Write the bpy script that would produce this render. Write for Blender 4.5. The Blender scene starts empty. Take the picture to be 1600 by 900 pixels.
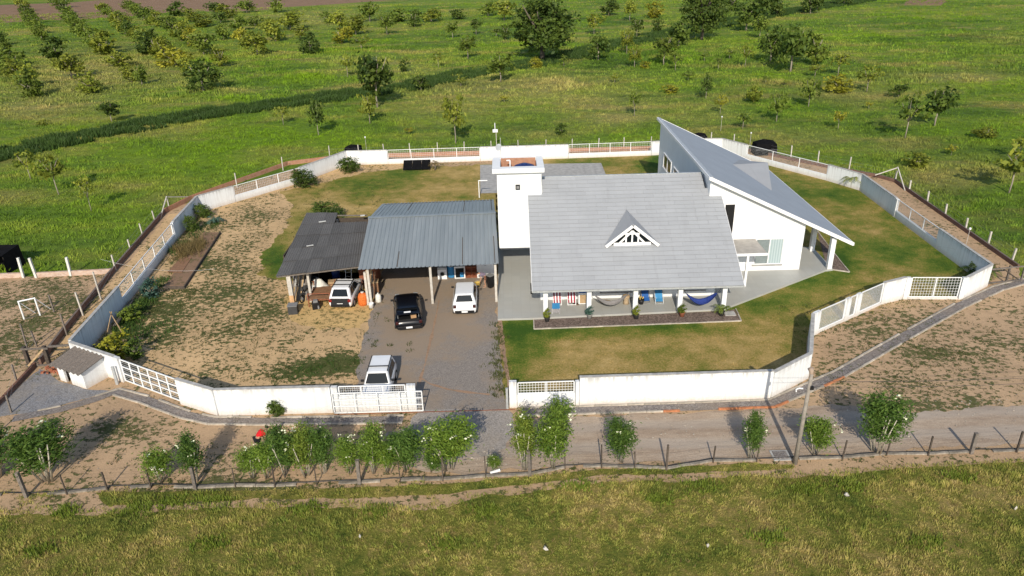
import bpy, bmesh, math, random
import numpy as np
from mathutils import Vector, Matrix, noise
from mathutils.geometry import delaunay_2d_cdt

# ------------------------------------------------------------------ camera, world, sun, exposure
SC = bpy.context.scene
COL = SC.collection
R = math.radians
CAM_H, FPX, PITCH, ROLL = 22.6, 1150.0, R(25.2), math.atan(66 / 2443)
cp, sp, cr, sr = math.cos(PITCH), math.sin(PITCH), math.cos(ROLL), math.sin(ROLL)
cam_data = bpy.data.cameras.new('drone_camera')
cam_data.sensor_width = 36.0
cam_data.lens = FPX / 1600 * 36
cam_data.clip_start, cam_data.clip_end = 0.5, 6000
cam = bpy.data.objects.new('drone_camera', cam_data)
COL.objects.link(cam)
fwd = Vector((0, cp, -sp)); r0 = Vector((1, 0, 0)); u0 = Vector((0, sp, cp))
right = r0 * cr - u0 * sr
up = r0 * sr + u0 * cr
m4 = Matrix.Identity(4)
for i in range(3):
    m4[i][0], m4[i][1], m4[i][2] = right[i], up[i], -fwd[i]
m4[2][3] = CAM_H
cam.matrix_world = m4
SC.camera = cam

SUN_AZ = R(3.6)       # shadows fall away from the camera, a little to the right of +Y
SUN_EL = R(31)
w = bpy.data.worlds.new('World'); SC.world = w; w.use_nodes = True
wn = w.node_tree
sky = wn.nodes.new('ShaderNodeTexSky'); sky.sky_type = 'NISHITA'; sky.sun_disc = False
sky.sun_elevation = SUN_EL
sky.sun_rotation = math.pi + SUN_AZ
sky.altitude = 100; sky.air_density = 1.0; sky.dust_density = 0.8
bg = wn.nodes['Background']; bg.inputs['Strength'].default_value = 0.12
wn.links.new(sky.outputs[0], bg.inputs[0])
sl = bpy.data.lights.new('sun', 'SUN'); sl.energy = 3.9; sl.angle = R(0.5); sl.color = (1.0, 0.91, 0.77)
so = bpy.data.objects.new('sun', sl); COL.objects.link(so)
sdir = Vector((math.sin(SUN_AZ) * math.cos(SUN_EL), math.cos(SUN_AZ) * math.cos(SUN_EL), -math.sin(SUN_EL)))
so.rotation_euler = sdir.to_track_quat('-Z', 'Y').to_euler()
SC.view_settings.view_transform = 'Standard'; SC.view_settings.look = 'None'
SC.view_settings.exposure = 0.27; SC.view_settings.gamma = 1.0
SC.view_settings.use_curve_mapping = False
SC.render.engine = 'CYCLES'
SC.cycles.max_bounces = 6; SC.cycles.diffuse_bounces = 3; SC.cycles.transparent_max_bounces = 8

# ------------------------------------------------------------------ helpers
def G(u, v, z=0.0):
    """photo pixel -> point of the site plan at height z"""
    x, y = u - 800, v - 450
    a, b = (x * cr - y * sr) / FPX, (x * sr + y * cr) / FPX
    d = (a, cp - b * sp, -sp - b * cp)
    t = (z - CAM_H) / d[2]
    return Vector((d[0] * t, d[1] * t, z))

def height_at(u, v, Y):
    x, y = u - 800, v - 450
    b = (x * sr + y * cr) / FPX
    return CAM_H + (-sp - b * cp) * Y / (cp - b * sp)

def px_m(Y):          # image pixels per metre, roughly, on the ground at depth Y
    return FPX / (Y * cp + CAM_H * sp)

def tag(o, label=None, cat=None, group=None, kind=None):
    if label: o['label'] = label
    if cat: o['category'] = cat
    if group: o['group'] = group
    if kind: o['kind'] = kind
    return o

def thing(name, label, cat, loc=(0, 0, 0), rz=0.0, group=None):
    o = bpy.data.objects.new(name, None)
    o.empty_display_size = 0.3
    COL.objects.link(o); o.location = loc; o.rotation_euler = (0, 0, rz)
    return tag(o, label, cat, group)

def copy_tree(o, parent=None):
    c = o.copy(); COL.objects.link(c); c.parent = parent
    for ch in list(o.children):
        if ch.name in COL.objects: copy_tree(ch, c)
    return c

def origin_of(p):
    v = Vector((0, 0, 0))
    while p is not None:
        v += Vector(p.location); p = p.parent
    return v

class MB:
    def __init__(s): s.v = []; s.f = []; s.m = []
    def add(s, vs, fs, mi=0):
        b = len(s.v); s.v += [tuple(p) for p in vs]
        for f in fs: s.f.append([b + i for i in f]); s.m.append(mi)
        return s
    def box(s, x0, x1, y0, y1, z0, z1, mi=0):
        return s.add([(x0, y0, z0), (x1, y0, z0), (x1, y1, z0), (x0, y1, z0), (x0, y0, z1), (x1, y0, z1), (x1, y1, z1), (x0, y1, z1)],
                     [(3, 2, 1, 0), (4, 5, 6, 7), (0, 1, 5, 4), (1, 2, 6, 5), (2, 3, 7, 6), (3, 0, 4, 7)], mi)
    def cbox(s, c, size, rz=0, mi=0, rx=0):
        x, y, z = [k / 2 for k in size]
        M = Matrix.Translation(c) @ Matrix.Rotation(rz, 4, 'Z') @ Matrix.Rotation(rx, 4, 'X')
        vs = [M @ Vector(p) for p in ((-x, -y, -z), (x, -y, -z), (x, y, -z), (-x, y, -z), (-x, -y, z), (x, -y, z), (x, y, z), (-x, y, z))]
        return s.add(vs, [(3, 2, 1, 0), (4, 5, 6, 7), (0, 1, 5, 4), (1, 2, 6, 5), (2, 3, 7, 6), (3, 0, 4, 7)], mi)
    def beam(s, p, q, w, h, mi=0, upv=(0, 0, 1)):
        p, q = Vector(p), Vector(q); d = (q - p).normalized(); u = Vector(upv)
        if abs(d.dot(u)) > .98: u = Vector((0, 1, 0))
        a = d.cross(u).normalized() * (w / 2); b = a.cross(d).normalized() * (h / 2)
        vs = [p - a - b, p + a - b, p + a + b, p - a + b, q - a - b, q + a - b, q + a + b, q - a + b]
        return s.add(vs, [(0, 1, 2, 3), (7, 6, 5, 4), (4, 5, 1, 0), (5, 6, 2, 1), (6, 7, 3, 2), (7, 4, 0, 3)], mi)
    def tube(s, pts, r, n=6, mi=0, cap=True):
        pts = [Vector(p) for p in pts]; rs = r if isinstance(r, (list, tuple)) else [r] * len(pts)
        vs = []; fs = []
        for i, p in enumerate(pts):
            d = (pts[min(i + 1, len(pts) - 1)] - pts[max(i - 1, 0)]).normalized()
            u = Vector((0, 0, 1)) if abs(d.z) < .95 else Vector((1, 0, 0))
            a = d.cross(u).normalized(); b = a.cross(d)
            for k in range(n):
                t = 2 * math.pi * k / n
                vs.append(p + (a * math.cos(t) + b * math.sin(t)) * rs[i])
        for i in range(len(pts) - 1):
            for k in range(n):
                k2 = (k + 1) % n
                fs.append((i * n + k, i * n + k2, (i + 1) * n + k2, (i + 1) * n + k))
        if cap:
            fs.append(tuple(range(n))[::-1]); fs.append(tuple((len(pts) - 1) * n + k for k in range(n)))
        return s.add(vs, fs, mi)
    def cyl(s, p, q, r, n=12, mi=0, r2=None):
        return s.tube([p, q], [r, r if r2 is None else r2], n, mi)
    def prism(s, poly, d, mi=0):
        """polygon (3d points) pushed along d"""
        d = Vector(d); n = len(poly); P = [Vector(p) for p in poly]
        vs = P + [p + d for p in P]
        fs = [tuple(range(n))[::-1], tuple(range(n, 2 * n))]
        fs += [(i, (i + 1) % n, n + (i + 1) % n, n + i) for i in range(n)]
        return s.add(vs, fs, mi)
    def lathe(s, prof, n=12, c=(0, 0, 0), mi=0):
        vs = []; fs = []
        for (r, z) in prof:
            for k in range(n):
                t = 2 * math.pi * k / n
                vs.append((c[0] + r * math.cos(t), c[1] + r * math.sin(t), c[2] + z))
        for i in range(len(prof) - 1):
            for k in range(n):
                k2 = (k + 1) % n
                fs.append((i * n + k, i * n + k2, (i + 1) * n + k2, (i + 1) * n + k))
        fs.append(tuple(range(n))[::-1]); fs.append(tuple((len(prof) - 1) * n + k for k in range(n)))
        return s.add(vs, fs, mi)
    def mesh(s, name, mats, off=Vector((0, 0, 0)), smooth=False, fix=True):
        me = bpy.data.meshes.new(name)
        me.from_pydata([tuple(Vector(p) - off) for p in s.v], [], s.f)
        if not isinstance(mats, (list, tuple)): mats = [mats]
        for m in mats: me.materials.append(m)
        if len(mats) > 1: me.polygons.foreach_set('material_index', s.m)
        if fix:
            b = bmesh.new(); b.from_mesh(me); bmesh.ops.recalc_face_normals(b, faces=b.faces); b.to_mesh(me); b.free()
        if smooth:
            me.polygons.foreach_set('use_smooth', [True] * len(me.polygons))
        me.update()
        return me
    def build(s, name, mats, parent=None, world=True, smooth=False, kind=None, label=None, bevel=0, fix=True):
        off = origin_of(parent) if (world and parent is not None) else Vector((0, 0, 0))
        me = s.mesh(name, mats, off, smooth, fix)
        o = bpy.data.objects.new(name, me); COL.objects.link(o)
        if parent is not None: o.parent = parent
        if bevel:
            md = o.modifiers.new('edge_bevel', 'BEVEL'); md.width = bevel; md.segments = 2; md.limit_method = 'ANGLE'
        if kind: o['kind'] = kind
        if label: o['label'] = label
        return o

def mesh_obj(name, me, parent=None, loc=(0, 0, 0), rz=0):
    o = bpy.data.objects.new(name, me); COL.objects.link(o)
    if parent is not None: o.parent = parent
    o.location = loc; o.rotation_euler = (0, 0, rz)
    return o

def fast_mesh(name, V, n_per, mat, tint=None, smooth=False):
    """V: (N*n_per,3) array, every n_per rows one polygon"""
    me = bpy.data.meshes.new(name)
    nv = len(V); nf = nv // n_per
    me.vertices.add(nv); me.vertices.foreach_set('co', np.ascontiguousarray(V, dtype=np.float32).ravel())
    me.loops.add(nv); me.loops.foreach_set('vertex_index', np.arange(nv, dtype=np.int32))
    me.polygons.add(nf)
    me.polygons.foreach_set('loop_start', np.arange(0, nv, n_per, dtype=np.int32))
    me.polygons.foreach_set('loop_total', np.full(nf, n_per, dtype=np.int32))
    me.materials.append(mat)
    if tint is not None:
        at = me.attributes.new('tint', 'FLOAT', 'POINT'); at.data.foreach_set('value', np.asarray(tint, dtype=np.float32))
    me.update(calc_edges=True)
    return me

# ------------------------------------------------------------------ materials
class NT:
    def __init__(s, name):
        s.mat = bpy.data.materials.new(name); s.mat.use_nodes = True
        s.t = s.mat.node_tree; s.n = s.t.nodes; s.b = s.n['Principled BSDF']
        s.b.inputs['Specular IOR Level'].default_value = 0.3
    def new(s, typ, ins=None, **kw):
        nd = s.n.new(typ)
        for k, v in kw.items(): setattr(nd, k, v)
        for k, v in (ins or {}).items(): s.set(nd, k, v)
        return nd
    def set(s, nd, k, v):
        if isinstance(v, bpy.types.NodeSocket): s.t.links.new(v, nd.inputs[k])
        else:
            if isinstance(v, tuple) and len(v) == 3 and nd.inputs[k].type == 'RGBA': v = v + (1,)
            nd.inputs[k].default_value = v
    def coord(s, kind):
        if kind == 'P': return s.new('ShaderNodeNewGeometry').outputs['Position']
        return s.new('ShaderNodeTexCoord').outputs['Object']
    def mapping(s, v, scale=(1, 1, 1), rot=(0, 0, 0)):
        return s.new('ShaderNodeMapping', {'Vector': v, 'Scale': scale, 'Rotation': rot}).outputs[0]
    def noise(s, v, scale, detail=4, rough=.55, dist=0):
        return s.new('ShaderNodeTexNoise', {'Vector': v, 'Scale': scale, 'Detail': detail, 'Roughness': rough, 'Distortion': dist}).outputs['Fac']
    def vor(s, v, scale, out='Distance', feature='F1', rand=1.0):
        return s.new('ShaderNodeTexVoronoi', {'Vector': v, 'Scale': scale, 'Randomness': rand}, feature=feature).outputs[out]
    def ramp(s, f, stops, interp='LINEAR'):
        nd = s.new('ShaderNodeValToRGB', {'Fac': f}); cr_ = nd.color_ramp; cr_.interpolation = interp
        while len(cr_.elements) < len(stops): cr_.elements.new(.5)
        for e, (p, c) in zip(cr_.elements, stops):
            e.position = p
            e.color = (c, c, c, 1) if isinstance(c, (int, float)) else tuple(c) + (1,)
        return nd.outputs[0]
    def mix(s, f, a, b, mode='MIX'):
        nd = s.new('ShaderNodeMix', data_type='RGBA', blend_type=mode)
        s.set(nd, 0, f); s.set(nd, 6, a); s.set(nd, 7, b)
        return nd.outputs[2]
    def math(s, op, a, b=0.0, c=0.0, clamp=False):
        nd = s.new('ShaderNodeMath', operation=op); nd.use_clamp = clamp
        s.set(nd, 0, a); s.set(nd, 1, b); s.set(nd, 2, c)
        return nd.outputs[0]
    def attr(s, name): return s.new('ShaderNodeAttribute', attribute_name=name).outputs['Fac']
    def rnd(s): return s.new('ShaderNodeObjectInfo').outputs['Random']
    def xyz(s, v): return s.new('ShaderNodeSeparateXYZ', {0: v}).outputs
    def bump(s, h, strength=.4, dist=.05):
        s.set(s.b, 'Normal', s.new('ShaderNodeBump', {'Height': h, 'Strength': strength, 'Distance': dist}).outputs[0])
    def color(s, c): s.set(s.b, 'Base Color', c)
    def pr(s, **kw):
        for k, v in kw.items(): s.set(s.b, k.replace('_', ' '), v)
        return s.mat

def simple(name, col, rough=.6, var=.12, scale=4.0, metal=0.0, bump=0.0, bscale=40, space='O', spec=.3, rvar=0.0, wear=None):
    t = NT(name); v = t.coord(space)
    n = t.noise(v, scale, 5)
    c = tuple(col)
    lo = tuple(max(0, x * (1 - var)) for x in c); hi = tuple(min(1, x * (1 + var)) for x in c)
    out = t.ramp(n, [(.3, lo), (.7, hi)])
    if rvar:
        r_ = t.rnd(); k = t.math('MULTIPLY_ADD', r_, 2 * rvar, 1 - rvar)
        out = t.mix(1.0, out, t.new('ShaderNodeCombineColor', {0: k, 1: k, 2: k}).outputs[0], 'MULTIPLY')
    if wear:
        n2 = t.noise(v, scale * 3.1, 6, .65)
        out = t.mix(t.ramp(n2, [(wear[1], 0.0), (wear[1] + .08, 1.0)]), out, tuple(wear[0]))
    t.color(out)
    if bump: t.bump(t.noise(v, bscale, 5, .6), bump, .02)
    t.pr(Roughness=rough, Metallic=metal); t.b.inputs['Specular IOR Level'].default_value = spec
    return t.mat

def white_wall(name, dirt=.5, base=(.78, .80, .81)):
    t = NT(name); P = t.coord('P'); z = t.xyz(P)[2]
    n1 = t.noise(P, .8, 5); n2 = t.noise(t.mapping(P, (5, 5, .35)), 1.0, 5, .6); n3 = t.noise(P, 9, 4)
    c = t.ramp(n1, [(.3, tuple(b * .93 for b in base)), (.7, base)])
    streak = t.ramp(n2, [(.47, 0.0), (.78, dirt)])
    c = t.mix(streak, c, (.52, .52, .51))
    xy = t.math('ADD', t.xyz(P)[0], t.math('MULTIPLY', t.xyz(P)[1], .37))
    jt = t.math('LESS_THAN', t.math('FRACT', t.math('MULTIPLY', xy, .34)), .006)
    ck = t.ramp(t.new('ShaderNodeTexVoronoi', {'Vector': t.mapping(P, (1, 1, 1.3)), 'Scale': .55}, feature='DISTANCE_TO_EDGE').outputs['Distance'], [(.004, .5), (.012, 0.0)])
    c = t.mix(t.math('MULTIPLY', t.math('MAXIMUM', jt, ck), dirt * .7), c, (.38, .36, .33))
    top = t.math('MULTIPLY_ADD', z, 2.2, -2.75, clamp=True)
    if dirt > .5: c = t.mix(t.math('MULTIPLY', top, t.ramp(n2, [(.42, 0.0), (.62, .75)])), c, (.36, .35, .33))
    low = t.math('MULTIPLY_ADD', z, -2.2, 1.05)                     # mud splashed up from the ground
    low = t.math('ADD', low, t.math('MULTIPLY_ADD', n3, 1.0, -.55))
    c = t.mix(t.math('MULTIPLY', t.math('MAXIMUM', low, 0.0, clamp=True), dirt), c, (.44, .33, .23))
    t.color(c); t.bump(t.noise(P, 30, 4), .15, .01)
    t.pr(Roughness=.75); return t.mat

M = {}
M['wall'] = white_wall('white_wall_paint', .52)
M['house'] = white_wall('white_house_paint', .16, (.78, .80, .81))
M['cap'] = simple('weathered_wall_top', (.40, .39, .37), .85, .25, 3)
M['white_metal'] = simple('white_metal', (.78, .79, .79), .4, .05)
M['white_trim'] = simple('white_trim', (.80, .80, .80), .5, .04)
M['galv'] = simple('galvanised_metal', (.45, .47, .48), .45, .15, metal=.3)
M['concrete'] = simple('concrete', (.36, .35, .33), .9, .22, 2.5, bump=.3, bscale=25, space='P')
M['concrete_post'] = simple('concrete_post', (.48, .45, .40), .9, .18, 5, rvar=.12)
M['white_post'] = simple('whitewashed_post', (.66, .65, .60), .85, .15, 6, rvar=.1)
M['wood_dark'] = simple('weathered_wood', (.075, .060, .048), .9, .35, 8, rvar=.25)
M['wood_grey'] = simple('grey_wood', (.145, .125, .108), .9, .3, 8, rvar=.2)
M['wood_brown'] = simple('brown_wood', (.24, .13, .07), .75, .25, 6)
M['wood_tan'] = simple('tan_wood', (.40, .28, .16), .75, .2, 6)
M['black'] = simple('black_plastic', (.012, .012, .013), .5, .2)
M['black_sheet'] = simple('black_sheet', (.008, .008, .009), .95, .25, 3, spec=.05)
M['rubber'] = simple('tyre_rubber', (.02, .02, .02), .85, .1)
M['glass_dark'] = simple('dark_glass', (.010, .014, .017), .07, .1, spec=.32)
M['grey_plastic'] = simple('grey_plastic', (.20, .20, .20), .6, .1)
M['kerb'] = simple('kerb_concrete', (.40, .355, .295), .9, .25, 4, rvar=.2, bump=.2)
M['kerb_old'] = simple('old_kerb_concrete', (.25, .22, .18), .95, .35, 5, rvar=.25, bump=.3)
M['pole'] = simple('grey_pole', (.27, .24, .205), .85, .2, 5)
M['kerb_brick'] = simple('kerb_brick', (.42, .17, .08), .9, .25, 6, rvar=.15)
M['red'] = simple('red_paint', (.55, .02, .015), .35, .08)
M['orange'] = simple('orange_net', (.62, .15, .03), .7, .5, 16, bump=.5, bscale=18)
M['blue'] = simple('blue_fabric', (.02, .10, .33), .7, .12)
M['blue_light'] = simple('light_blue_fabric', (.04, .22, .45), .7, .12)
M['blue_dark'] = simple('dark_blue_plastic', (.012, .03, .13), .45, .1)
M['navy'] = simple('hammock_blue', (.025, .05, .23), .85, .25, 12)
M['grey_cloth'] = simple('grey_cloth', (.24, .23, .23), .9, .2, 10)
M['skin'] = simple('skin', (.42, .24, .16), .55, .06)
M['hair'] = simple('dark_hair', (.012, .009, .007), .7, .2)
M['shirt'] = simple('mauve_shirt', (.20, .16, .22), .85, .1)
M['shorts'] = simple('brown_shorts', (.15, .07, .045), .85, .1)
M['yellow'] = simple('yellow_plastic', (.60, .42, .10), .6, .15)
M['beige'] = simple('wicker_beige', (.40, .30, .19), .85, .25, 20)
M['cardboard'] = simple('cardboard', (.38, .23, .12), .85, .1)
M['terracotta'] = simple('terracotta', (.36, .13, .07), .85, .15)
M['pot_dark'] = simple('dark_pot', (.05, .05, .05), .7, .15)
M['rust'] = simple('rusty_red_steel', (.24, .085, .045), .75, .3, 8)
M['curtain'] = None
M['plate'] = simple('number_plate', (.75, .75, .74), .4, .03)

def car_paint(name, col, rough=.22, dust=.0):
    t = NT(name); P = t.coord('O')
    c = tuple(col)
    out = t.mix(t.ramp(t.noise(P, 2.0, 5), [(.35, 0.0), (.8, dust)]), c, (.34, .27, .19))
    t.color(out); t.pr(Roughness=rough); t.b.inputs['Coat Weight'].default_value = .35 if col[0] > .1 else .0
    t.b.inputs['Specular IOR Level'].default_value = .5
    return t.mat
M['car_white'] = car_paint('white_car_paint', (.78, .79, .80), .25, .10)
M['car_black'] = car_paint('black_car_paint', (.003, .0035, .006), .22, .0)

def curtain():
    t = NT('curtain_glass'); P = t.coord('P'); x = t.xyz(P)[0]
    s_ = t.math('SINE', t.math('MULTIPLY', x, 34.0))
    c = t.ramp(t.math('MULTIPLY_ADD', s_, .5, .5), [(0, (.30, .38, .40)), (1, (.43, .51, .52))])  # light and shaded sides of the curtain folds painted as stripes
    t.color(c); t.pr(Roughness=.12); return t.mat
M['curtain'] = curtain()

def shingle_mat(name, base, tile=True):
    t = NT(name); P = t.coord('P'); r_ = t.rnd()
    g = t.noise(P, 60, 3, .7); n = t.noise(P, .6, 4); st = t.noise(t.mapping(P, (3.0, .35, .35)), 1.0, 4)
    c = t.ramp(g, [(.25, tuple(b * .86 for b in base)), (.75, tuple(b * 1.1 for b in base))])
    k = t.math('MULTIPLY_ADD', n, .22, .89)
    if tile: k = t.math('MULTIPLY', k, t.math('MULTIPLY_ADD', r_, .07, .965))
    c = t.mix(1.0, c, t.new('ShaderNodeCombineColor', {0: k, 1: k, 2: k}).outputs[0], 'MULTIPLY')
    c = t.mix(t.ramp(st, [(.56, 0.0), (.78, .22)]), c, (.21, .21, .21))
    t.color(c); t.bump(g, .2, .01); t.pr(Roughness=.85); return t
M['shingle'] = shingle_mat('grey_shingle', (.335, .348, .366)).mat

def wing_roof_mat():
    t = shingle_mat('grey_wing_roof', (.30, .335, .385), False)
    P = t.coord('P'); x, y, z = t.xyz(P)
    f = t.math('FRACT', t.math('MULTIPLY', x, 2.86))
    line = t.math('LESS_THAN', f, .06)
    c = t.b.inputs['Base Color'].links[0].from_socket
    t.color(t.mix(t.math('MULTIPLY', line, .16), c, (.20, .21, .23)))
    return t.mat
M['wing_roof'] = wing_roof_mat()

def metal_roof():
    t = NT('blue_grey_metal_roof'); P = t.coord('P'); r_ = t.rnd()
    n = t.noise(t.mapping(P, (2.5, .25, .25)), 1.0, 5); n2 = t.noise(P, .5, 4)
    c = t.ramp(n, [(.3, (.22, .252, .270)), (.7, (.275, .308, .325))])
    x = t.xyz(P)[0]
    f = t.math('MULTIPLY', t.math('MULTIPLY_ADD', x, .28, .85, clamp=True), n2)      # dusty end by the tower
    c = t.mix(t.ramp(f, [(.25, 0.0), (.6, .6)]), c, (.36, .345, .33))
    k = t.math('MULTIPLY_ADD', r_, .10, .95)
    c = t.mix(1.0, c, t.new('ShaderNodeCombineColor', {0: k, 1: k, 2: k}).outputs[0], 'MULTIPLY')
    t.color(c); t.pr(Roughness=.5, Metallic=.12); return t.mat
M['metal_roof'] = metal_roof()

def fibre_roof(name, base):
    t = NT(name); P = t.coord('P'); r_ = t.rnd()
    n = t.noise(P, 14, 6, .75); n2 = t.noise(P, .9, 5); n3 = t.noise(P, 4, 6, .7)
    c = t.ramp(n, [(.3, tuple(b * .55 for b in base)), (.72, tuple(b * 1.55 for b in base))])
    c = t.mix(t.ramp(n2, [(.54, 0.0), (.75, .45)]), c, (.17, .165, .155))
    c = t.mix(t.ramp(n3, [(.70, 0.0), (.76, .8)]), c, (.34, .33, .31))
    k = t.math('MULTIPLY_ADD', r_, .3, .85)
    c = t.mix(1.0, c, t.new('ShaderNodeCombineColor', {0: k, 1: k, 2: k}).outputs[0], 'MULTIPLY')
    t.color(c); t.bump(n, .4, .02); t.pr(Roughness=.95); return t.mat
M['dark_roof'] = fibre_roof('mossy_fibre_cement', (.112, .108, .104))
M['hut_roof'] = fibre_roof('hut_fibre_cement', (.17, .145, .125))

def brick(name, c1, c2, mortar, scale=1.0, bw=.22, bh=.07, flat=False):
    t = NT(name); P = t.coord('P'); x, y, z = t.xyz(P)
    vec = t.new('ShaderNodeCombineXYZ', {0: t.math('ADD', x, y), 1: (y if flat else z), 2: 0.0}).outputs[0]
    b = t.new('ShaderNodeTexBrick', {'Vector': vec, 'Color1': c1, 'Color2': c2, 'Mortar': mortar, 'Scale': scale, 'Mortar Size': .012, 'Brick Width': bw, 'Row Height': bh})
    n = t.noise(P, 3, 5)
    c = t.mix(t.ramp(n, [(.45, 0.0), (.8, .6)]), b.outputs[0], tuple(.45 * k for k in c1))
    t.color(c); t.bump(b.outputs[1], -.4, .01); t.pr(Roughness=.9); return t.mat
M['brick_dark'] = brick('old_brick', (.16, .075, .05), (.22, .11, .075), (.16, .13, .11))
M['brick_orange'] = brick('orange_brick', (.46, .19, .09), (.38, .15, .075), (.36, .28, .22))
M['brick_pink'] = brick('worn_brick', (.50, .31, .22), (.58, .44, .36), (.46, .40, .34))

def glossy_floor():
    t = NT('veranda_tiles'); P = t.coord('P')
    x, y, z = t.xyz(P)
    b = t.new('ShaderNodeTexBrick', {'Vector': P, 'Color1': (.375, .375, .35), 'Color2': (.40, .40, .372), 'Mortar': (.33, .33, .305), 'Scale': 1.0, 'Mortar Size': .006, 'Brick Width': .6, 'Row Height': .6})
    b.offset = 0.0
    n = t.noise(P, .55, 5)
    c = t.mix(t.ramp(n, [(.45, 0.0), (.8, .35)]), b.outputs[0], (.36, .33, .27))
    t.color(c); t.pr(Roughness=.45); return t.mat
M['floor'] = glossy_floor()

# ---- ground materials -------------------------------------------------------------------
def meadow_colour(t, P, tint=None):
    big = t.noise(t.mapping(P, (1, 1.6, 1), (0, 0, .12)), .022, 4, .5, .4)
    mid = t.noise(t.mapping(P, (.6, 1.5, 1), (0, 0, .16)), .16, 6, .62, .3)
    fin = t.noise(P, 2.2, 6, .7)
    k = t.math('ADD', t.math('MULTIPLY', big, .75), t.math('MULTIPLY', mid, .75))
    k = t.math('ADD', k, t.math('MULTIPLY', fin, .28))
    k = t.math('MULTIPLY_ADD', k, 1.0, -.42)
    c = t.ramp(k, [(.20, (.044, .088, .014)), (.35, (.092, .160, .021)), (.49, (.142, .218, .026)), (.62, (.228, .256, .042)), (.77, (.33, .27, .105))])
    lush = t.noise(t.mapping(P, (.7, 1.2, 1)), .055, 4, .55, .6)
    c = t.mix(t.ramp(lush, [(.55, 0.0), (.66, .8)]), c, (.165, .265, .014))
    dry = t.noise(t.mapping(P, (.8, 1.4, 1), (0, 0, .3)), .075, 5, .6, .5)
    c = t.mix(t.ramp(dry, [(.52, 0.0), (.68, .75)]), c, (.300, .250, .080))
    pa = t.attr('patch')
    c = t.mix(t.math('MULTIPLY', t.math('MULTIPLY', pa, .85, clamp=True), t.ramp(mid, [(.3, .35), (.6, 1.0)])), c, (.150, .262, .010))
    c = t.mix(t.math('MULTIPLY', t.math('MULTIPLY', pa, -.95, clamp=True), t.ramp(mid, [(.3, .3), (.6, 1.0)])), c, (.340, .275, .105))
    g = t.ramp(t.noise(P, 8, 5, .75), [(.25, .48), (.75, 1.48)])
    c = t.mix(1.0, c, g, 'MULTIPLY')
    g = t.ramp(t.noise(P, .9, 5, .7), [(.3, .68), (.66, 1.22)])
    return t.mix(1.0, c, g, 'MULTIPLY')

def meadow_mat(name, tuft=False):
    t = NT(name); P = t.coord('P')
    c = meadow_colour(t, P)
    if tuft:
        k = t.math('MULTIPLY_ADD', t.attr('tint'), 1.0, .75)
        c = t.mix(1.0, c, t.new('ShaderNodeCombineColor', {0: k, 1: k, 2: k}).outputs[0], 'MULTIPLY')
        foliage_out(t, c, .25)
    else:
        t.color(c); t.bump(t.noise(P, 5, 6, .75), .9, .25)
    t.pr(Roughness=.9); t.b.inputs['Specular IOR Level'].default_value = .1
    return t.mat

def foliage_out(t, c, tr=.3):
    t.color(c)
    trn = t.new('ShaderNodeBsdfTranslucent', {'Color': c})
    mx = t.new('ShaderNodeMixShader', {0: tr, 1: t.b.outputs[0], 2: trn.outputs[0]})
    t.t.links.new(mx.outputs[0], t.n['Material Output'].inputs['Surface'])

M['meadow'] = meadow_mat('meadow_ground'); M['meadow_tuft'] = meadow_mat('meadow_grass', True)

def rough_grass_colour(t, P):
    mid = t.noise(P, 1.1, 6, .68, .4); fin = t.noise(P, 4.5, 6, .75); big = t.noise(P, .22, 4)
    k = t.math('ADD', t.math('MULTIPLY', mid, .6), t.math('ADD', t.math('MULTIPLY', fin, .62), t.math('MULTIPLY_ADD', big, .75, -.45)))
    return t.ramp(k, [(.25, (.050, .082, .018)), (.39, (.128, .164, .032)), (.53, (.242, .244, .056)), (.66, (.365, .300, .105)), (.82, (.42, .32, .15))])

def rough_grass(name, tuft=False):
    t = NT(name); P = t.coord('P'); c = rough_grass_colour(t, P)
    if tuft:
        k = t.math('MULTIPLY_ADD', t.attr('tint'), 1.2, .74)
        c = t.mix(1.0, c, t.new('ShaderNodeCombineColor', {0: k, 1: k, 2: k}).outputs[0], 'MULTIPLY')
        foliage_out(t, c, .25)
    else:
        c = t.mix(1.0, c, (.8, .78, .7), 'MULTIPLY')
        t.color(c); t.bump(t.noise(P, 9, 6, .75), .9, .15)
    t.pr(Roughness=.9); t.b.inputs['Specular IOR Level'].default_value = .1
    return t.mat
M['verge'] = rough_grass('rough_verge_ground'); M['verge_tuft'] = rough_grass('rough_verge_grass', True)

def lawn_colour(t, P):
    big = t.noise(P, .17, 4, .55, .4); mid = t.noise(P, .8, 5, .65); fin = t.noise(P, 9, 5, .75)
    k = t.math('ADD', t.math('MULTIPLY', big, .55), t.math('ADD', t.math('MULTIPLY', mid, .46), t.math('MULTIPLY', fin, .60)))
    k = t.math('MULTIPLY_ADD', k, 1.45, -.50)
    k = t.math('SUBTRACT', k, t.math('MULTIPLY', t.attr('patch'), .34))
    return t.ramp(k, [(.22, (.042, .092, .012)), (.40, (.105, .148, .020)), (.55, (.215, .190, .044)), (.70, (.355, .255, .088)), (.90, (.50, .36, .15))])

def lawn_mat():
    t = NT('dry_lawn'); P = t.coord('P'); t.color(lawn_colour(t, P))
    t.bump(t.noise(P, 14, 5, .75), .7, .06); t.pr(Roughness=.95); t.b.inputs['Specular IOR Level'].default_value = .1
    return t.mat
M['lawn'] = lawn_mat()
def lawn_tuft():
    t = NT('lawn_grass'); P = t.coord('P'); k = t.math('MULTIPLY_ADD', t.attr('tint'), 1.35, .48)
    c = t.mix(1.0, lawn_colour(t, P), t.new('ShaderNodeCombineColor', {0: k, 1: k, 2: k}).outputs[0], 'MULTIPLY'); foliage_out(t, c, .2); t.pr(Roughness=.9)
    return t.mat
M['lawn_tuft'] = lawn_tuft()

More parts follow.
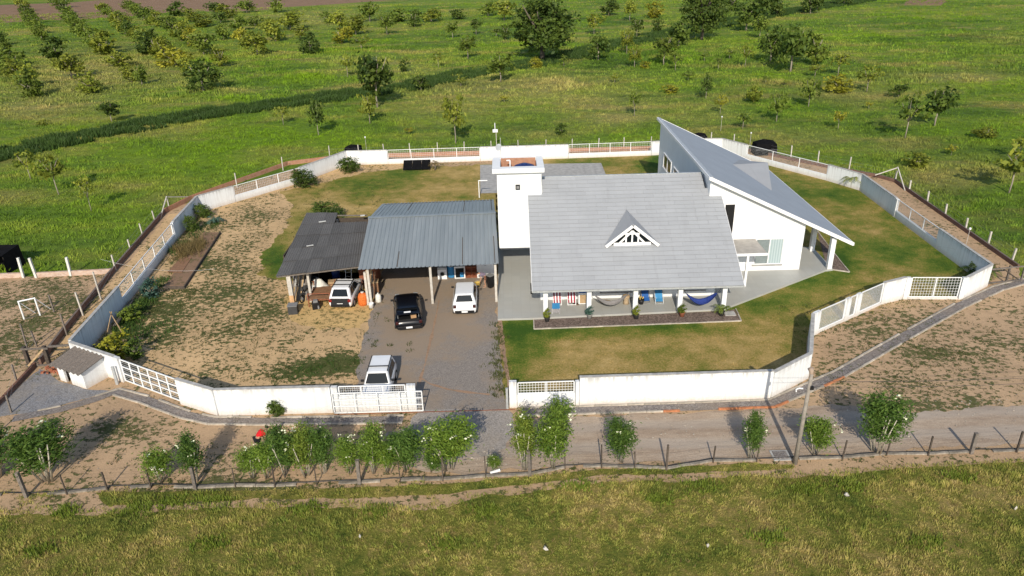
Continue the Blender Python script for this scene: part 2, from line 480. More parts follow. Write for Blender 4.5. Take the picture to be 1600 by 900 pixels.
def earth_mat(name, base, weeds=.5, dark=(.055, .070, .020), stones=.25):
    t = NT(name); P = t.coord('P')
    big = t.noise(P, .22, 4, .55); mid = t.noise(P, 1.4, 6, .65); fin = t.noise(P, 16, 5, .75)
    c = t.ramp(t.math('ADD', t.math('MULTIPLY', big, .6), t.math('MULTIPLY', mid, .4)),
               [(.32, tuple(b * .78 for b in base)), (.5, base), (.68, tuple(min(1, b * 1.18) for b in base))])
    g = t.ramp(fin, [(.25, .72), (.75, 1.22)])
    c = t.mix(1.0, c, g, 'MULTIPLY')
    if stones:
        v = t.vor(P, 7.0); c = t.mix(t.ramp(v, [(.10, stones), (.2, 0.0)]), c, tuple(b * .55 for b in base))
    # weed cover: flat creeping patches, thicker where 'patch' says so
    wn_ = t.noise(t.mapping(P, (1.0, 1.35, 1)), 2.3, 6, .72, .2); w2 = t.noise(P, .3, 3)
    k = t.math('ADD', t.math('MULTIPLY', wn_, 1.0), t.math('MULTIPLY_ADD', w2, .5, -.30))
    k = t.math('ADD', k, t.math('MULTIPLY', t.attr('patch'), .30))
    wf = t.ramp(t.math('ADD', k, t.math('MULTIPLY_ADD', t.noise(P, 3.4, 5, .7), .85, -.42)), [(.53, 0.0), (.60, weeds)])
    wc = t.ramp(t.noise(P, 5, 4, .7), [(.3, tuple(k_ * .7 for k_ in dark)), (.7, tuple(k_ * 1.7 for k_ in dark))])
    c = t.mix(wf, c, wc)
    t.color(c); t.bump(t.math('ADD', fin, t.math('MULTIPLY', wf, .8)), .6, .05); t.pr(Roughness=.95); t.b.inputs['Specular IOR Level'].default_value = .12
    return t.mat
M['earth'] = earth_mat('bare_earth', (.470, .322, .195), .9)
M['sand'] = earth_mat('yard_sand', (.575, .392, .208), .95)
M['shed_sand'] = earth_mat('shed_sand', (.60, .405, .175), .7)
M['plough'] = earth_mat('ploughed_soil', (.255, .160, .100), .5)

def gravel(name, base, scale=20, contrast=.5, dust=(.30, .24, .17), damt=.4, patch=0):
    t = NT(name); P = t.coord('P')
    v = t.new('ShaderNodeTexVoronoi', {'Vector': P, 'Scale': scale}); cell = t.xyz(v.outputs['Color'])[0]
    d = v.outputs['Distance']
    c = t.ramp(cell, [(0, tuple(b * (1 - contrast) for b in base)), (1, tuple(min(1, b * (1 + contrast)) for b in base))])
    c = t.mix(t.ramp(d, [(.35, 0.0), (.75, .45)]), c, tuple(b * .4 for b in base))
    n = t.noise(P, .45, 5, .6, .3); n2 = t.noise(P, 2.6, 5, .65)
    k = t.math('ADD', t.math('MULTIPLY', n, .7), t.math('MULTIPLY', n2, .35))
    if patch: k = t.math('ADD', k, t.math('MULTIPLY', t.attr('patch'), patch))
    c = t.mix(t.ramp(k, [(.46, 0.0), (.66, damt)]), c, dust)
    t.color(c); t.bump(d, -.5, .03); t.pr(Roughness=.92); t.b.inputs['Specular IOR Level'].default_value = .15
    return t.mat
M['drive'] = gravel('driveway_gravel', (.275, .242, .212), 24, .25, (.300, .228, .160), .8, .35)
M['apron'] = gravel('grey_gravel', (.33, .298, .268), 20, .3, (.34, .285, .22), .4)
M['hutyard'] = gravel('blue_gravel', (.235, .235, .245), 18, .35, (.32, .27, .21), .45)
M['bed'] = gravel('brown_bed_gravel', (.185, .140, .115), 12, .5, (.2, .14, .11), .2)
M['path'] = gravel('dark_path_gravel', (.215, .195, .185), 15, .45, (.28, .22, .165), .45)

def road_mat():
    t = NT('dirt_road'); P = t.coord('P'); x, y, z = t.xyz(P)
    big = t.noise(t.mapping(P, (.35, 1.6, 1)), .5, 5, .6); mid = t.noise(t.mapping(P, (.5, 1.6, 1)), 2.4, 6, .65); fin = t.noise(P, 14, 5, .75)
    c = t.ramp(t.math('ADD', t.math('MULTIPLY', big, .65), t.math('MULTIPLY', mid, .35)),
               [(.34, (.27, .200, .145)), (.48, (.390, .300, .222)), (.60, (.47, .375, .285)), (.72, (.55, .46, .37))])
    c = t.mix(1.0, c, t.ramp(fin, [(.25, .72), (.75, 1.2)]), 'MULTIPLY')
    v = t.vor(P, 5.0); st = t.ramp(v, [(.10, .8), (.18, 0.0)])
    k = t.math('MULTIPLY', st, t.ramp(t.noise(P, .5, 3), [(.45, 0.0), (.65, 1.0)]))
    c = t.mix(k, c, (.50, .46, .40))
    # wheel ruts: two compacted greyer bands along the lane
    yy = t.math('ADD', y, t.math('MULTIPLY', t.noise(P, .25, 3), .9))
    for cy in (29.45, 31.05):
        dd = t.math('ABSOLUTE', t.math('SUBTRACT', t.math('SUBTRACT', yy, .45), t.math('MULTIPLY_ADD', x, .026, cy - .25)))
        c = t.mix(t.ramp(dd, [(.22, .55), (.55, 0.0)]), c, (.40, .345, .29))
    t.color(c); t.bump(t.math('ADD', fin, mid), .6, .05); t.pr(Roughness=.95); t.b.inputs['Specular IOR Level'].default_value = .12
    return t.mat
M['road'] = road_mat()

def leaf_mat(name, dark, light, tr=.3, rvar=.2):
    t = NT(name); k = t.attr('tint')
    c = t.ramp(k, [(0, dark), (1, light)])
    r_ = t.math('MULTIPLY_ADD', t.rnd(), 2 * rvar, 1 - rvar)
    c = t.mix(1.0, c, t.new('ShaderNodeCombineColor', {0: r_, 1: r_, 2: r_}).outputs[0], 'MULTIPLY')
    foliage_out(t, c, tr); t.pr(Roughness=.6); t.b.inputs['Specular IOR Level'].default_value = .25
    return t.mat
M['leaf_dark'] = leaf_mat('leaf_dark', (.040, .076, .012), (.145, .200, .032))
M['leaf_mid'] = leaf_mat('leaf_mid', (.080, .130, .016), (.235, .290, .042))
M['leaf_yellow'] = leaf_mat('leaf_yellow', (.110, .150, .016), (.330, .350, .045))
M['leaf_gold'] = leaf_mat('leaf_gold', (.17, .18, .016), (.43, .40, .04))
M['leaf_olive'] = leaf_mat('leaf_oleander', (.040, .092, .014), (.165, .260, .045), .3, .12)
M['leaf_olive_b'] = leaf_mat('leaf_oleander_bright', (.075, .145, .016), (.26, .36, .050), .3, .1)
M['leaf_blue'] = leaf_mat('leaf_bluegreen', (.030, .085, .060), (.14, .24, .19))
M['leaf_straw'] = leaf_mat('leaf_straw', (.12, .085, .03), (.32, .24, .10))
M['ditch'] = leaf_mat('ditch_leaf', (.022, .050, .012), (.070, .125, .024), .2)
M['petal'] = simple('white_petals', (.66, .68, .48), .6, .1)
M['bark'] = simple('pale_bark', (.30, .26, .21), .9, .2, 6)
M['bark_dark'] = simple('dark_bark', (.12, .10, .08), .9, .2, 6)
M['stem_pale'] = simple('pale_stem', (.46, .42, .34), .8, .15, 6)
M['weed'] = leaf_mat('weed_leaf', (.036, .050, .013), (.125, .138, .042), .2, 0)

# ------------------------------------------------------------------ ground sheets
def to_px(X, Y, Z=0.0):
    zc = Y * cp + (CAM_H - Z) * sp; yd = (CAM_H - Z) * cp - Y * sp
    a = FPX * X / zc; b = FPX * yd / zc
    return 800 + a * cr + b * sr, 450 - a * sr + b * cr

def pip(P, poly):
    P = np.asarray(P); x, y = P[:, 0], P[:, 1]; ins = np.zeros(len(P), bool)
    n = len(poly); j = n - 1
    for i in range(n):
        xi, yi = poly[i][0], poly[i][1]; xj, yj = poly[j][0], poly[j][1]
        c = ((yi > y) != (yj > y)) & (x < (xj - xi) * (y - yi) / (yj - yi + 1e-12) + xi)
        ins ^= c; j = i
    return ins

def npnoise(P, scale, seed=0.0):
    return np.array([noise.noise(Vector((p[0] * scale + seed, p[1] * scale - seed, seed * .37))) for p in P])

def blobs(lst):
    L = [(G(u, v)[:2], ru / px_m(G(u, v)[1]), rv, s_) for u, v, ru, rv, s_ in lst]
    def fn(x, y):
        u, v = to_px(x, y); k = 0.0
        for (u0_, v0_, ru, rv, s_) in lst:
            q = ((u - u0_) / ru) ** 2 + ((v - v0_) / rv) ** 2
            if q < 6: k += s_ * math.exp(-q)
        return k
    return fn

def dens(poly, step, jit, seed, closed=True):
    out = []; n = len(poly)
    for i in range(n):
        a, b = Vector(poly[i][:2]), Vector(poly[(i + 1) % n][:2]); d = b - a; L = d.length
        k = max(1, int(L / step)); nrm = Vector((-d.y, d.x)).normalized() if L > 1e-6 else Vector((0, 0))
        for q in range(k):
            p = a + d * (q / k)
            f = min(1.0, 1.0)
            o = noise.noise(Vector((p.x * .9 + seed, p.y * .9, seed))) * jit + noise.noise(Vector((p.x * 3.1 - seed, p.y * 3.1, 4 + seed))) * jit * .6
            out.append(p + nrm * o * (f if jit else 0))
    return out

def sheet(name, poly, z, mat, step=1.2, edge=.35, jit=.15, patch=None, kind='structure', seed=0):
    B = dens(poly, edge, jit, seed + 3.3)
    xs = [p.x for p in B]; ys = [p.y for p in B]
    gx = np.arange(min(xs) + step / 2, max(xs), step); gy = np.arange(min(ys) + step / 2, max(ys), step)
    pts = np.array([(x, y) for x in gx for y in gy]) if len(gx) * len(gy) else np.zeros((0, 2))
    if len(pts):
        rs = np.random.RandomState(7); pts = pts + rs.uniform(-.2, .2, pts.shape) * step
        pts = pts[pip(pts, [(p.x, p.y) for p in B])]
    vs = list(B) + [Vector((p[0], p[1])) for p in pts]
    n = len(B)
    r = delaunay_2d_cdt(vs, [(i, (i + 1) % n) for i in range(n)], [], 1, 1e-4)
    me = bpy.data.meshes.new(name)
    me.from_pydata([(p.x, p.y, z) for p in r[0]], [], [tuple(f) for f in r[2]])
    if len(me.polygons) and me.polygons[0].normal.z < 0: me.flip_normals()
    me.materials.append(mat)
    at = me.attributes.new('patch', 'FLOAT', 'POINT')
    at.data.foreach_set('value', [patch(p.x, p.y) if patch else 0.0 for p in r[0]])
    me.update()
    o = bpy.data.objects.new(name, me); COL.objects.link(o); o['kind'] = kind
    return o

def px(*pts): return [G(u, v) for u, v in pts]

# meadow to the horizon
mp_ = blobs([(400, 212, 90, 26, 1.0), (300, 255, 120, 26, .9), (520, 215, 60, 14, .8), (150, 330, 110, 40, .55), (60, 250, 60, 20, .3), (1065, 92, 50, 10, .9), (1040, 132, 34, 9, 1.0), (1510, 207, 90, 10, 1.0), (1240, 168, 50, 10, .6), (1000, 215, 120, 12, .4), (420, 115, 120, 26, .45),
             (90, 130, 110, 40, -.55), (200, 105, 120, 30, -.6), (60, 170, 80, 14, -.7), (330, 125, 60, 12, -.5), (470, 30, 120, 16, -.5), (700, 130, 120, 16, -.45), (690, 170, 90, 30, -.45), (850, 130, 90, 16, -.5), (900, 150, 150, 26, -.55), (960, 185, 60, 14, -.7), (1330, 150, 80, 16, -.7),
             (1480, 120, 130, 10, -.6), (1250, 215, 80, 14, -.4), (1420, 225, 60, 10, -.5), (1100, 180, 60, 14, -.4), (1500, 265, 90, 24, -.3), (560, 100, 120, 14, -.4), (1560, 60, 60, 12, -.3), (1300, 60, 120, 14, .35), (1450, 30, 120, 14, .4), (860, 212, 70, 8, -.7)])
def meadow_patch(x, y): return mp_(x, y) if 40 < y < 420 else 0.0
xs_ = [-2500, -900, -420] + list(np.arange(-300, 301, 5.0)) + [420, 900, 2500]; ys_ = [-150, 0] + list(np.arange(40, 200, 4.0)) + list(np.arange(200, 420, 12.0)) + [450, 700, 1500, 4000]
nx_ = len(xs_); mv = [(x, y, 0) for y in ys_ for x in xs_]
me = bpy.data.meshes.new('meadow'); me.from_pydata(mv, [], [(j * nx_ + i, j * nx_ + i + 1, (j + 1) * nx_ + i + 1, (j + 1) * nx_ + i) for j in range(len(ys_) - 1) for i in range(nx_ - 1)])
me.materials.append(M['meadow']); at = me.attributes.new('patch', 'FLOAT', 'POINT'); at.data.foreach_set('value', [meadow_patch(p[0], p[1]) for p in mv])
o = bpy.data.objects.new('meadow', me); COL.objects.link(o); o['kind'] = 'structure'

front_edge = [(-45, 25.6)] + [tuple(G(u, v)[:2]) for u, v in ((0, 797), (150, 799), (300, 790), (400, 786), (560, 786), (640, 792), (700, 786), (760, 770), (830, 764),
    (940, 747), (1050, 747), (1150, 740), (1220, 740), (1300, 738), (1400, 729), (1500, 722), (1600, 718))] + [(45, 27.4)]
verge_poly = front_edge + [(45, 6), (-45, 6)]
sheet('verge', verge_poly, .004, M['verge'], 2.0, .25, .22)

earth_poly = [(-75, 25.0)] + [(p[0], p[1] - .25) for p in front_edge] + [(75, 28.5), (75, 47.5), tuple(G(1596, 442)[:2]), tuple(G(1592, 420)[:2]), (37.9, 60), tuple(G(1398, 284)[:2]),
    tuple(G(1340, 270)[:2]), tuple(G(1130, 221)[:2]), (20, 86.0), (-17.5, 86.2), tuple(G(548, 238)[:2]), tuple(G(340, 300)[:2]), tuple(G(262, 328)[:2]), (-31.4, 53.2), (-34, 52.6), (-75, 51)]
ep = blobs([(60, 505, 50, 18, .6), (20, 540, 50, 20, .7), (120, 480, 30, 14, .5), (20, 470, 40, 14, .6), (1480, 520, 160, 70, .08), (110, 455, 60, 20, .5), (1450, 560, 60, 18, .42), (1440, 600, 80, 14, .40), (1340, 545, 30, 14, .4), (1530, 545, 70, 30, .25), (1400, 585, 30, 12, .4),
            (1300, 590, 40, 20, .4), (180, 675, 60, 12, .7), (250, 765, 150, 14, 1.0), (470, 772, 120, 10, .9), (960, 740, 160, 8, .9), (1400, 520, 60, 20, .35), (700, 772, 60, 8, .5), (1480, 640, 90, 10, .5)])
sheet('bare_earth', earth_poly, .008, M['earth'], 1.3, .3, .2, ep)

yard_poly = [(-26.3, 38.7), (-22.8, 36.7), (-18.4, 34.3), (-15.9, 33.1), (-9.0, 33.1), (-9.0, 58), (-14, 60), (-10, 82.1), (-18.3, 82.1), (-22.0, 75.6), (-29.4, 66.8), (-28.7, 59.5), (-27.0, 46)]
yp = blobs([(265, 490, 40, 22, .9), (215, 470, 26, 30, .5), (240, 525, 45, 22, .35), (370, 455, 60, 45, .38), (330, 410, 50, 30, .45), (430, 490, 30, 25, .5), (500, 575, 60, 16, .95),
            (420, 590, 45, 10, .6), (300, 580, 50, 14, .3), (400, 340, 40, 20, .4), (290, 350, 20, 20, .6), (200, 500, 16, 30, .8), (530, 560, 20, 16, .8), (350, 520, 60, 30, .2)])
sheet('yard', yard_poly, .012, M['sand'], .9, .4, .0, yp)
sheet('sand_pad', px((452, 500), (500, 515), (560, 512), (574, 500), (585, 470), (585, 430), (470, 420), (445, 470)), .016, M['shed_sand'], 1.0, .3, .35)
lp = blobs([(620, 290, 60, 18, .55), (560, 300, 50, 20, .3), (700, 262, 60, 8, .3), (640, 270, 30, 10, .8), (430, 400, 20, 30, .9), (450, 420, 20, 20, .6), (520, 280, 40, 12, .4), (480, 340, 30, 16, .3)])
sheet('back_lawn', [tuple(G(u, v)[:2]) for u, v in ((565, 270), (640, 263), (770, 256))] + [(-1.5, 82.1), (-1.0, 55)] + [tuple(G(u, v)[:2]) for u, v in ((600, 420), (520, 446), (440, 436), (404, 430), (412, 392), (452, 352), (456, 318), (438, 300), (478, 293))],
      .016, M['lawn'], .9, .3, .5, lp)
rp = blobs([(800, 520, 30, 25, 1.0), (830, 510, 60, 12, .8), (900, 520, 90, 9, .8), (1050, 512, 110, 9, .9), (1170, 480, 50, 16, .8), (1240, 470, 60, 30, .5), (1250, 440, 40, 10, .7), (1310, 400, 20, 20, 1.1),
            (840, 545, 30, 25, .7), (805, 575, 18, 30, .9), (1240, 300, 60, 30, .35), (1330, 310, 40, 20, .5), (1420, 380, 60, 30, .35), (1480, 410, 30, 20, .7), (1400, 400, 50, 14, .4), (940, 255, 90, 12, .5), (1025, 250, 12, 20, 1.2), (1340, 460, 60, 20, -.1), (1000, 560, 80, 20, -.3)])
sheet('lawn', [(-.6, 33.2), (13.7, 33.4), (16.3, 35.2), (18.2, 39.8), (25.0, 44.2), (26.4, 44.5), (30.3, 44.3), (33.2, 46.2), (33.4, 53), (33.6, 60), (33.8, 68), (32, 71.5), (26.4, 80), (24.5, 83), (-1.5, 82.2), (-1.2, 55), (-.8, 43), (-.7, 36)],
      .016, M['lawn'], .9, .4, .0, lambda x, y: rp(x, y) + .30 * min(1, max(0, (x - 15) / 6)))
dp = blobs([(660, 530, 60, 30, .4), (620, 600, 30, 12, .7), (700, 500, 60, 20, .5), (625, 530, 30, 40, .3), (720, 590, 50, 40, -.3), (650, 450, 60, 20, .6)])
sheet('driveway', [(-9.3, 33.2), (-9.0, 36.0), tuple(G(560, 560)[:2]), tuple(G(576, 508)[:2]), (-9.75, 45.5), (-9.9, 59.3), (-1.05, 59.3), (-1.05, 43), (-.75, 38), (-.45, 33), (-.4, 32.2), (-4.9, 32.2), (-4.95, 33.2)],
      .022, M['drive'], .9, .3, .22, dp)
sheet('rear_patio', [(-2.9, 70.2), (-3.2, 80.6), (10.3, 80.0), (10.2, 70.2)], .05, M['concrete'], 3, 5, 0)
sheet('road', [tuple(G(u, v)[:2]) for u, v in ((600, 676), (650, 662), (800, 655), (1000, 648), (1210, 640), (1290, 632), (1420, 645), (1500, 640), (1600, 634))] + [(75, 32.6), (75, 29.6)] +
      [tuple(G(u, v)[:2]) for u, v in ((1600, 692), (1450, 702), (1240, 715), (1040, 722), (830, 733), (735, 741), (660, 738), (610, 710))], .014, M['road'], 1.2, .3, .3)
sheet('gravel_apron', px((642, 650), (660, 641), (796, 641), (806, 655), (800, 675), (790, 700), (752, 714), (712, 706), (660, 690), (640, 670)), .026, M['apron'], 1.0, .3, .25)
sheet('gravel_forecourt', px((64, 575), (92, 596), (136, 608), (176, 611), (120, 627), (60, 643), (0, 652), (-40, 655), (-10, 640), (10, 622)), .014, M['hutyard'], 1.0, .3, .12)
sheet('track_strip', [(-32.3, 66.5), (-28.8, 40), (-27.0, 39.3), (-28.2, 50), (-29.2, 60), (-29.9, 67.2)], .013, M['sand'], 1.2, .4, .1)

def band(name, pts, wd, z, mat, jit=.08, kind='structure'):
    L = []; Rr = []
    for i, p in enumerate(pts):
        a = Vector(pts[max(i - 1, 0)][:2]); b = Vector(pts[min(i + 1, len(pts) - 1)][:2]); d_ = (b - a).normalized(); n_ = Vector((-d_.y, d_.x)) * wd / 2
        L.append(tuple(Vector(p[:2]) + n_)); Rr.append(tuple(Vector(p[:2]) - n_))
    return sheet(name, L + Rr[::-1], z, mat, .5, .2, jit, kind=kind)
M['edging'] = earth_mat('brick_dust', (.36, .235, .155), .3)
band('brick_edging', px((686, 470), (676, 520), (664, 570), (655, 600)), .13, .030, M['edging'], .10)
band('brick_edging', px((781, 500), (787, 550), (795, 600), (798, 632)), .26, .030, M['edging'], .12)
band('sand_track', px((656, 590), (672, 600), (700, 609), (735, 614), (765, 617)), .15, .031, M['edging'], .10)

# ------------------------------------------------------------------ grass, weeds
def tufts(name, P, h, wd, nb, mat, spread, tint=None, z=.0, kind='stuff', lean=.55, seed=1, pf=None):
    rs = np.random.RandomState(seed); n = len(P)
    h = np.broadcast_to(h, n); wd = np.broadcast_to(wd, n); spread = np.broadcast_to(spread, n)
    ti = rs.uniform(0, 1, n) if tint is None else tint
    V = []; T = []
    for b in range(nb):
        a = rs.uniform(0, 2 * np.pi, n); rr = np.sqrt(rs.uniform(0, 1, n)) * spread
        bx, by = P[:, 0] + np.cos(a) * rr, P[:, 1] + np.sin(a) * rr
        hh = h * rs.uniform(.55, 1.2, n); la = a + rs.uniform(-.9, .9, n); ll = hh * rs.uniform(.1, 1, n) * lean * 1.4
        s_ = rs.uniform(0, np.pi, n); dx, dy = np.cos(s_) * wd / 2, np.sin(s_) * wd / 2
        tri = np.stack([np.stack([bx - dx, by - dy, np.full(n, z)], 1), np.stack([bx + dx, by + dy, np.full(n, z)], 1),
                        np.stack([bx + np.cos(la) * ll, by + np.sin(la) * ll, z + hh], 1)], 1)
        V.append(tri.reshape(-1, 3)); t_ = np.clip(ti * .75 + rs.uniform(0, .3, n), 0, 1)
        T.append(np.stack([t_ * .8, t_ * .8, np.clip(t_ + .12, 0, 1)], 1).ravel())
    me = fast_mesh(name, np.concatenate(V), 3, mat, np.concatenate(T))
    if pf:
        pv_ = np.array([pf(p[0], p[1]) for p in P]); at = me.attributes.new('patch', 'FLOAT', 'POINT'); at.data.foreach_set('value', np.tile(np.repeat(pv_, 3), nb).astype(np.float32))
    o = bpy.data.objects.new(name, me); COL.objects.link(o); o['kind'] = kind
    return o

rs0 = np.random.RandomState(5)
def scatter(x0, x1, y0, y1, d):
    n = int((x1 - x0) * (y1 - y0) * d)
    return np.stack([rs0.uniform(x0, x1, n), rs0.uniform(y0, y1, n)], 1)

strip_up = [(150, 770), (305, 768), (430, 765), (560, 762), (700, 757), (760, 750), (830, 744), (940, 734), (1040, 730), (1180, 724), (1240, 728)]
strip_lo = [(1240, 735), (1150, 735), (1050, 742), (940, 742), (830, 757), (760, 763), (700, 771), (640, 774), (560, 779), (400, 781), (300, 785), (170, 792)]
strip_poly = [tuple(G(u, v)[:2]) for u, v in strip_up + strip_lo]
sheet('verge_strip', strip_poly, .018, M['verge'], 1.5, .25, .12)
vp = scatter(-33, 33, 17, 28.5, 85); vp = vp[pip(vp, verge_poly) | pip(vp, strip_poly) | ((vp[:, 1] < 27.3) & (npnoise(vp, 1.1, 4) > .12) & (rs0.uniform(0, 1, len(vp)) < .45))]
nz = npnoise(vp, .7, 2.0); nz2 = npnoise(vp, 2.4, 5.0)
hh = np.clip(.10 + nz * .10 + nz2 * .11, .03, .36)
tufts('verge_grass', vp, hh, .034, 5, M['verge_tuft'], .10, np.clip(.45 + nz2 * .9, 0, 1), seed=3)
# leafy clumps taller than the rest of the verge
kc = np.array([tuple(G(u, v)[:2]) for u, v in ((105, 800), (270, 785), (330, 782), (215, 795), (480, 795), (1260, 765), (1330, 760), (1030, 780), (60, 860), (590, 800), (760, 800), (900, 760), (1500, 745), (1100, 760), (700, 850), (1200, 840), (1450, 850), (330, 850))])
kk = np.concatenate([c + rs0.normal(0, 1, (60, 2)) * np.array([.40, .22]) for c in kc])
tufts('verge_weed_clumps', kk, .20, .06, 6, M['leaf_mid'], .10, seed=9)
dryp = scatter(-33, 33, 17, 27.5, 9); dryp = dryp[pip(dryp, verge_poly)]; dryp = dryp[npnoise(dryp, .8, 8) > .02]
tufts('verge_dry_stalks', dryp, .15, .03, 4, M['leaf_straw'], .08, seed=11)

# weeds of the bare earth, following the same 'patch' layout
wp = np.concatenate([scatter(-30, 40, 26.2, 50, 14), scatter(-60, -29, 38, 52, 12)])
inw = pip(wp, earth_poly) & ~pip(wp, yard_poly) & ~((wp[:, 0] > -27) & (wp[:, 0] < 17.2) & (wp[:, 1] > 33)) & ~((wp[:, 0] > 17) & (wp[:, 1] > 44.5) & (wp[:, 0] < 33.5))
inw &= ~((wp[:, 0] > -7) & (wp[:, 1] > 28.4) & (wp[:, 1] < 33) & (wp[:, 0] < 30))
wp = wp[inw]
pv = np.array([ep(*p) for p in wp]); nn = npnoise(wp, 1.6, 3) * .5 + npnoise(wp, .45, 7) * .3
wp = wp[(nn + pv * .36 + rs0.normal(0, .12, len(wp))) > .25]
de = np.concatenate([np.stack([np.full(60, 0.) + rs0.normal(-.85, .22, 60), rs0.uniform(34, 42.5, 60)], 1), np.array([tuple(G(u, v)[:2]) for u, v in ((775, 520), (770, 510), (778, 530), (650, 545), (590, 535), (640, 540), (610, 540), (580, 545), (600, 500))]) + rs0.normal(0, .15, (9, 2))])
tufts('driveway_weeds', np.concatenate([de, de + rs0.normal(0, .15, de.shape), de + rs0.normal(0, .2, de.shape)]), .14, .05, 7, M['weed'], .16, seed=20, z=.02)
tufts('earth_weeds', wp, .10, .05, 6, M['weed'], .16, seed=21, z=.01)
yw = scatter(-29, -9, 33, 76, 14); yw = yw[pip(yw, yard_poly)]
pv = np.array([yp(*p) for p in yw]); nn = npnoise(yw * np.array([1, 1.35]), 1.5, 11) * .55 + npnoise(yw, .4, 17) * .22
yw = yw[(nn + pv * .34 + rs0.normal(0, .10, len(yw))) > .17]
tufts('yard_weeds', yw, .09, .05, 6, M['weed'], .17, seed=22, z=.012)

fq = np.concatenate([np.array(G(u, v)[:2]) + rs0.normal(0, 1, (n_, 2)) * np.array([sx, sy]) for u, v, n_, sx, sy in ((200, 500, 160, .5, 1.3), (222, 475, 120, .4, 1.0), (165, 545, 90, .5, .6), (185, 530, 90, .5, .8), (250, 445, 60, .4, .8), (330, 352, 50, .5, .6), (225, 520, 60, .8, .8))])
fq = fq[pip(fq, yard_poly)]
tufts('wall_foot_weeds', fq, .26, .06, 7, M['ditch'], .2, seed=24, z=.012)
gq = np.array(G(268, 470)[:2]) + rs0.uniform(-1, 1, (420, 2)) * np.array([1.3, 1.9]); tufts('yard_grass_patch', gq[npnoise(gq, .9, 2) > -.1], .08, .05, 6, M['weed'], .2, seed=25, z=.012)
gq = np.concatenate([np.array(G(u, v)[:2]) + rs0.normal(0, 1, (70, 2)) * np.array([.9, .32]) for u, v in ((505, 573), (450, 588), (535, 565), (480, 578))]); gq = gq[pip(gq, yard_poly) & (npnoise(gq, 1.8, 6) > -.1)]; tufts('gate_grass_patch', gq, .10, .05, 6, M['ditch'], .14, seed=26, z=.012)
def stones(name, P, smin, smax, mat, z, seed=1):
    rs = np.random.RandomState(seed); V = []
    for p in P:
        s_ = rs.uniform(smin, smax); q = rs.normal(size=(4, 3)); q /= np.linalg.norm(q, axis=1)[:, None]; q = q * s_ * np.array([1, 1, .6]) + np.array([p[0], p[1], z + s_ * .25])
        for a, b, c in ((0, 1, 2), (0, 2, 3), (0, 3, 1), (1, 3, 2)): V += [q[a], q[b], q[c]]
    me = fast_mesh(name, np.array(V), 3, mat); o = bpy.data.objects.new(name, me); COL.objects.link(o); o['kind'] = 'stuff'
sp_ = np.stack([rs0.uniform(-4, 34, 1500), rs0.uniform(28.2, 33.0, 1500)], 1); sp_ = sp_[(npnoise(sp_, .35, 6) > .02)]
stones('road_stones', sp_, .02, .075, M['kerb'], .016, 3)
stones('rubble', np.array(G(768, 712)[:2]) + rs0.normal(0, 1, (120, 2)) * np.array([.55, .28]), .02, .07, M['kerb'], .03, 4)
es = np.concatenate([scatter(-27, 34, 27.4, 33, 3), scatter(14, 34, 33, 44, 2)]); es = es[pip(es, earth_poly) & ~pip(es, yard_poly)]; es = es[(es[:, 0] < 17) | (es[:, 1] < 44)]; es = es[~((es[:, 1] > 32.8) & (es[:, 0] < 17))]
stones('loose_stones', es, .015, .05, M['kerb_old'], .012, 5)

# meadow beyond the fences
def meadow_pts(y0, y1, d):
    p = scatter(-y1 * .86 - 5, y1 * .80 + 5, y0, y1, d)
    p = p[(p[:, 0] > -p[:, 1] * .86 - 6) & (p[:, 0] < p[:, 1] * .80 + 6)]
    hedge = [(-75, 52), (-31.6, 53.5), (-33.4, 67.5), (-25.2, 83.5), (-18, 86.6), (26, 87.2), (38.9, 70.8), (37.9, 48.6), (37.5, 20), (-75, 20)]
    return p[~pip(p, hedge)]
mp = np.concatenate([meadow_pts(46, 86, 4.2), meadow_pts(86, 122, 3.0)])
nz = npnoise(mp, .22, 4); nz2 = npnoise(mp, .8, 9)
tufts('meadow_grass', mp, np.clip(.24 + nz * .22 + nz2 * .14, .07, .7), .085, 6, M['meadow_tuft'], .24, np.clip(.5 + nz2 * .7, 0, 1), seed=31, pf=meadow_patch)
mp = np.concatenate([meadow_pts(122, 190, 1.0), meadow_pts(190, 330, .30)])
nz = npnoise(mp, .12, 4); nz2 = npnoise(mp, .5, 9)
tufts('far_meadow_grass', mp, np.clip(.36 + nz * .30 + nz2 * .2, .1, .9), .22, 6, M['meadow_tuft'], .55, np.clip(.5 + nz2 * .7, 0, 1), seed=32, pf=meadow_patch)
ln = scatter(-1, 34, 33, 82, 16); ln = ln[pip(ln, [(-.5, 33.3), (13.7, 33.5), (18.2, 40), (30.3, 44.6), (33, 47), (33.6, 68), (24.5, 82), (10.5, 82), (10.5, 70), (25.5, 69), (25.5, 50), (24.5, 48.3), (15, 41.5), (.6, 41.3), (-.5, 42.5)])]
ln2 = scatter(-21, -3, 56, 82, 12); ln2 = ln2[(ln2[:, 0] > -17) | (ln2[:, 1] > 70)]; ln2 = ln2[pip(ln2, yard_poly) | (ln2[:, 0] > -10)]; ln2 = ln2[~((ln2[:, 0] > -11.6) & (ln2[:, 1] < 61))]; ln2 = ln2[~((ln2[:, 0] < -11) & (ln2[:, 1] < 59.5))]
la = np.concatenate([ln, ln2]); tufts('lawn_grass', la, np.clip(.045 + npnoise(la, 1.2, 3) * .05, .015, .1), .04, 4, M['lawn_tuft'], .14, seed=33, z=.016, pf=lambda x, y: rp(x, y) + .30 * min(1, max(0, (x - 15) / 6)) if x > -1 else lp(x, y))

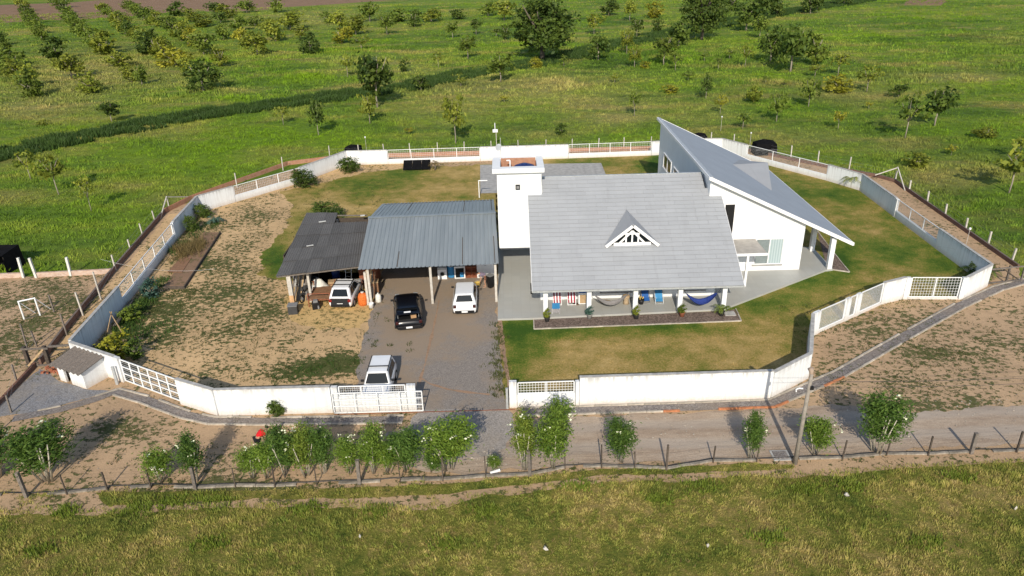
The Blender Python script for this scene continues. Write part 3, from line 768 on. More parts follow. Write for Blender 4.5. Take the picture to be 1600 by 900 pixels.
ditch_px = [(-90, 268), (0, 243), (90, 223), (180, 205), (260, 189), (350, 175), (420, 166), (500, 155), (570, 146), (620, 141), (700, 122), (760, 110), (810, 104), (860, 95), (930, 78), (1000, 62), (1080, 46), (1180, 27), (1300, 8), (1390, -8), (1470, -18)]
dl = [Vector(G(u, v)[:2]) for u, v in ditch_px]
pp = []
for a, b in zip(dl[:-1], dl[1:]):
    L = (b - a).length; far = (a.y + b.y) / 2; n = int(L * (75 if far < 140 else 50))
    nrm = Vector((-(b - a).y, (b - a).x)).normalized()
    for _ in range(n):
        t_ = rs0.uniform(); wdt = 3.6 + 1.5 * noise.noise(Vector((a.x * .1 + t_, a.y * .1, 2))) + (far - 90) * .012
        q = a + (b - a) * t_ + nrm * rs0.uniform(-.95, .95) * wdt
        if noise.noise(Vector((q.x * .3, q.y * .3, 9))) > -.28: pp.append((q.x, q.y))
pp = np.array(pp); nz = npnoise(pp, .35, 3)
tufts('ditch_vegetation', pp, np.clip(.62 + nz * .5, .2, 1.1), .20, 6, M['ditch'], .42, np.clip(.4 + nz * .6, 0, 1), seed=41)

# ------------------------------------------------------------------ the house
HL = (8.0, 46.0, 0.0)
house = thing('house', 'large white house with grey gable roof, square water tower and sloping grey wing', 'house', HL)
floor_poly = [(-1.0, 43.0), (1.38, 43.0), (14.0, 43.55), (23.15, 49.38), (23.75, 49.5), (23.85, 53.6), (22.0, 54.6), (-1.0, 56.0)]
mb = MB(); mb.prism([(x, y, 0.0) for x, y in floor_poly], (0, 0, .15)); mb.build('veranda_floor', M['floor'], kind='structure')

SL = .557; TH = math.atan(SL); EY, EZ = 42.8, 2.2
X0, X1, XN0, XN1, YN, RY = 1.3, 14.97, 2.36, 13.92, 50.2, 51.6
def rz_(y): return EZ + SL * (y - EY)
mb = MB()
down = Vector((0, 0, -.13))
mb.prism([(X0, EY, EZ), (X1, EY, EZ), (X1, YN, rz_(YN)), (X0, YN, rz_(YN))], down)
mb.prism([(XN0, YN + .004, rz_(YN)), (XN1, YN + .004, rz_(YN)), (XN1, RY, rz_(RY)), (XN0, RY, rz_(RY))], down)
mb.prism([(XN0, RY + .004, rz_(RY)), (XN1, RY + .004, rz_(RY)), (XN1, 58.2, rz_(RY) - .557 * 6.6), (XN0, 58.2, rz_(RY) - .557 * 6.6)], down)
roof = mb.build('roof', simple('roof_felt', (.17, .175, .18), .9, .15, 3), house)
mb = MB(); mb.beam((XN0 - .03, RY + .03, rz_(RY) + .035), (XN1 + .05, RY + .03, rz_(RY) + .035), .16, .05, 0); mb.build('ridge_cap', M['galv'], roof)
for x in (X0 - .012, X1 + .012): MB().beam((x, EY - .01, EZ - .08), (x, YN, rz_(YN) - .08), .025, .17).build('fascia', M['white_trim'], roof)
MB().beam((X0, EY - .012, EZ - .07), (X1, EY - .012, EZ - .07), .025, .12).build('eave_board', M['galv'], roof)
NR = 27; CO = (RY - EY) / math.cos(TH) / NR; NW = 10; SW = (X1 - X0) / NW
def shingle_mesh(wd):
    g = .007; L = CO - .017; m_ = MB()
    m_.add([(0, 0, .001), (wd - g, 0, .001), (wd - g, L, .001), (0, L, .001), (0, 0, .026), (wd - g, 0, .026), (wd - g, L, .014), (0, L, .014)],
           [(3, 2, 1, 0), (4, 5, 6, 7), (0, 1, 5, 4), (1, 2, 6, 5), (2, 3, 7, 6), (3, 0, 4, 7)])
    return m_.mesh('shingle', M['shingle'])
cache = {}
rs = random.Random(4)
ro = origin_of(roof)
for i in range(NR):
    s0 = i * CO; y = EY + s0 * math.cos(TH); a, b = (X0, X1) if y < YN - .05 else (XN0, XN1)
    x = a; off = SW * (.5 if i % 2 else 1.0) * (1 if a == X0 else .8)
    while x < b - .05:
        wd = min(off, b - x); off = SW
        key = round(wd, 2)
        if key not in cache: cache[key] = shingle_mesh(wd)
        o = mesh_obj('shingle', cache[key], roof, Vector((x, y, EZ + s0 * math.sin(TH) + .002)) - ro)
        o.rotation_euler = (TH + rs.uniform(-.0015, .0015), 0, 0)
        x += wd
# body under the gable
mb = MB()
mb.prism([(1.95, 45.65, .0), (1.95, 45.65, rz_(45.65) - .15), (1.95, RY, rz_(RY) - .15), (1.95, 57.5, 3.72), (1.95, 57.5, 0)], (12.0, 0, 0))
body = mb.build('wall', M['house'], house)
def window(parent, x0, x1, y, z0, z1, panes, sill=True, depth=.06):
    f = MB(); t_ = .07
    f.box(x0 - t_, x1 + t_, y - depth, y - .002, z1, z1 + t_); f.box(x0 - t_, x1 + t_, y - depth, y - .002, z0 - t_, z0)
    f.box(x0 - t_, x0, y - depth, y - .002, z0 + .001, z1 - .001); f.box(x1, x1 + t_, y - depth, y - .002, z0 + .001, z1 - .001)
    n = len(panes); wd = (x1 - x0) / n
    for k in range(1, n): f.box(x0 + k * wd - .03, x0 + k * wd + .03, y - depth + .004, y - .002, z0 + .001, z1 - .001)
    f.build('window_frame', M['white_trim'], parent)
    for k, m_ in enumerate(panes):
        g = MB(); g.box(x0 + k * wd + .032, x0 + (k + 1) * wd - .032, y - .028, y - .006, z0 + .003, z1 - .003); g.build('pane', m_, parent)
    if sill:
        s_ = MB(); s_.box(x0 - .15, x1 + .12, y - .14, y - .004, z0 - .15, z0 - .085); s_.build('window_sill', M['concrete'], parent)
window(body, 6.2, 8.35, 45.65, .72, 1.75, [M['glass_dark']] * 2)
window(body, 11.55, 13.2, 45.65, .72, 1.75, [M['glass_dark']] * 2)
d = MB(); d.box(2.7, 3.6, 45.6, 45.648, .16, 2.3); d.build('door', M['white_trim'], body)
mb = MB(); mb.box(2.0, 14.1, 43.37, 43.63, 2.12, 2.44); mb.build('beam', M['house'], house)
for x in (2.18, 5.05, 8.10, 11.05, 13.95):
    mb = MB(); mb.box(x - .15, x + .15, 43.35, 43.65, .15, 2.118); mb.build('column', M['house'], house, bevel=.012)
for zz in (1.75, 1.45):
    mb = MB(); mb.box(1.22, 1.42, 43.9, 44.12, zz, zz + (.42 if zz > 1.6 else .18)); mb.beam((1.38, 44.0, zz + .2), (1.95, 44.0, zz + .3), .03, .03); mb.build('wall_lamp', M['black'], house)

# dormer
dm = MB(); A = Vector((8.13, 45.72, 5.42)); Bk = Vector((8.13, 48.62, 5.44))
for e in (Vector((6.33, 45.72, 3.98)), Vector((9.92, 45.72, 3.96))):
    dm.prism([A, e, Vector((e.x, e.y + .15, e.z)), Bk], (0, 0, .07))
dor = dm.build('dormer_roof', M['shingle'], house)
mb = MB()
for e in (6.36, 9.9):
    mb.beam((8.13 + (-.04 if e < 8 else .04), 45.69, 5.37), (e, 45.69, 3.95), .05, .20, 0, (0, 0, 1))
mb.build('bargeboard', M['white_trim'], dor)
mb = MB(); mb.prism([(6.75, 45.95, 3.93), (9.5, 45.95, 3.93), (8.13, 45.95, 5.22)], (0, .05, 0)); mb.build('glazing', M['glass_dark'], dor)
mb = MB()
mb.box(6.9, 9.4, 45.86, 45.948, 3.94, 4.14)
for x in (7.72, 8.13, 8.54): mb.box(x - .05, x + .05, 45.87, 45.946, 4.142, 4.72)
mb.box(7.62, 8.64, 45.866, 45.944, 4.722, 4.82)
mb.beam((7.3, 45.9, 4.12), (8.13, 45.9, 4.97), .07, .12); mb.beam((8.96, 45.9, 4.12), (8.13, 45.905, 4.97), .07, .12)
mb.build('dormer_frame', M['white_trim'], dor)

# water tower
MB().box(-.85, 1.94, 55.0, 57.4, .0, 4.0).build('service_wall', M['house'], house)
mb = MB(); tx0, tx1, ty0, ty1 = -.85, 2.28, 50.1, 52.95
mb.box(tx0, tx1, ty0, ty0 + .18, 2.27, 8.0)
mb.box(tx0, tx0 + .18, ty0 + .182, ty1 - .182, 2.27, 8.0); mb.box(tx1 - .18, tx1, ty0 + .182, ty1 - .182, 2.27, 8.0); mb.box(tx0, tx1, ty1 - .18, ty1, 2.27, 8.0)
mb.box(tx0 + .182, tx1 - .182, ty0 + .182, ty1 - .182, 2.3, 2.45)
tower = mb.build('water_tower', M['house'], house)
mb = MB(); ox0, ox1, oy0, oy1 = tx0 + .26, tx1 - .3, ty0 + .24, ty1 - .28
a, b, c_, d_ = tx0 - .32, tx1 + .2, ty0 - .35, ty1 - .02
mb.box(a, b, c_, oy0, 8.002, 8.33); mb.box(a, b, oy1, d_, 8.002, 8.33); mb.box(a, ox0, oy0 + .001, oy1 - .001, 8.002, 8.33); mb.box(ox1, b, oy0 + .001, oy1 - .001, 8.002, 8.33)
rim = mb.build('tower_rim', M['house'], tower, bevel=.02)
mb = MB(); mb.box(ox0 - .2, ox1 + .2, oy1 + .002, oy1 + .05, 7.2, 8.0); mb.box(ox0 - .02, ox0 + .02, oy0, oy1, 7.2, 8.1); mb.box(ox1 - .02, ox1 + .02, oy0, oy1, 7.2, 8.1)
mb.box(ox0, ox1, oy0, oy1, 7.15, 7.22); mb.box(ox0 + .03, ox1 - .03, oy1 - .06, oy1 + .03, 7.2, 8.31)
mb.build('brick_lining', M['brick_orange'], tower)
mb = MB(); mb.cyl((.1, 51.6, 7.2), (.1, 51.6, 8.42), .05, 8); mb.cyl((.1, 51.6, 8.42), (-.15, 51.6, 8.42), .05, 8); mb.build('pipe', M['white_trim'], tower)
mb = MB(); z_ = height_at(810, 292, 50.1)
mb.box(.44, .76, 49.98, 50.098, z_ - .17, z_ + .17); mb.box(.50, .70, 49.966, 49.979, z_ - .10, z_ + .10, 1); mb.build('floodlight', [M['black'], M['grey_plastic']], tower)
tk = MB(); tk.lathe([(.80, 0), (.86, .25), (.86, .62), (.72, .82), (.45, .92), (.2, .96), (.01, .97)], 20)
tank = thing('water_tank', 'dark blue domed water tank inside the brick top of the white tower', 'water tank', (1.12, 51.42, 7.225))
tk.build('tank_body', M['blue_dark'], tank, world=False, smooth=True)
mb = MB(); mb.lathe([(.22, .95), (.22, 1.0), (.01, 1.01)], 14); mb.build('lid', M['blue_dark'], tank, world=False)
ant = thing('antenna', 'thin grey mast with a small dish at the back left corner of the water tower', 'antenna', (-.55, 52.8, 8.33))
mb = MB(); mb.cyl((0, 0, 0), (0, 0, 1.45), .022, 6); mb.build('mast', M['galv'], ant, world=False)
mb = MB(); mb.lathe([(.01, 0), (.12, .02), (.22, .07), (.26, .12)], 12); ds = mb.build('dish', M['galv'], ant, world=False); ds.location = (-.1, -.06, .75); ds.rotation_euler = (R(65), 0, R(-30))

# the sloping wing
WS = .481
def wz(x): return 7.55 - WS * (x - 13.9)
mb = MB(); mb.prism([(13.9, 49.15, 7.55), (24.72, 49.15, wz(24.72)), (24.72, 68.3, wz(24.72)), (13.9, 68.3, 7.55)], (0, 0, -.10)); wroof = mb.build('wing_roof', M['wing_roof'], house)
mb = MB()
mb.beam((13.9, 49.13, 7.45), (24.73, 49.13, wz(24.73) - .10), .06, .24, 0, (0, 0, 1)); mb.beam((24.74, 49.1, wz(24.74) - .1), (24.74, 68.3, wz(24.74) - .1), .06, .2); mb.beam((13.88, 49.1, 7.44), (13.88, 68.3, 7.44), .05, .22)
mb.beam((13.9, 68.31, 7.45), (24.73, 68.31, wz(24.73) - .10), .06, .24, 0, (0, 0, 1))
mb.build('fascia', M['white_trim'], wroof)
mb = MB(); mb.beam((14.02, 49.2, 7.52), (14.02, 68.2, 7.52), .25, .03); mb.build('flashing', M['galv'], wroof)
mb = MB()
rr = G(1200, 254, 5.16); L0 = Vector((18.88, 60.32, 5.16)); F0 = Vector((20.79, 55.83, 4.25))
mb.add([L0, Vector((rr.x, rr.y, 5.16)), F0, Vector((20.79, 64.9, 4.25)), F0 + Vector((0, 0, -.03)), Vector((20.79, 64.9, 4.2)), Vector((rr.x, rr.y, 3.0)), L0 + Vector((0, 0, -.1))],
       [(0, 2, 1), (0, 1, 3), (1, 2, 4, 6), (1, 6, 5, 3), (0, 3, 5, 7), (0, 7, 4, 2)])
mb.build('cross_gable', M['shingle'], wroof)
mb = MB()
xs_ = [14.1, 21.25]
mb.prism([(14.1, 49.6, 0), (14.1, 49.6, wz(14.1) - .13), (21.25, 49.6, wz(21.25) - .13), (21.25, 49.6, 0)], (0, 5.4, 0))
mb.prism([(14.101, 55.004, 0), (14.101, 55.004, wz(14.1) - .13), (23.6, 55.004, wz(23.6) - .13), (23.6, 55.004, 0)], (0, 12.6, 0))
wwall = mb.build('wing_wall', M['house'], house)
window(wwall, 17.85, 19.8, 49.6, .72, 2.62, [simple('grey_curtain', (.20, .235, .24), .3, .1, 6), M['curtain']])
mb = MB(); mb.box(15.3, 15.98, 49.57, 49.597, 2.9, 5.36); mb.build('tall_opening', M['black'], wwall)  # flat black panel, its colour stands in for the shade inside the opening
mb = MB(); mb.box(15.98, 16.08, 49.54, 49.596, 2.9, 5.46); mb.box(15.2, 15.979, 49.54, 49.596, 5.36, 5.46); mb.box(15.22, 15.30, 49.54, 49.596, 2.9, 5.358); mb.build('opening_frame', M['white_trim'], wwall)
for (ya, yb, za, zb) in ((62.1, 65.2, 3.75, 4.95), (59.3, 60.9, 3.75, 4.85)):
    mb = MB(); mb.box(14.085, 14.098, ya, (ya + yb) / 2 - .03, za, zb); mb.box(14.085, 14.098, (ya + yb) / 2 + .03, yb, za, zb); mb.build('side_pane', M['glass_dark'], wwall)
    mb = MB()
    mb.box(14.03, 14.097, ya - .1, yb + .1, zb, zb + .09); mb.box(14.0, 14.097, ya - .15, yb + .15, za - .1, za); mb.box(14.04, 14.097, ya - .09, ya, za, zb); mb.box(14.04, 14.097, yb, yb + .09, za, zb); mb.box(14.05, 14.097, (ya + yb) / 2 - .035, (ya + yb) / 2 + .035, za, zb)
    mb.build('side_frame', M['white_trim'], wwall)
for (x, y) in ((23.45, 49.62), (23.5, 53.1)):
    mb = MB(); mb.box(x - .17, x + .17, y - .17, y + .17, .15, wz(x) - .34); mb.build('porch_column', M['house'], house, bevel=.012)
mb = MB(); mb.prism([(21.25, 49.5, wz(21.25) - .34), (23.7, 49.5, wz(23.7) - .34), (23.7, 49.5, wz(23.7) - .125), (21.25, 49.5, wz(21.25) - .125)], (0, .24, 0)); mb.prism([(23.35, 49.75, wz(23.6) - .34), (23.6, 49.75, wz(23.6) - .34), (23.6, 49.75, wz(23.6) - .125), (23.35, 49.75, wz(23.35) - .125)], (0, 5.2, 0))
mb.build('porch_beam', M['house'], house)
# canopy over the side entrance
mb = MB(); mb.box(14.98, 17.72, 46.9, 49.596, 2.52, 2.68); can = mb.build('canopy_slab', simple('canopy_concrete', (.40, .375, .34), .9, .14, 3, bump=.2), house)
mb = MB(); mb.box(15.05, 17.75, 46.86, 46.897, 2.50, 2.69); mb.build('canopy_edge', M['house'], can)
mb = MB(); mb.box(16.36, 16.52, 46.93, 47.08, .15, 2.515); mb.build('canopy_post', M['white_trim'], can)

# gravel beds by the veranda, with thin kerbs
sheet('planting_bed', [(1.36, 42.98), (1.36, 41.72), (14.72, 42.05), (14.82, 43.7), (14.02, 43.5)], .03, M['bed'], 1.0, .4, .03)
porch_bed = [tuple(G(u, v)[:2]) for u, v in ((1292, 421), (1327, 426), (1306, 400), (1277, 362))]
sheet('porch_bed', porch_bed, .03, M['bed'], 1.0, .4, .02)

def kerb_line(owner, pts, piece=.98, wd=.10, ht=.10, gap=.02, mat='kerb', skip=0.0, seed=2, jog=.02, matfn=None):
    rr_ = random.Random(seed); ow = origin_of(owner)
    for a, b in zip(pts[:-1], pts[1:]):
        a, b = Vector((a[0], a[1], 0)), Vector((b[0], b[1], 0)); d_ = b - a; n = max(1, int(round(d_.length / piece))); L = d_.length / n
        ang = math.atan2(d_.y, d_.x)
        key = (round(L, 2), wd, ht)
        me = {}
        for k in range(n):
            if rr_.random() < skip: continue
            p = a + d_ * ((k + .5) / n)
            mt = matfn(p) if matfn else mat
            ck = (key, mt)
            if ck not in KC: KC[ck] = MB().cbox((0, 0, 0), (L - gap, wd, ht)).mesh('kerb_stone', M[mt])
            o = mesh_obj('kerb_stone', KC[ck], owner, Vector((p.x, p.y, ht / 2 + rr_.uniform(-.02, .005))) - ow, ang + rr_.uniform(-jog, jog))
KC = {}
for nm, pts in (('planting_bed', [(1.36, 43.0), (1.36, 41.66), (14.76, 42.0), (14.9, 43.72)]), ('porch_bed', [porch_bed[0], porch_bed[1], porch_bed[2], porch_bed[3]])):
    kerb_line(bpy.data.objects[nm], pts, 1.1, .07, .09, .012)
mb = MB(); mb.box(13.95, 14.65, 42.75, 43.3, .03, .10); mb.build('step_slab', M['concrete'], bpy.data.objects['planting_bed'])

# gravel footpaths outside the wall, each with kerb pieces
def footpath(name, cl, wd):
    L = []; Rr = []
    for i, p in enumerate(cl):
        a = Vector(cl[max(i - 1, 0)]); b = Vector(cl[min(i + 1, len(cl) - 1)]); d_ = (b - a).normalized(); nn_ = Vector((-d_.y, d_.x)) * wd / 2
        L.append(tuple(Vector(p) + nn_)); Rr.append(tuple(Vector(p) - nn_))
    sheet(name, L + Rr[::-1], .03, M['path'], .6, .4, .03)
    return L, Rr, bpy.data.objects[name]
cl1 = [tuple(G(u, v)[:2]) for u, v in ((20, 655), (95, 640), (150, 624), (182, 613), (225, 625), (290, 649), (330, 658), (420, 659), (520, 658), (630, 656))]
L, Rr, ow = footpath('footpath', cl1, .66)
kerb_line(ow, L[3:], .95, skip=.12, seed=5); kerb_line(ow, L[:4], .95, skip=.5, seed=8); kerb_line(ow, Rr[3:], .95, skip=.06, seed=6); kerb_line(ow, Rr[:4], .95, skip=.7, seed=7)
cl2 = [tuple(G(u, v)[:2]) for u, v in ((815, 645), (930, 641), (1060, 637), (1206, 631), (1262, 607), (1310, 586), (1400, 534), (1500, 478), (1560, 451), (1600, 440), (1660, 436))]
L, Rr, ow = footpath('footpath', cl2, .70)
def kmat(p):
    u, v = to_px(p.x, p.y)
    return 'kerb_brick' if (1030 < u < 1222 or 1285 < u < 1325) and noise.noise(Vector((p.x * .5, p.y * .5, 3))) > -.35 else 'kerb'
kerb_line(ow, L, .95, skip=.10, seed=9); kerb_line(ow, Rr, .95, skip=.05, seed=10, matfn=kmat)

# ------------------------------------------------------------------ carport
cr_ = thing('carport', 'open carport with a blue grey corrugated metal roof on white posts between shed and house', 'carport', (-10.3, 45.62, 0), R(2.0))
CW, CF, CB, CZ, CM = 9.42, 6.72, 7.5, 3.02, .19
def rib_sheet(wd, run, slope, name, mat, per=.286, hgt=.045, waves=None):
    m_ = MB(); n = int(round(wd / per)); prof = []
    for k in range(n):
        x = k * per
        prof += [(x, 0), (x + per * .60, 0), (x + per * .70, hgt), (x + per * .88, hgt), (x + per * .98, 0)]
    prof.append((n * per + .02, 0))
    vs = [(x, 0, z) for x, z in prof] + [(x, run, z + run * slope) for x, z in prof]
    q = len(prof); m_.add(vs, [(i, i + 1, q + i + 1, q + i) for i in range(q - 1)])
    return m_.mesh(name, mat, fix=False)
per = CW / 33
mf = rib_sheet(3 * per, CF, CM, 'roof_sheet', M['metal_roof'], per); mbk = rib_sheet(3 * per, CB, -CM, 'roof_sheet', M['metal_roof'], per)
for k in range(11):
    mesh_obj('roof_sheet', mf, cr_, (k * 3 * per, -.35, CZ - .35 * CM + (.004 if k % 2 else 0)))
    mesh_obj('roof_sheet', mbk, cr_, (k * 3 * per, CF - .35 - .005, CZ + (CF - .35) * CM - .35 * CM * 0 - .002 + (.004 if k % 2 else 0)))
mb = MB(); mb.beam((-.05, CF - .35, CZ + (CF - .35) * CM + .05), (CW + .05, CF - .35, CZ + (CF - .35) * CM + .05), .35, .025); mb.build('ridge_cap', M['metal_roof'], cr_, world=False)
for (x, y, z1) in ((.55, .1, CZ - .16), (4.78, .05, CZ - .16), (9.2, -.1, CZ - .2), (.5, 6.5, 4.1), (4.78, 6.5, 4.1), (9.2, 6.5, 4.1), (.5, 13.4, 2.75), (4.78, 13.4, 2.75), (9.2, 13.4, 2.75)):
    mb = MB(); mb.box(x - .08, x + .08, y - .08, y + .08, 0, z1); mb.build('post', M['concrete_post'], cr_, world=False)
for y, z in ((.05, CZ - .12), (6.5, 4.16), (13.4, 2.85)):
    mb = MB(); mb.box(.2, 9.3, y - .05, y + .05, z - .06, z + .06); mb.build('beam', M['wood_dark'], cr_, world=False)
for x in (.5, 2.6, 4.78, 7.0, 9.2):
    mb = MB(); mb.beam((x, -.2, CZ - .09), (x, 6.35, CZ + 6.3 * CM - .06), .06, .12); mb.beam((x, 6.4, CZ + 6.3 * CM - .06), (x, 13.8, CZ - .25), .06, .12); mb.build('rafter', M['wood_dark'], cr_, world=False)

# ------------------------------------------------------------------ old shed
shed = thing('shed', 'old lean to shed with a dark mossy corrugated roof left of the carport', 'shed', (-16.2, 46.3, 0))
FLp, FRp, BLp, BRp = G(432, 431, 2.5), G(566, 415, 2.74), G(479, 333, 2.85), G(574, 333, 3.05)
def bil(u, v): return (FLp * (1 - u) + FRp * u) * (1 - v) + (BLp * (1 - u) + BRp * u) * v
rs = random.Random(8)
def corr_sheet(u0, u1, v0, v1, lift):
    m_ = MB(); n = 24
    for j in (0, 1):
        for i in range(n + 1):
            p = bil(u0 + (u1 - u0) * i / n, v0 + (v1 - v0) * j)
            m_.v.append((p.x, p.y, p.z + lift - .035 * j + .022 * math.sin(i / n * 2 * math.pi * 6)))
    for i in range(n): m_.f.append([i, i + 1, n + 2 + i, n + 1 + i]); m_.m.append(0)
    return m_
for r_ in range(5):
    for c in range(6):
        if r_ == 4 and c >= 3: continue
        corr_sheet(c / 6 - .004, (c + 1) / 6 + .012, r_ / 5 * 1.0 - .012, (r_ + 1) / 5 + .012, .03 + rs.uniform(-.012, .018) + .006 * (c % 2)).build('roof_sheet', M['dark_roof'], shed, fix=False)
for v in (-.002, .33, .66, .97): MB().beam(bil(0, v) + Vector((0, 0, -.08)), bil(1, v) + Vector((0, 0, -.08)), .055, .10).build('purlin', M['wood_grey'], shed)
mb = MB(); mb.box(-15.34, -15.06, 45.75, 46.0, .95, 2.42); mb.build('post', M['concrete_post'], shed)
mb = MB(); mb.box(-15.35, -15.05, 45.74, 46.01, .0, .948); mb.build('post', simple('orange_stained_post', (.55, .33, .17), .85, .3, 4), shed)
for (x, y, z) in ((-14.1, 46.6, 2.2), (-10.0, 45.9, 2.5), (-16.5, 56.6, 2.5), (-11.3, 56, 2.8), (-14, 56.4, 2.6)):
    mb = MB(); mb.box(x - .08, x + .08, y - .08, y + .08, 0, z); mb.build('post', M['concrete_post'], shed)
for b_ in ((-16.7, -11.0, 56.7, 56.8, 0, 2.6), (-16.72, -16.64, 50, 56.6, 0, 2.2)): MB().box(*b_).build('board_wall', M['wood_dark'], shed)
for (u, v, su, sv, rz0) in ((.32, .82, .55, .18, .35), (.27, .40, .5, .16, .4), (.93, .93, .35, .3, .2)):
    p = bil(u, v); o = MB().cbox((p.x, p.y, p.z + .07), (su, sv, .015), rz0).build('patch_sheet', M['white_post'], shed)

# ------------------------------------------------------------------ perimeter wall: one thing per straight run
WH = 1.62
def wall_run(label, segs, thick=.16, off=None):
    """segs: list of (p, q, kind, [args]) kinds: wall, low (low wall + mesh railing), pillar"""
    p0 = segs[0][0]
    t = thing('perimeter_wall', label, 'wall', (p0[0], p0[1], 0))
    for sg in segs:
        p, q, kind = Vector((sg[0][0], sg[0][1], 0)), Vector((sg[1][0], sg[1][1], 0)), sg[2]
        arg = sg[3] if len(sg) > 3 else {}
        h = arg.get('h', WH); d_ = q - p; L = d_.length; ang = math.atan2(d_.y, d_.x); mid = (p + q) / 2
        if kind == 'wall':
            mb = MB(); mb.cbox((mid.x, mid.y, h / 2), (L, thick, h), ang); w_ = mb.build('wall_panel', M['wall'], t)
            mb = MB(); mb.cbox((mid.x, mid.y, h + .02), (L + .02, thick + .05, .04), ang); mb.build('coping', M['cap'], w_)
        elif kind == 'pillar':
            mb = MB(); mb.cbox((mid.x, mid.y, h / 2), (L, thick + .06, h), ang); mb.build('pillar', M['wall'], t, bevel=.01)
        elif kind == 'low':
            lh = arg.get('lh', .42); tb = arg.get('tb', .06)
            mb = MB(); mb.cbox((mid.x, mid.y, lh / 2), (L, thick, lh), ang); lw = mb.build('low_wall', M['wall'], t)
            e = d_.normalized(); a, b = p + e * .05, q - e * .05; z0, z1 = lh + .04, h - .02
            mb = MB(); Z = lambda P_, z: (P_.x, P_.y, z)
            mb.beam(Z(a, z1), Z(b, z1), .05, .05); mb.beam(Z(a, z0), Z(b, z0), .05, .05)
            n = arg.get('n', 3)
            for k in range(n + 1):
                c = a + (b - a) * (k / n); mb.beam(Z(c, z0 + .026), Z(c, z1 - .026), .06, .06)
            rail = mb.build('railing', M['white_metal'], t)
            g = arg.get('grid', .14)
            if g:
                mb = MB(); nx = int((b - a).length / g); nz_ = int((z1 - z0) / g); r_ = arg.get('gr', .010)
                for k in range(1, nx): c = a + (b - a) * (k / nx); mb.beam(Z(c, z0 + .03), Z(c, z1 - .03), r_, r_)
                for k in range(1, nz_): z = z0 + (z1 - z0) * k / nz_; mb.beam(Z(a, z), Z(b, z), r_, r_)
                mb.build('wire_mesh', M[arg.get('gm', 'white_metal')], rail, kind='stuff')
    return t

wall_run('white wall joining the small hut to the gridded metal gate at far left', [((-26.5, 38.7), (-23.0, 36.85), 'wall'), ((-22.98, 36.84), (-22.62, 36.65), 'pillar')])
wall_run('white front wall between the gridded metal gate and the open driveway', [((-18.36, 34.2), (-15.9, 33.0), 'wall'), ((-15.86, 33.0), (-9.75, 33.0), 'wall'), ((-9.7, 33.0), (-9.36, 33.0), 'pillar'),
    ((-9.34, 33.0), (-5.75, 33.0), 'low', {'lh': 1.02, 'n': 3, 'grid': .12}), ((-5.72, 33.0), (-5.25, 33.0), 'pillar')])
wall_run('long white front wall right of the driveway, with a black gridded mesh window', [((-.3, 33.05), (.1, 33.05), 'pillar'), ((.12, 33.05), (3.2, 33.08), 'low', {'lh': .80, 'n': 2, 'grid': .15, 'gr': .016, 'h': 1.52}),
    ((3.22, 33.08), (3.42, 33.1), 'pillar', {'h': 1.5}), ((3.45, 33.1), (13.72, 33.22), 'wall', {'h': 1.72})])
wall_run('short white wall angling back behind the leaning lamp pole', [((13.76, 33.24), (16.45, 35.1), 'wall'), ((16.46, 35.16), (18.3, 39.7), 'wall')])
b3, b4 = Vector((18.42, 39.85)), Vector((25.05, 44.15)); e = (b4 - b3).normalized(); Lw = (b4 - b3).length
def onl(t_): p = b3 + e * t_; return (p.x, p.y)
wall_run('white wall with three mesh openings between pillars at lower right', [(onl(0), onl(.62), 'pillar'), (onl(.66), onl(3.3), 'low', {'lh': .16, 'n': 1, 'grid': .1, 'gr': .008}), (onl(3.32), onl(3.72), 'pillar'),
    (onl(3.74), onl(4.45), 'low', {'lh': .16, 'n': 1, 'grid': .1, 'gr': .008}), (onl(4.47), onl(4.87), 'pillar'), (onl(4.9), onl(7.35), 'low', {'lh': .16, 'n': 1, 'grid': .1, 'gr': .008}), (onl(7.38), (26.4, 44.6), 'wall')])
wall_run('white wall with a wide white wire mesh panel at the right corner', [((26.45, 44.6), (26.75, 44.58), 'pillar'), ((26.78, 44.58), (30.05, 44.36), 'low', {'lh': .14, 'n': 2, 'grid': .18, 'gr': .014}), ((30.08, 44.36), (30.4, 44.35), 'pillar'), ((30.43, 44.38), (33.15, 46.25), 'wall')])
wall_run('pale right boundary wall with a railed gap beside the lawn', [((33.2, 46.35), (33.35, 53.3), 'wall'), ((33.36, 53.33), (33.6, 60.4), 'low', {'lh': .62, 'n': 3, 'grid': .1, 'gr': .006, 'gm': 'galv'}), ((33.61, 60.42), (33.62, 60.75), 'pillar'), ((33.63, 60.78), (33.9, 68.0), 'wall')])
wall_run('white far right wall with a long railing behind the wing roof', [((33.85, 68.1), (32.05, 71.5), 'wall'), ((32.03, 71.54), (26.5, 80.05), 'low', {'lh': .55, 'n': 3, 'grid': .15, 'gr': .008, 'gm': 'galv'}), ((26.47, 80.1), (24.6, 83.2), 'wall'), ((24.55, 83.25), (22.6, 83.45), 'wall')])
wall_run('white back wall behind the house with two railed gaps', [((22.5, 83.4), (16.4, 82.75), 'wall'), ((16.37, 82.75), (6.85, 82.45), 'low', {'lh': .50, 'n': 4, 'grid': .2, 'gr': .010}), ((6.82, 82.45), (-3.2, 82.35), 'wall'),
    ((-3.23, 82.35), (-13.7, 82.12), 'low', {'lh': .50, 'n': 4, 'grid': .2, 'gr': .010}), ((-13.73, 82.12), (-18.35, 82.22), 'wall')])
wall_run('white back left wall stepping down with a slanting railing', [((-18.45, 82.15), (-22.1, 75.75), 'wall'), ((-22.12, 75.7), (-27.05, 69.75), 'low', {'lh': .62, 'n': 3, 'grid': .2, 'gr': .008}), ((-27.08, 69.7), (-29.45, 66.85), 'wall')])
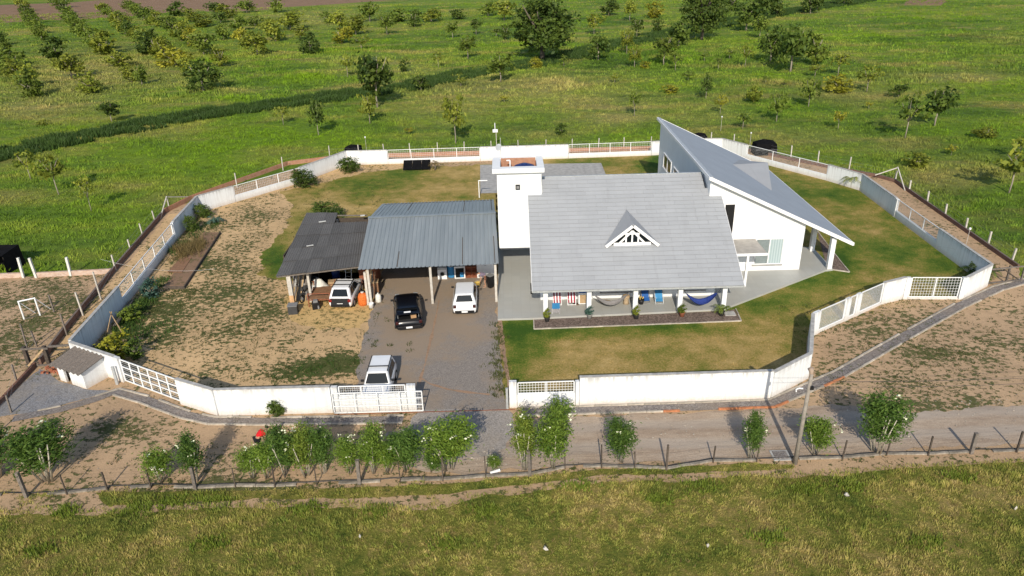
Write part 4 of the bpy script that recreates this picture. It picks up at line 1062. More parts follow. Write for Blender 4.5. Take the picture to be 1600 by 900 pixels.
wall_run('long left boundary wall in shade with a white railing', [((-29.5, 66.75), (-28.9, 59.75), 'wall'), ((-28.88, 59.7), (-28.85, 59.4), 'pillar'), ((-28.84, 59.36), (-27.35, 46.6), 'low', {'lh': .62, 'n': 5, 'grid': .2, 'gr': .008}), ((-27.33, 46.55), (-26.6, 38.9), 'wall')])

# ------------------------------------------------------------------ gates
def panel_gate(name, label, p, q, z0, z1, cols, rows, slats, frame=.07, mesh_=None):
    p, q = Vector((p[0], p[1], 0)), Vector((q[0], q[1], 0))
    t = thing(name, label, 'gate', tuple(p)); Z = lambda P_, z: (P_.x, P_.y, z)
    mb = MB()
    for k in range(rows + 1): z = z0 + (z1 - z0) * k / rows; mb.beam(Z(p, z), Z(q, z), frame, frame)
    fr_ = mb.build('frame', M['white_metal'], t)
    for k in range(cols + 1):
        c = p + (q - p) * (k / cols); MB().beam(Z(c, z0 - .002), Z(c, z1 + .002), frame + .004, frame + .004).build('upright', M['white_metal'], t)
    mb = MB()
    if slats:
        n = rows * slats
        for k in range(n):
            if k % slats == 0: continue
            z = z0 + (z1 - z0) * k / n; mb.beam(Z(p, z), Z(q, z), .009, .009)
    if mesh_:
        n = int((q - p).length / mesh_)
        for k in range(1, n): c = p + (q - p) * (k / n); mb.beam(Z(c, z0), Z(c, z1), .009, .009)
    mb.build('thin_bars', M['white_metal'], t, kind='stuff')
    return t
panel_gate('metal_gate', 'white metal gate of three rows of square panels left of the front wall', (-22.55, 36.62), (-18.42, 34.3), .12, 1.52, 6, 3, 3, .055)
gs = panel_gate('sliding_gate', 'white sliding gate drawn open in front of the wall by the parked white wagon', (-9.62, 32.72), (-4.9, 32.72), .14, 1.36, 4, 3, 4, .05, .20)
mb = MB(); mb.box(-9.6, .0, 32.70, 32.74, .045, .065); mb.build('gate_track', M['rust'], kind='structure')
gp = thing('gate_post', 'narrow grey post standing by the right side of the driveway opening', 'post', (-.42, 32.9, 0)); MB().box(-.06, .06, -.05, .05, 0, 1.25).build('post', M['galv'], gp, world=False); MB().box(-.07, .07, -.06, .06, 1.25, 1.28).build('cap', M['galv'], gp, world=False)
gp = thing('gate_post', 'narrow grey post leaning at the left end of the gridded metal gate', 'post', (-22.95, 36.4, 0)); MB().box(-.07, .07, -.06, .06, 0, 1.15).build('post', M['galv'], gp, world=False); MB().box(-.08, .08, -.07, .07, 1.15, 1.18).build('cap', M['galv'], gp, world=False)

# ------------------------------------------------------------------ white hut at the left corner
ha, hb, hc_ = Vector((-26.55, 37.0, 0)), Vector((-24.5, 35.95, 0)), Vector((-23.75, 37.3, 0))
ex = (hb - ha).normalized(); ey = Vector((-ex.y, ex.x, 0)); HLn, HD = (hb - ha).length, 1.55
hut = thing('hut', 'small white hut with a corrugated roof and dark doorway by the left wall', 'hut', tuple(ha), math.atan2(ex.y, ex.x))
mb = MB()
mb.box(0, .55, 0, .12, 0, 1.12); mb.box(1.05, HLn, 0, .12, 0, 1.12); mb.box(.552, 1.048, 0, .12, .98, 1.12)
for x_ in (0, HLn - .12): mb.prism([(x_, .122, 0), (x_, HD, 0), (x_, HD, 1.44), (x_, .122, 1.15)], (.12, 0, 0))
mb.box(.122, HLn - .122, HD - .12, HD, 0, 1.42)
mb.build('wall', M['wall'], hut, world=False)
mb = MB(); mb.box(.552, 1.048, .3, .32, 0, .98); mb.build('doorway', simple('dark_red_door', (.06, .02, .014), .8, .3, 5), hut, world=False)
n = 56; m_ = MB()
for j in (0, 1):
    for i in range(n + 1):
        x = -.22 + (HLn + .42) * i / n; m_.v.append((x, -.3 + (HD + .35) * j, 1.16 + .36 * j + .05 * math.sin(i / n * 2 * math.pi * 7)))
for i in range(n): m_.f.append([i, i + 1, n + 2 + i, n + 1 + i]); m_.m.append(0)
for v in list(m_.v): m_.v.append((v[0], v[1], v[2] - .02))
k = 2 * (n + 1)
for i in range(n): m_.f.append([k + i, k + n + 1 + i, k + n + 2 + i, k + i + 1]); m_.f.append([i, k + i, k + i + 1, i + 1]); m_.m += [0, 0]
m_.build('roof', M['hut_roof'], hut, world=False, fix=False)
bp = thing('brick_heap', 'small heap of broken red bricks beside the white hut', 'bricks', tuple(G(83, 580)))
rs = random.Random(3)
for k in range(16):
    MB().cbox((rs.gauss(0, .3), rs.gauss(0, .18), .05 + .07 * (k % 3)), (.22, .11, .07), rs.uniform(0, 3), 0, rs.uniform(-.4, .4)).build('brick', M['terracotta'], bp, world=False)

# ------------------------------------------------------------------ fences
def post_fence(name, label, posts, mat='wood_dark', wires=(.45, .8, 1.15), thick=.06, group=None, wire_mat='galv', hs=None, cat='fence'):
    """posts: list of (x, y, h[, size])"""
    t = thing(name, label, cat, (posts[0][0], posts[0][1], 0), group=group)
    rr_ = random.Random(len(posts))
    for p in posts:
        s_ = p[3] if len(p) > 3 else thick
        m_ = M[p[4]] if len(p) > 4 else M[mat]
        dx, dy = rr_.uniform(-.04, .04), rr_.uniform(-.04, .04)
        mb = MB(); mb.beam((p[0], p[1], 0), (p[0] + dx * p[2], p[1] + dy * p[2], p[2]), s_, s_, 0, (0, 1, .01)); mb.build('fence_post', m_, t)
    if wires:
        mb = MB()
        for z in wires:
            for a, b in zip(posts[:-1], posts[1:]):
                mb.beam((a[0], a[1], min(z, a[2] - .03)), (b[0], b[1], min(z, b[2] - .03)), .004, .004)
        mb.build('wire', M[wire_mat], t, kind='stuff')
    return t
FP = [(-40, 777, 735, .17), (42, 777, 738, .17), (105, 773, 742, .06), (168, 766, 737, .08), (236, 763, 734, .07), (306, 765, 731, .16), (368, 762, 731, .05), (430, 762, 729, .07), (495, 759, 726, .05), (562, 757, 718, .18),
      (626, 753, 722, .05), (692, 752, 715, .07), (759, 747, 713, .05), (828, 744, 705, .17), (883, 733, 706, .05), (940, 731, 694, .07), (992, 733, 706, .06), (1041, 735, 696, .10), (1114, 723, 697, .07), (1182, 722, 690, .06),
      (1316, 718, 688, .07), (1385, 712, 688, .06), (1450, 712, 682, .08), (1517, 709, 676, .18), (1588, 707, 675, .09), (1650, 704, 671, .07)]
fp = []
for (u, v, vt, s_) in FP:
    g = G(u, v); fp.append((g.x, g.y, max(.7, height_at(u, vt, g.y)), s_ * .85, 'wood_grey' if s_ > .12 else 'wood_dark'))
post_fence('wire_fence', 'long wire fence on weathered wooden posts in front of the dirt road', fp, wires=(.35, .7, 1.0), wire_mat='wood_dark')
mb = MB()
fl = [(p[0], p[1] + .10) for p in fp]
kb = bpy.data.objects.new('low_kerb', None); COL.objects.link(kb); kb['kind'] = 'structure'
kb.name = 'roadside_kerb'
kerb_line(kb, fl, 1.0, .13, .10, .015, skip=.22, seed=12, mat='kerb_old', jog=.025)
hose = []
rs = random.Random(2)
for a, b in zip(fl[:-1], fl[1:]):
    for k in range(4): hose.append((a[0] + (b[0] - a[0]) * k / 4, a[1] + (b[1] - a[1]) * k / 4 + .13 + rs.uniform(-.03, .03), .05 + rs.uniform(0, .02)))
ht = thing('irrigation_hose', 'thin black hose lying along the foot of the roadside fence', 'hose', hose[0]); MB().tube(hose, .028, 5).build('hose', M['black'], ht)

# outer fence: low brick plinth with concrete posts
def plinth(parent, pts, h, mat, th=.14):
    for a, b in zip(pts[:-1], pts[1:]):
        a, b = Vector((a[0], a[1], 0)), Vector((b[0], b[1], 0)); d_ = b - a; m_ = (a + b) / 2
        MB().cbox((m_.x, m_.y, h / 2), (d_.length + .05, th, h), math.atan2(d_.y, d_.x)).build('brick_plinth', M[mat], parent)
def plist(lst, size=.10):
    out = []
    for (u, v, vt) in lst:
        g = G(u, v); out.append((g.x, g.y, max(.8, height_at(u, vt, g.y)), size))
    return out
lo = [(-28.8, 38.9), tuple(G(100, 522)[:2]), tuple(G(170, 435)[:2]), tuple(G(258, 333)[:2])]
f = post_fence('boundary_fence', 'outer fence of pale posts on a dark brick plinth beside the left wall', plist([(130, 493, 456), (158, 468, 424), (181, 423, 398), (205, 393, 374), (224, 371, 349), (243, 348, 329), (265, 327, 310)], .09), 'concrete_post')
plinth(f, lo, .42, 'brick_dark')
g = G(265, 327); MB().beam((g.x, g.y, 1.3), tuple(G(250, 343)), .09, .09).build('brace', M['concrete_post'], f)
MB().beam((g.x, g.y, 1.25), (G(300, 312).x, G(300, 312).y, .3), .07, .07).build('brace', M['concrete_post'], f)
bo = [tuple(G(258, 333)[:2]), tuple(G(300, 312)[:2]), tuple(G(450, 258)[:2]), (-19.5, 85.2), (-14.2, 85.2), (17.5, 85.2), (23.0, 86.2)]
f = post_fence('boundary_fence', 'outer fence of pale posts on an orange brick plinth behind the back wall', [(x, y, 1.55, .09) for x, y in ((-28.5, 74.6), (-25.3, 80.6), (-21, 85.1), (-17.6, 85.3), (-14.6, 85.3), (-11.6, 85.3), (-8.3, 85.3), (-5.2, 85.3), (-2.0, 85.3), (1.2, 85.3), (4.4, 85.3), (7.5, 85.3), (10.6, 85.3), (13.6, 85.3), (16.8, 85.4), (20, 85.9), (24.2, 86.6))], 'concrete_post')
plinth(f, bo, .45, 'brick_orange')
ro_ = [(24.8, 86.6), (29.8, 80.9), (34.4, 75.2), tuple(G(1370, 277)[:2]), tuple(G(1398, 285)[:2]), tuple(G(1422, 302)[:2]), tuple(G(1590, 420)[:2])]
f = post_fence('boundary_fence', 'outer fence of pale posts on a low plinth beside the right wall', [(26.5, 85.2, 1.6, .1), (28.7, 82.5, 1.6, .1), (31.2, 79.4, 1.6, .1), (33.2, 76.9, 1.6, .1), (35.4, 74.2, 1.6, .1)] +
               plist([(1398, 284, 267), (1420, 300, 282), (1448, 319, 299), (1476, 339, 319), (1508, 361, 341), (1543, 385, 362), (1580, 411, 388)], .12), 'concrete_post')
plinth(f, ro_, .34, 'brick_dark')
g = G(1398, 284); MB().beam((g.x, g.y, 1.5), tuple(G(1414, 298)), .09, .09).build('brace', M['concrete_post'], f); MB().beam((g.x, g.y, 1.45), (G(1366, 281).x, G(1366, 281).y, .5), .09, .09).build('brace', M['concrete_post'], f)
# right end wire gate between the wall corner and the fence
g1, g2 = Vector((33.25, 46.4, 0)), G(1596, 440)
t = thing('wire_gate', 'rough wooden field gate between the right wall corner and the outer fence', 'gate', tuple(g1))
for z in (.15, 1.2): MB().beam((g1.x + .1, g1.y, z), (g2.x, g2.y, z), .10, .07).build('rail', M['wood_grey'], t)
MB().beam((g1.x + 1.0, g1.y, 1.15), (g2.x - .3, g2.y, .2), .07, .06).build('brace', M['wood_dark'], t)
for q in (.55, .98): p = g1 + (g2 - g1) * q; MB().beam((p.x, p.y, 0), (p.x, p.y, 1.35), .11, .11).build('gate_post', M['wood_grey'], t)
# paddock on the left
f = post_fence('paddock_fence', 'white posts on a low worn brick wall at the far left edge', plist([(-60, 440, 408), (-20, 436, 405), (37, 434, 403), (57, 434, 403), (111, 431, 402)], .16), 'white_post', wires=None)
plinth(f, [tuple(G(-80, 438)[:2]), tuple(G(37, 433)[:2])], .38, 'brick_pink', .2); plinth(f, [tuple(G(57, 433)[:2]), tuple(G(176, 427)[:2])], .38, 'brick_pink', .2)
f = post_fence('paddock_fence', 'line of thin dark wooden posts and wire left of the brick plinth', plist([(128, 489, 457), (105, 524, 490), (85, 488, 460)], .08) , 'wood_grey', wires=None)
f = post_fence('paddock_fence', 'crooked wooden posts and wire in front of the white goal frame', plist([(-30, 700, 660), (18, 645, 618), (27, 598, 570), (58, 542, 517), (43, 545, 506)], .08), 'wood_grey', wires=(.5, .9))
plinth(f, [tuple(G(-40, 672)[:2]), tuple(G(8, 625)[:2]), tuple(G(56, 573)[:2])], .30, 'brick_dark')
g1, g2 = G(47, 572), G(78, 571)
t = thing('paddock_gate', 'old wooden plank gate with heavy dark posts left of the white hut', 'gate', tuple(g1))
for p in (g1, g2): MB().beam((p.x, p.y, 0), (p.x, p.y, 1.35), .2, .2).build('gate_post', M['wood_dark'], t)
for z in (.1, 1.25): MB().beam((g1.x - .15, g1.y - .12, z), (g2.x + .3, g2.y - .12, z), .06, .12).build('rail', M['wood_grey'], t)
MB().beam((g1.x, g1.y - .13, .1), (g2.x, g2.y - .13, 1.2), .05, .10).build('brace', M['wood_tan'], t)
MB().beam((g2.x + .2, g2.y, 1.3), (-26.7, 38.9, 1.3), .08, .12).build('top_rail', M['wood_grey'], t)
ga, gb = G(38, 499), G(63, 493)
t = thing('goal_frame', 'white football goal frame standing in the left paddock', 'goal', tuple(ga))
for p in (ga, gb): MB().cyl((p.x, p.y, 0), (p.x, p.y, 1.35), .05, 8).build('goal_post', M['white_metal'], t)
MB().cyl((ga.x - .05, ga.y, 1.35), (gb.x + .05, gb.y, 1.35), .05, 8).build('crossbar', M['white_metal'], t)
for p in (ga, gb): MB().beam((p.x, p.y, 1.33), (p.x + .25, p.y + .9, .02), .04, .04).build('back_stay', M['white_metal'], t)
MB().beam((ga.x, ga.y, .04), (gb.x, gb.y, .04), .05, .05).build('ground_bar', M['wood_grey'], t)
# dark lean-to at the far left
g = G(4, 425)
t = thing('black_shelter', 'black sheet covered shelter cut off by the left edge of the picture', 'shelter', tuple(g))
mb = MB(); mb.add([(-2.2, -.4, 1.2), (.6, -.4, 1.5), (.95, 1.4, 1.75), (-2.2, 1.4, 1.75), (.7, -.5, 0), (1.0, 1.5, 0), (-2.2, 1.5, 0)], [(0, 1, 2, 3), (1, 4, 5, 2), (3, 2, 5, 6)]); mb.build('cover', M['black_sheet'], t, world=False, fix=False)
for p in ((-.3, -.3), (.6, -.3), (-2, -.3)): MB().cyl((p[0], p[1], 0), (p[0], p[1], 1.35), .05, 6).build('post', M['wood_dark'], t, world=False)
# thin cable across the left wall
a, b = G(165, 433), G(340, 437)
t = thing('cable', 'thin pale cable strung from the left fence across the yard', 'cable', (a.x, a.y, 1.6))
pts = [Vector((a.x, a.y, 1.5)).lerp(Vector((b.x, b.y, .9)), k / 8) + Vector((0, 0, -.5 * (1 - (k / 4 - 1) ** 2))) for k in range(9)]
MB().tube(pts, .005, 4).build('cable_line', M['white_trim'], t)

# ------------------------------------------------------------------ vehicles (local: +Y is the front)
def make_car(name, label, loc, rz, L=3.7, W=1.6, H=1.48, belt=.92, paint='car_white', yr0=-.455, yr1=-.36, yf0=.22, yf1=.04, lower='black', tail=None, rack=None, open_boot=False, hood=1.0):
    t = thing(name, label, 'car', (loc[0], loc[1], 0), rz)
    hw = W / 2; P = M[paint]
    st = [(-.500, .58, .84, .36), (-.492, .74, .90, .28), (-.475, .86, .95, .24), (-.44, .97, .98, .2), (-.2, 1.0, 1, .18), (.05, .99, 1, .18), (.22, .97, 1, .18), (.30, .945 * hood, .985, .18), (.40, .86 * hood, .95, .2), (.455, .78 * hood, .90, .22), (.485, .66, .84, .26), (.5, .50, .76, .34)]
    rings = []
    for (q, zt, wf, zb) in st:
        zt *= belt; w_ = hw * wf
        half = [(w_ * .80, zb), (w_ * .95, zb + .10), (w_, zb + (zt - zb) * .45), (w_ * .985, zt - .10), (w_ * .93, zt - .03), (w_ * .80, zt + .005), (w_ * .4, zt + .03)]
        rings.append([(x, q * L, z) for x, z in half] + [(-x, q * L, z) for x, z in half[::-1]])
    m_ = MB(); n = len(rings[0])
    for r_ in rings: m_.v += r_
    for i in range(len(rings) - 1):
        for k in range(n):
            k2 = (k + 1) % n; m_.f.append([i * n + k, i * n + k2, (i + 1) * n + k2, (i + 1) * n + k]); m_.m.append(0)
    m_.f.append(list(range(n))); m_.f.append([(len(rings) - 1) * n + k for k in range(n)]); m_.m += [0, 0]
    body_ = m_.build('body', P, t, world=False, smooth=True)
    # cabin
    bw, tw = hw * .93, hw * .74; zb, zt = belt - .03, H - .045
    def ring(w_, a, b, z, c=.10): return [(w_ - c * .5, a, z), (w_, a + c, z), (w_, b - c, z), (w_ - c * .5, b, z), (-w_ + c * .5, b, z), (-w_, b - c, z), (-w_, a + c, z), (-w_ + c * .5, a, z)]
    lv = [ring(bw, yr0 * L, yf0 * L, zb), ring(tw, yr1 * L, yf1 * L, zt), ring(tw * .93, yr1 * L + .06, yf1 * L - .05, zt + .035), ring(tw * .55, yr1 * L + .35, yf1 * L - .3, H)]
    m_ = MB()
    for r_ in lv: m_.v += r_
    for i in range(3):
        for k in range(8):
            k2 = (k + 1) % 8
            if open_boot and i == 0 and k == 7: continue
            m_.f.append([i * 8 + k, i * 8 + k2, (i + 1) * 8 + k2, (i + 1) * 8 + k]); m_.m.append(0)
    m_.f.append([24 + k for k in range(8)]); m_.m.append(0)
    m_.build('cabin', P, t, world=False)
    def lerp4(A, B, C, D, u, v): return (A * (1 - u) + B * u) * (1 - v) + (D * (1 - u) + C * u) * v
    def glass(nm, A, B, C, D, us, vs, out):
        A, B, C, D = map(Vector, (A, B, C, D)); nrm = (B - A).cross(D - A).normalized()
        if nrm.dot(Vector(out)) < 0: nrm = -nrm
        q = [lerp4(A, B, C, D, u, v) + nrm * .003 for u, v in ((us[0], vs[0]), (us[1], vs[0]), (us[2], vs[1]), (us[3], vs[1]))]
        MB().prism(q, nrm * .012).build(nm, M['glass_dark'], t, world=False)
    b0, t0 = lv[0], lv[1]
    glass('windscreen', b0[3], b0[4], t0[4], t0[3], (.02, .98, .96, .04), (.06, .95), (0, 1, .5))
    if not open_boot: glass('rear_window', b0[7], b0[0], t0[0], t0[7], (.08, .92, .90, .10), (.16, .92), (0, -1, .5))
    for s_, (A, B, C, D) in ((1, (b0[1], b0[2], t0[2], t0[1])), (-1, (b0[6], b0[5], t0[5], t0[6]))):
        o_ = (s_, 0, .3)
        glass('side_window', A, B, C, D, (.50, .93, .88, .50), (.10, .90), o_)
        glass('side_window', A, B, C, D, (.07, .46, .46, .12), (.10, .90), o_)
    # wheels
    for sx in (1, -1):
        for q in (-.315, .325):
            wl = MB().cyl((sx * (hw - .19), q * L, .30), (sx * (hw + .012), q * L, .30), .30, 18).build('wheel', M['rubber'], t, world=False)
            MB().cyl((sx * (hw + .005), q * L, .30), (sx * (hw + .022), q * L, .30), .18, 12).build('rim', M['galv'], wl, world=False)
    lm = M[lower]
    MB().cbox((0, -.503 * L + .03, .40), (W * .80, .10, .20), 0).build('rear_bumper', lm, t, world=False, bevel=.02)
    MB().cbox((0, .497 * L - .02, .40), (W * .74, .10, .18), 0).build('front_bumper', lm, t, world=False, bevel=.02)
    MB().cbox((0, -.503 * L - .022, .42 if not tail else .52), (.40, .012, .12)).build('number_plate', M['plate'], t, world=False)
    MB().cbox((0, .497 * L + .034, .42), (.40, .012, .12)).build('number_plate', M['plate'], t, world=False)
    for sx in (1, -1):
        MB().cbox((sx * hw * .80, -.487 * L, belt * .80), (.20, .14, .20), 0).build('tail_light', M['tail_red'] if tail else LAMP_DARK, t, world=False, bevel=.03)
        MB().cbox((sx * hw * .68, .472 * L, belt * .70), (.30, .16, .13), sx * -.25).build('headlight', M['galv'], t, world=False, bevel=.03)
        MB().cbox((sx * (hw + .07), yf0 * L - .28, belt + .05), (.18, .09, .13)).build('wing_mirror', M['black'], t, world=False, bevel=.02)
    if tail:
        MB().prism([(-hw * .76, -.503 * L - .012, .46), (hw * .76, -.503 * L - .012, .46), (hw * .80, -.478 * L - .03, belt * .97), (-hw * .80, -.478 * L - .03, belt * .97)], (0, -.03, 0)).build('tailgate', M[tail], t, world=False)
    if rack:
        for q in rack:
            MB().beam((-tw * .98, q * L, H + .05), (tw * .98, q * L, H + .05), .06, .04).build('roof_bar', M['black'], t, world=False)
        for sx in (1, -1): MB().beam((sx * tw * .97, yr1 * L + .1, H + .005), (sx * tw * .97, yf1 * L - .1, H + .005), .04, .05).build('roof_rail', M['black'], t, world=False)
    if open_boot:
        y0 = -.5 * L
        m_ = MB(); m_.box(-hw * .74, hw * .74, y0 + .10, y0 + .55, belt * .55, belt * 1.03); m_.build('boot_opening', M['black'], t, world=False)  # solid black box, its colour stands in for the shade inside the boot
        mm = MB(); yt = yr1 * L
        mm.prism([(-tw, yt, H - .02), (tw, yt, H - .02), (tw * 1.08, yt - .62, H + .12), (tw * 1.02, yt - .95, H + .02), (-tw * 1.02, yt - .95, H + .02), (-tw * 1.08, yt - .62, H + .12)], (0, 0, .05))
        lid = mm.build('boot_lid', P, t, world=False)
        MB().prism([(-tw * .82, yt - .10, H + .052), (tw * .82, yt - .10, H + .052), (tw * .86, yt - .55, H + .158), (-tw * .86, yt - .55, H + .158)], (0, 0, .012)).build('lid_window', M['glass_dark'], lid, world=False)
        MB().cbox((-.04, yt - .78, H + .125), (.42, .12, .012), 0, 0, R(16)).build('lid_plate', M['plate'], lid, world=False)
        for sx in (1, -1): MB().beam((sx * hw * .72, y0 + .3, belt), (sx * tw * .98, yt - .5, H + .08), .025, .025).build('gas_strut', M['galv'], t, world=False)
    return t
M['tail_red'] = simple('tail_light_red', (.22, .012, .01), .25, .1)
LAMP_DARK = simple('dark_lamp', (.05, .012, .012), .2, .1)
make_car('parked_car', 'white hatchback parked nose in under the right bay of the carport', (-3.22, 45.52), R(1), 3.75, 1.62, 1.52, .97, yr0=-.44, yr1=-.385, yf0=.28, yf1=.13, lower='black')
make_car('parked_car', 'black hatchback with its tailgate raised in front of the left carport bay', (-7.0, 43.93), R(9), 4.6, 1.84, 1.46, .93, 'car_black', open_boot=True)
make_car('parked_car', 'white station wagon with a dark roof bar parked behind the sliding gate', (-7.53, 34.98), R(180), 3.62, 1.54, 1.43, .90, 'car_white', yr0=-.47, yr1=-.425, yf0=.19, yf1=.09, rack=(-.06,))
make_car('parked_car', 'white hatchback with a black tailgate parked inside the old shed', (-11.66, 47.0), R(-3), 3.8, 1.62, 1.50, .93, 'car_white', yr0=-.47, yr1=-.37, tail='black', lower='black', rack=(-.25, -.08))
b = thing('cardboard_box', 'brown cardboard box in the open boot of the black hatchback', 'box', (-6.38, 42.05, .965), R(14))
MB().box(-.17, .17, -.2, .2, 0, .22).build('carton', M['cardboard'], b, world=False); MB().box(-.172, .172, -.02, .02, .221, .224).build('tape', M['wood_tan'], b, world=False)

def make_motorbike(label, loc, rz, paint, seatm='black', rear='white_trim'):
    t = thing('motorcycle', label, 'motorcycle', (loc[0], loc[1], 0), rz)
    for y in (-.68, .68):
        wl = MB()
        pts = [(0, y + .27 * math.cos(a), .30 + .27 * math.sin(a)) for a in np.linspace(0, 2 * math.pi, 17)]
        wl.tube(pts, .05, 6, cap=False); w_ = wl.build('wheel', M['rubber'], t, world=False, smooth=True)
        MB().cyl((-.04, y, .3), (.04, y, .3), .10, 10).build('hub', M['galv'], w_, world=False)
    MB().tube([(0, -.25, .85), (0, .05, .88), (0, .28, .92), (0, .42, .85)], [.10, .17, .18, .08], 10).build('fuel_tank', M[paint], t, world=False, smooth=True)
    MB().tube([(0, -.85, .88), (0, -.55, .86), (0, -.2, .82)], [.07, .13, .10], 8).build('saddle', M[seatm], t, world=False, smooth=True)
    mb = MB(); mb.tube([(0, .62, .30), (0, .45, 1.05)], .045, 6); mb.tube([(0, .4, .8), (0, -.1, .4), (0, -.68, .3)], .04, 6); mb.tube([(0, .4, .85), (0, -.8, .8)], .035, 6); mb.build('frame', M['black'], t, world=False)
    MB().tube([(-.38, .32, 1.1), (-.1, .43, 1.06), (.1, .43, 1.06), (.38, .32, 1.1)], .022, 6).build('handlebar', M['black'], t, world=False)
    MB().cbox((0, .0, .45), (.26, .36, .34)).build('engine', M['grey_plastic'], t, world=False, bevel=.04)
    MB().prism([(-.09, .45, .62), (.09, .45, .62), (.08, .88, .66), (-.08, .88, .66)], (0, 0, .05)).build('mudguard', M[paint], t, world=False)
    MB().tube([(0, .52, .95), (0, .60, .95)], [.11, .09], 10).build('headlamp', M[paint], t, world=False)
    MB().prism([(-.09, -.5, .72), (.09, -.5, .72), (.07, -1.0, .84), (-.07, -1.0, .84)], (0, 0, .05)).build('mudguard', M[rear], t, world=False)
    for sx in (1, -1): MB().cbox((sx * .42, .36, 1.22), (.14, .03, .09)).build('mirror', M['black'], t, world=False)
    MB().beam((-.12, -.05, .38), (-.32, -.1, .02), .03, .03).build('side_stand', M['black'], t, world=False)
    return t
make_motorbike('dark motorcycle standing in the shed by the rusty trailer frame', (-14.55, 47.2), R(165), 'pot_dark', rear='yellow')

# ------------------------------------------------------------------ things in the shed and carport
def box_thing(name, label, cat, loc, size, mat, rz=0, extras=(), bevel=.015, part='body', group=None):
    t = thing(name, label, cat, loc, rz, group)
    x, y, z = size
    MB().box(-x / 2, x / 2, -y / 2, y / 2, 0, z).build(part, M[mat], t, world=False, bevel=bevel)
    for nm, b, m_ in extras: MB().box(*b).build(nm, M[m_], t, world=False)
    return t
t = thing('trailer_frame', 'rusty red steel trailer frame at the front of the shed', 'trailer', (-13.35, 46.3, 0), R(2))
for x in (-.75, .75): MB().beam((x, -.5, .55), (x, 1.6, .55), .07, .07).build('side_rail', M['rust'], t, world=False)
for y in (-.5, .2, .9, 1.6): MB().beam((-.75, y, .55), (.75, y, .55), .06, .06).build('cross_bar', M['rust'], t, world=False)
for x in (-.75, .75):
    for y in (-.5, 1.6): MB().beam((x, y, .0), (x, y, 1.05), .06, .06).build('upright', M['rust'], t, world=False)
MB().beam((-.75, -.5, 1.02), (.75, -.5, 1.02), .05, .05).build('top_bar', M['rust'], t, world=False)
MB().box(-.72, .72, -.45, 1.55, .59, .62).build('deck', M['wood_brown'], t, world=False)
box_thing('engine_block', 'black engine block lying before the rusty trailer frame', 'engine', (-13.55, 45.55, 0), (.5, .4, .5), 'black', .3, (('pipe', (.1, .2, -.34, -.2, .1, .3), 'grey_plastic'), ('cylinder_head', (-.15, .15, -.12, .12, .501, .66), 'grey_plastic')))
t = thing('tarp_heap', 'pale grey tarpaulin thrown over a heap inside the shed', 'tarpaulin', (-13.9, 48.2, 0))
m_ = MB()
nn_ = 14
for j in range(nn_):
    for i in range(nn_):
        x, y = (i / (nn_ - 1) - .5) * 2.0, (j / (nn_ - 1) - .5) * 1.5
        z = 1.15 * math.exp(-(x * x / .5 + y * y / .35)) + .12 * noise.noise(Vector((x * 3, y * 3, 1))); m_.v.append((x, y, max(.01, z)))
for j in range(nn_ - 1):
    for i in range(nn_ - 1): m_.f.append([j * nn_ + i, j * nn_ + i + 1, (j + 1) * nn_ + i + 1, (j + 1) * nn_ + i]); m_.m.append(0)
m_.build('cover', M['white_post'], t, world=False, fix=False)
t = thing('plank_stack', 'grey planks leaning in a bundle at the left side of the shed', 'planks', (-15.4, 47.3, 0))
rs = random.Random(6)
for k in range(11):
    x = -.3 + k * .12; MB().beam((x, -.5 + rs.uniform(-.2, .2), 0), (x + .35 + rs.uniform(-.1, .1), .8, 2.0 + rs.uniform(-.2, .15)), .11, .035).build('plank', M['wood_grey' if k % 3 else 'wood_tan'], t, world=False)
t = box_thing('grey_drum', 'grey mesh crate at the foot of the orange stained shed post', 'crate', (-14.95, 44.95, 0), (.62, .55, .62), 'pot_dark', .1, (('lid', (-.33, .33, -.3, .3, .622, .67), 'grey_plastic'),))
t = thing('orange_bag', 'bulging orange net bag standing by the shed post', 'bag', (-10.35, 45.95, 0))
nb = MB().lathe([(.26, 0), (.33, .12), (.35, .4), (.33, .7), (.27, .86), (.1, .92)], 16)
nb.v = [(x * (1 + .25 * noise.noise(Vector((x * 4, y * 4, z * 5)))), y * (1 + .25 * noise.noise(Vector((x * 4, y * 4, z * 5 + 7)))), z) for x, y, z in nb.v]
nb.build('net', M['orange'], t, world=False, smooth=True); MB().lathe([(.07, .9), (.12, .98), (.02, 1.0)], 8).build('tied_top', M['white_post'], t, world=False)
t = thing('white_bucket', 'white plastic bucket at the front corner of the shed', 'bucket', (-9.72, 45.4, 0)); MB().lathe([(.15, 0), (.19, .36), (.20, .38), (.17, .38), (.14, .03)], 14).build('pail', M['white_trim'], t, world=False, smooth=True); MB().tube([(-.19, 0, .36), (0, -.1, .5), (.19, 0, .36)], .01, 5).build('handle', M['galv'], t, world=False)
t = thing('white_sack', 'white sack propped against the post between shed and carport', 'sack', (-9.35, 46.3, 0)); MB().lathe([(.17, 0), (.22, .1), (.21, .45), (.16, .6), (.05, .64)], 8).build('sack_cloth', M['white_post'], t, world=False, smooth=True); MB().cyl((0, 0, .62), (0, 0, .72), .05, 8).build('neck', M['white_post'], t, world=False)
t = thing('ladder', 'steel ladder leaning at the back of the shed above the white car', 'ladder', (-12.2, 50.2, 0))
for x in (-.22, .22): MB().beam((x, 0, 0), (x, 1.2, 2.5), .05, .05).build('stile', M['galv'], t, world=False)
for k in range(8): z = .25 + k * .28; MB().beam((-.22, z * .48, z), (.22, z * .48, z), .03, .03).build('rung', M['galv'], t, world=False)
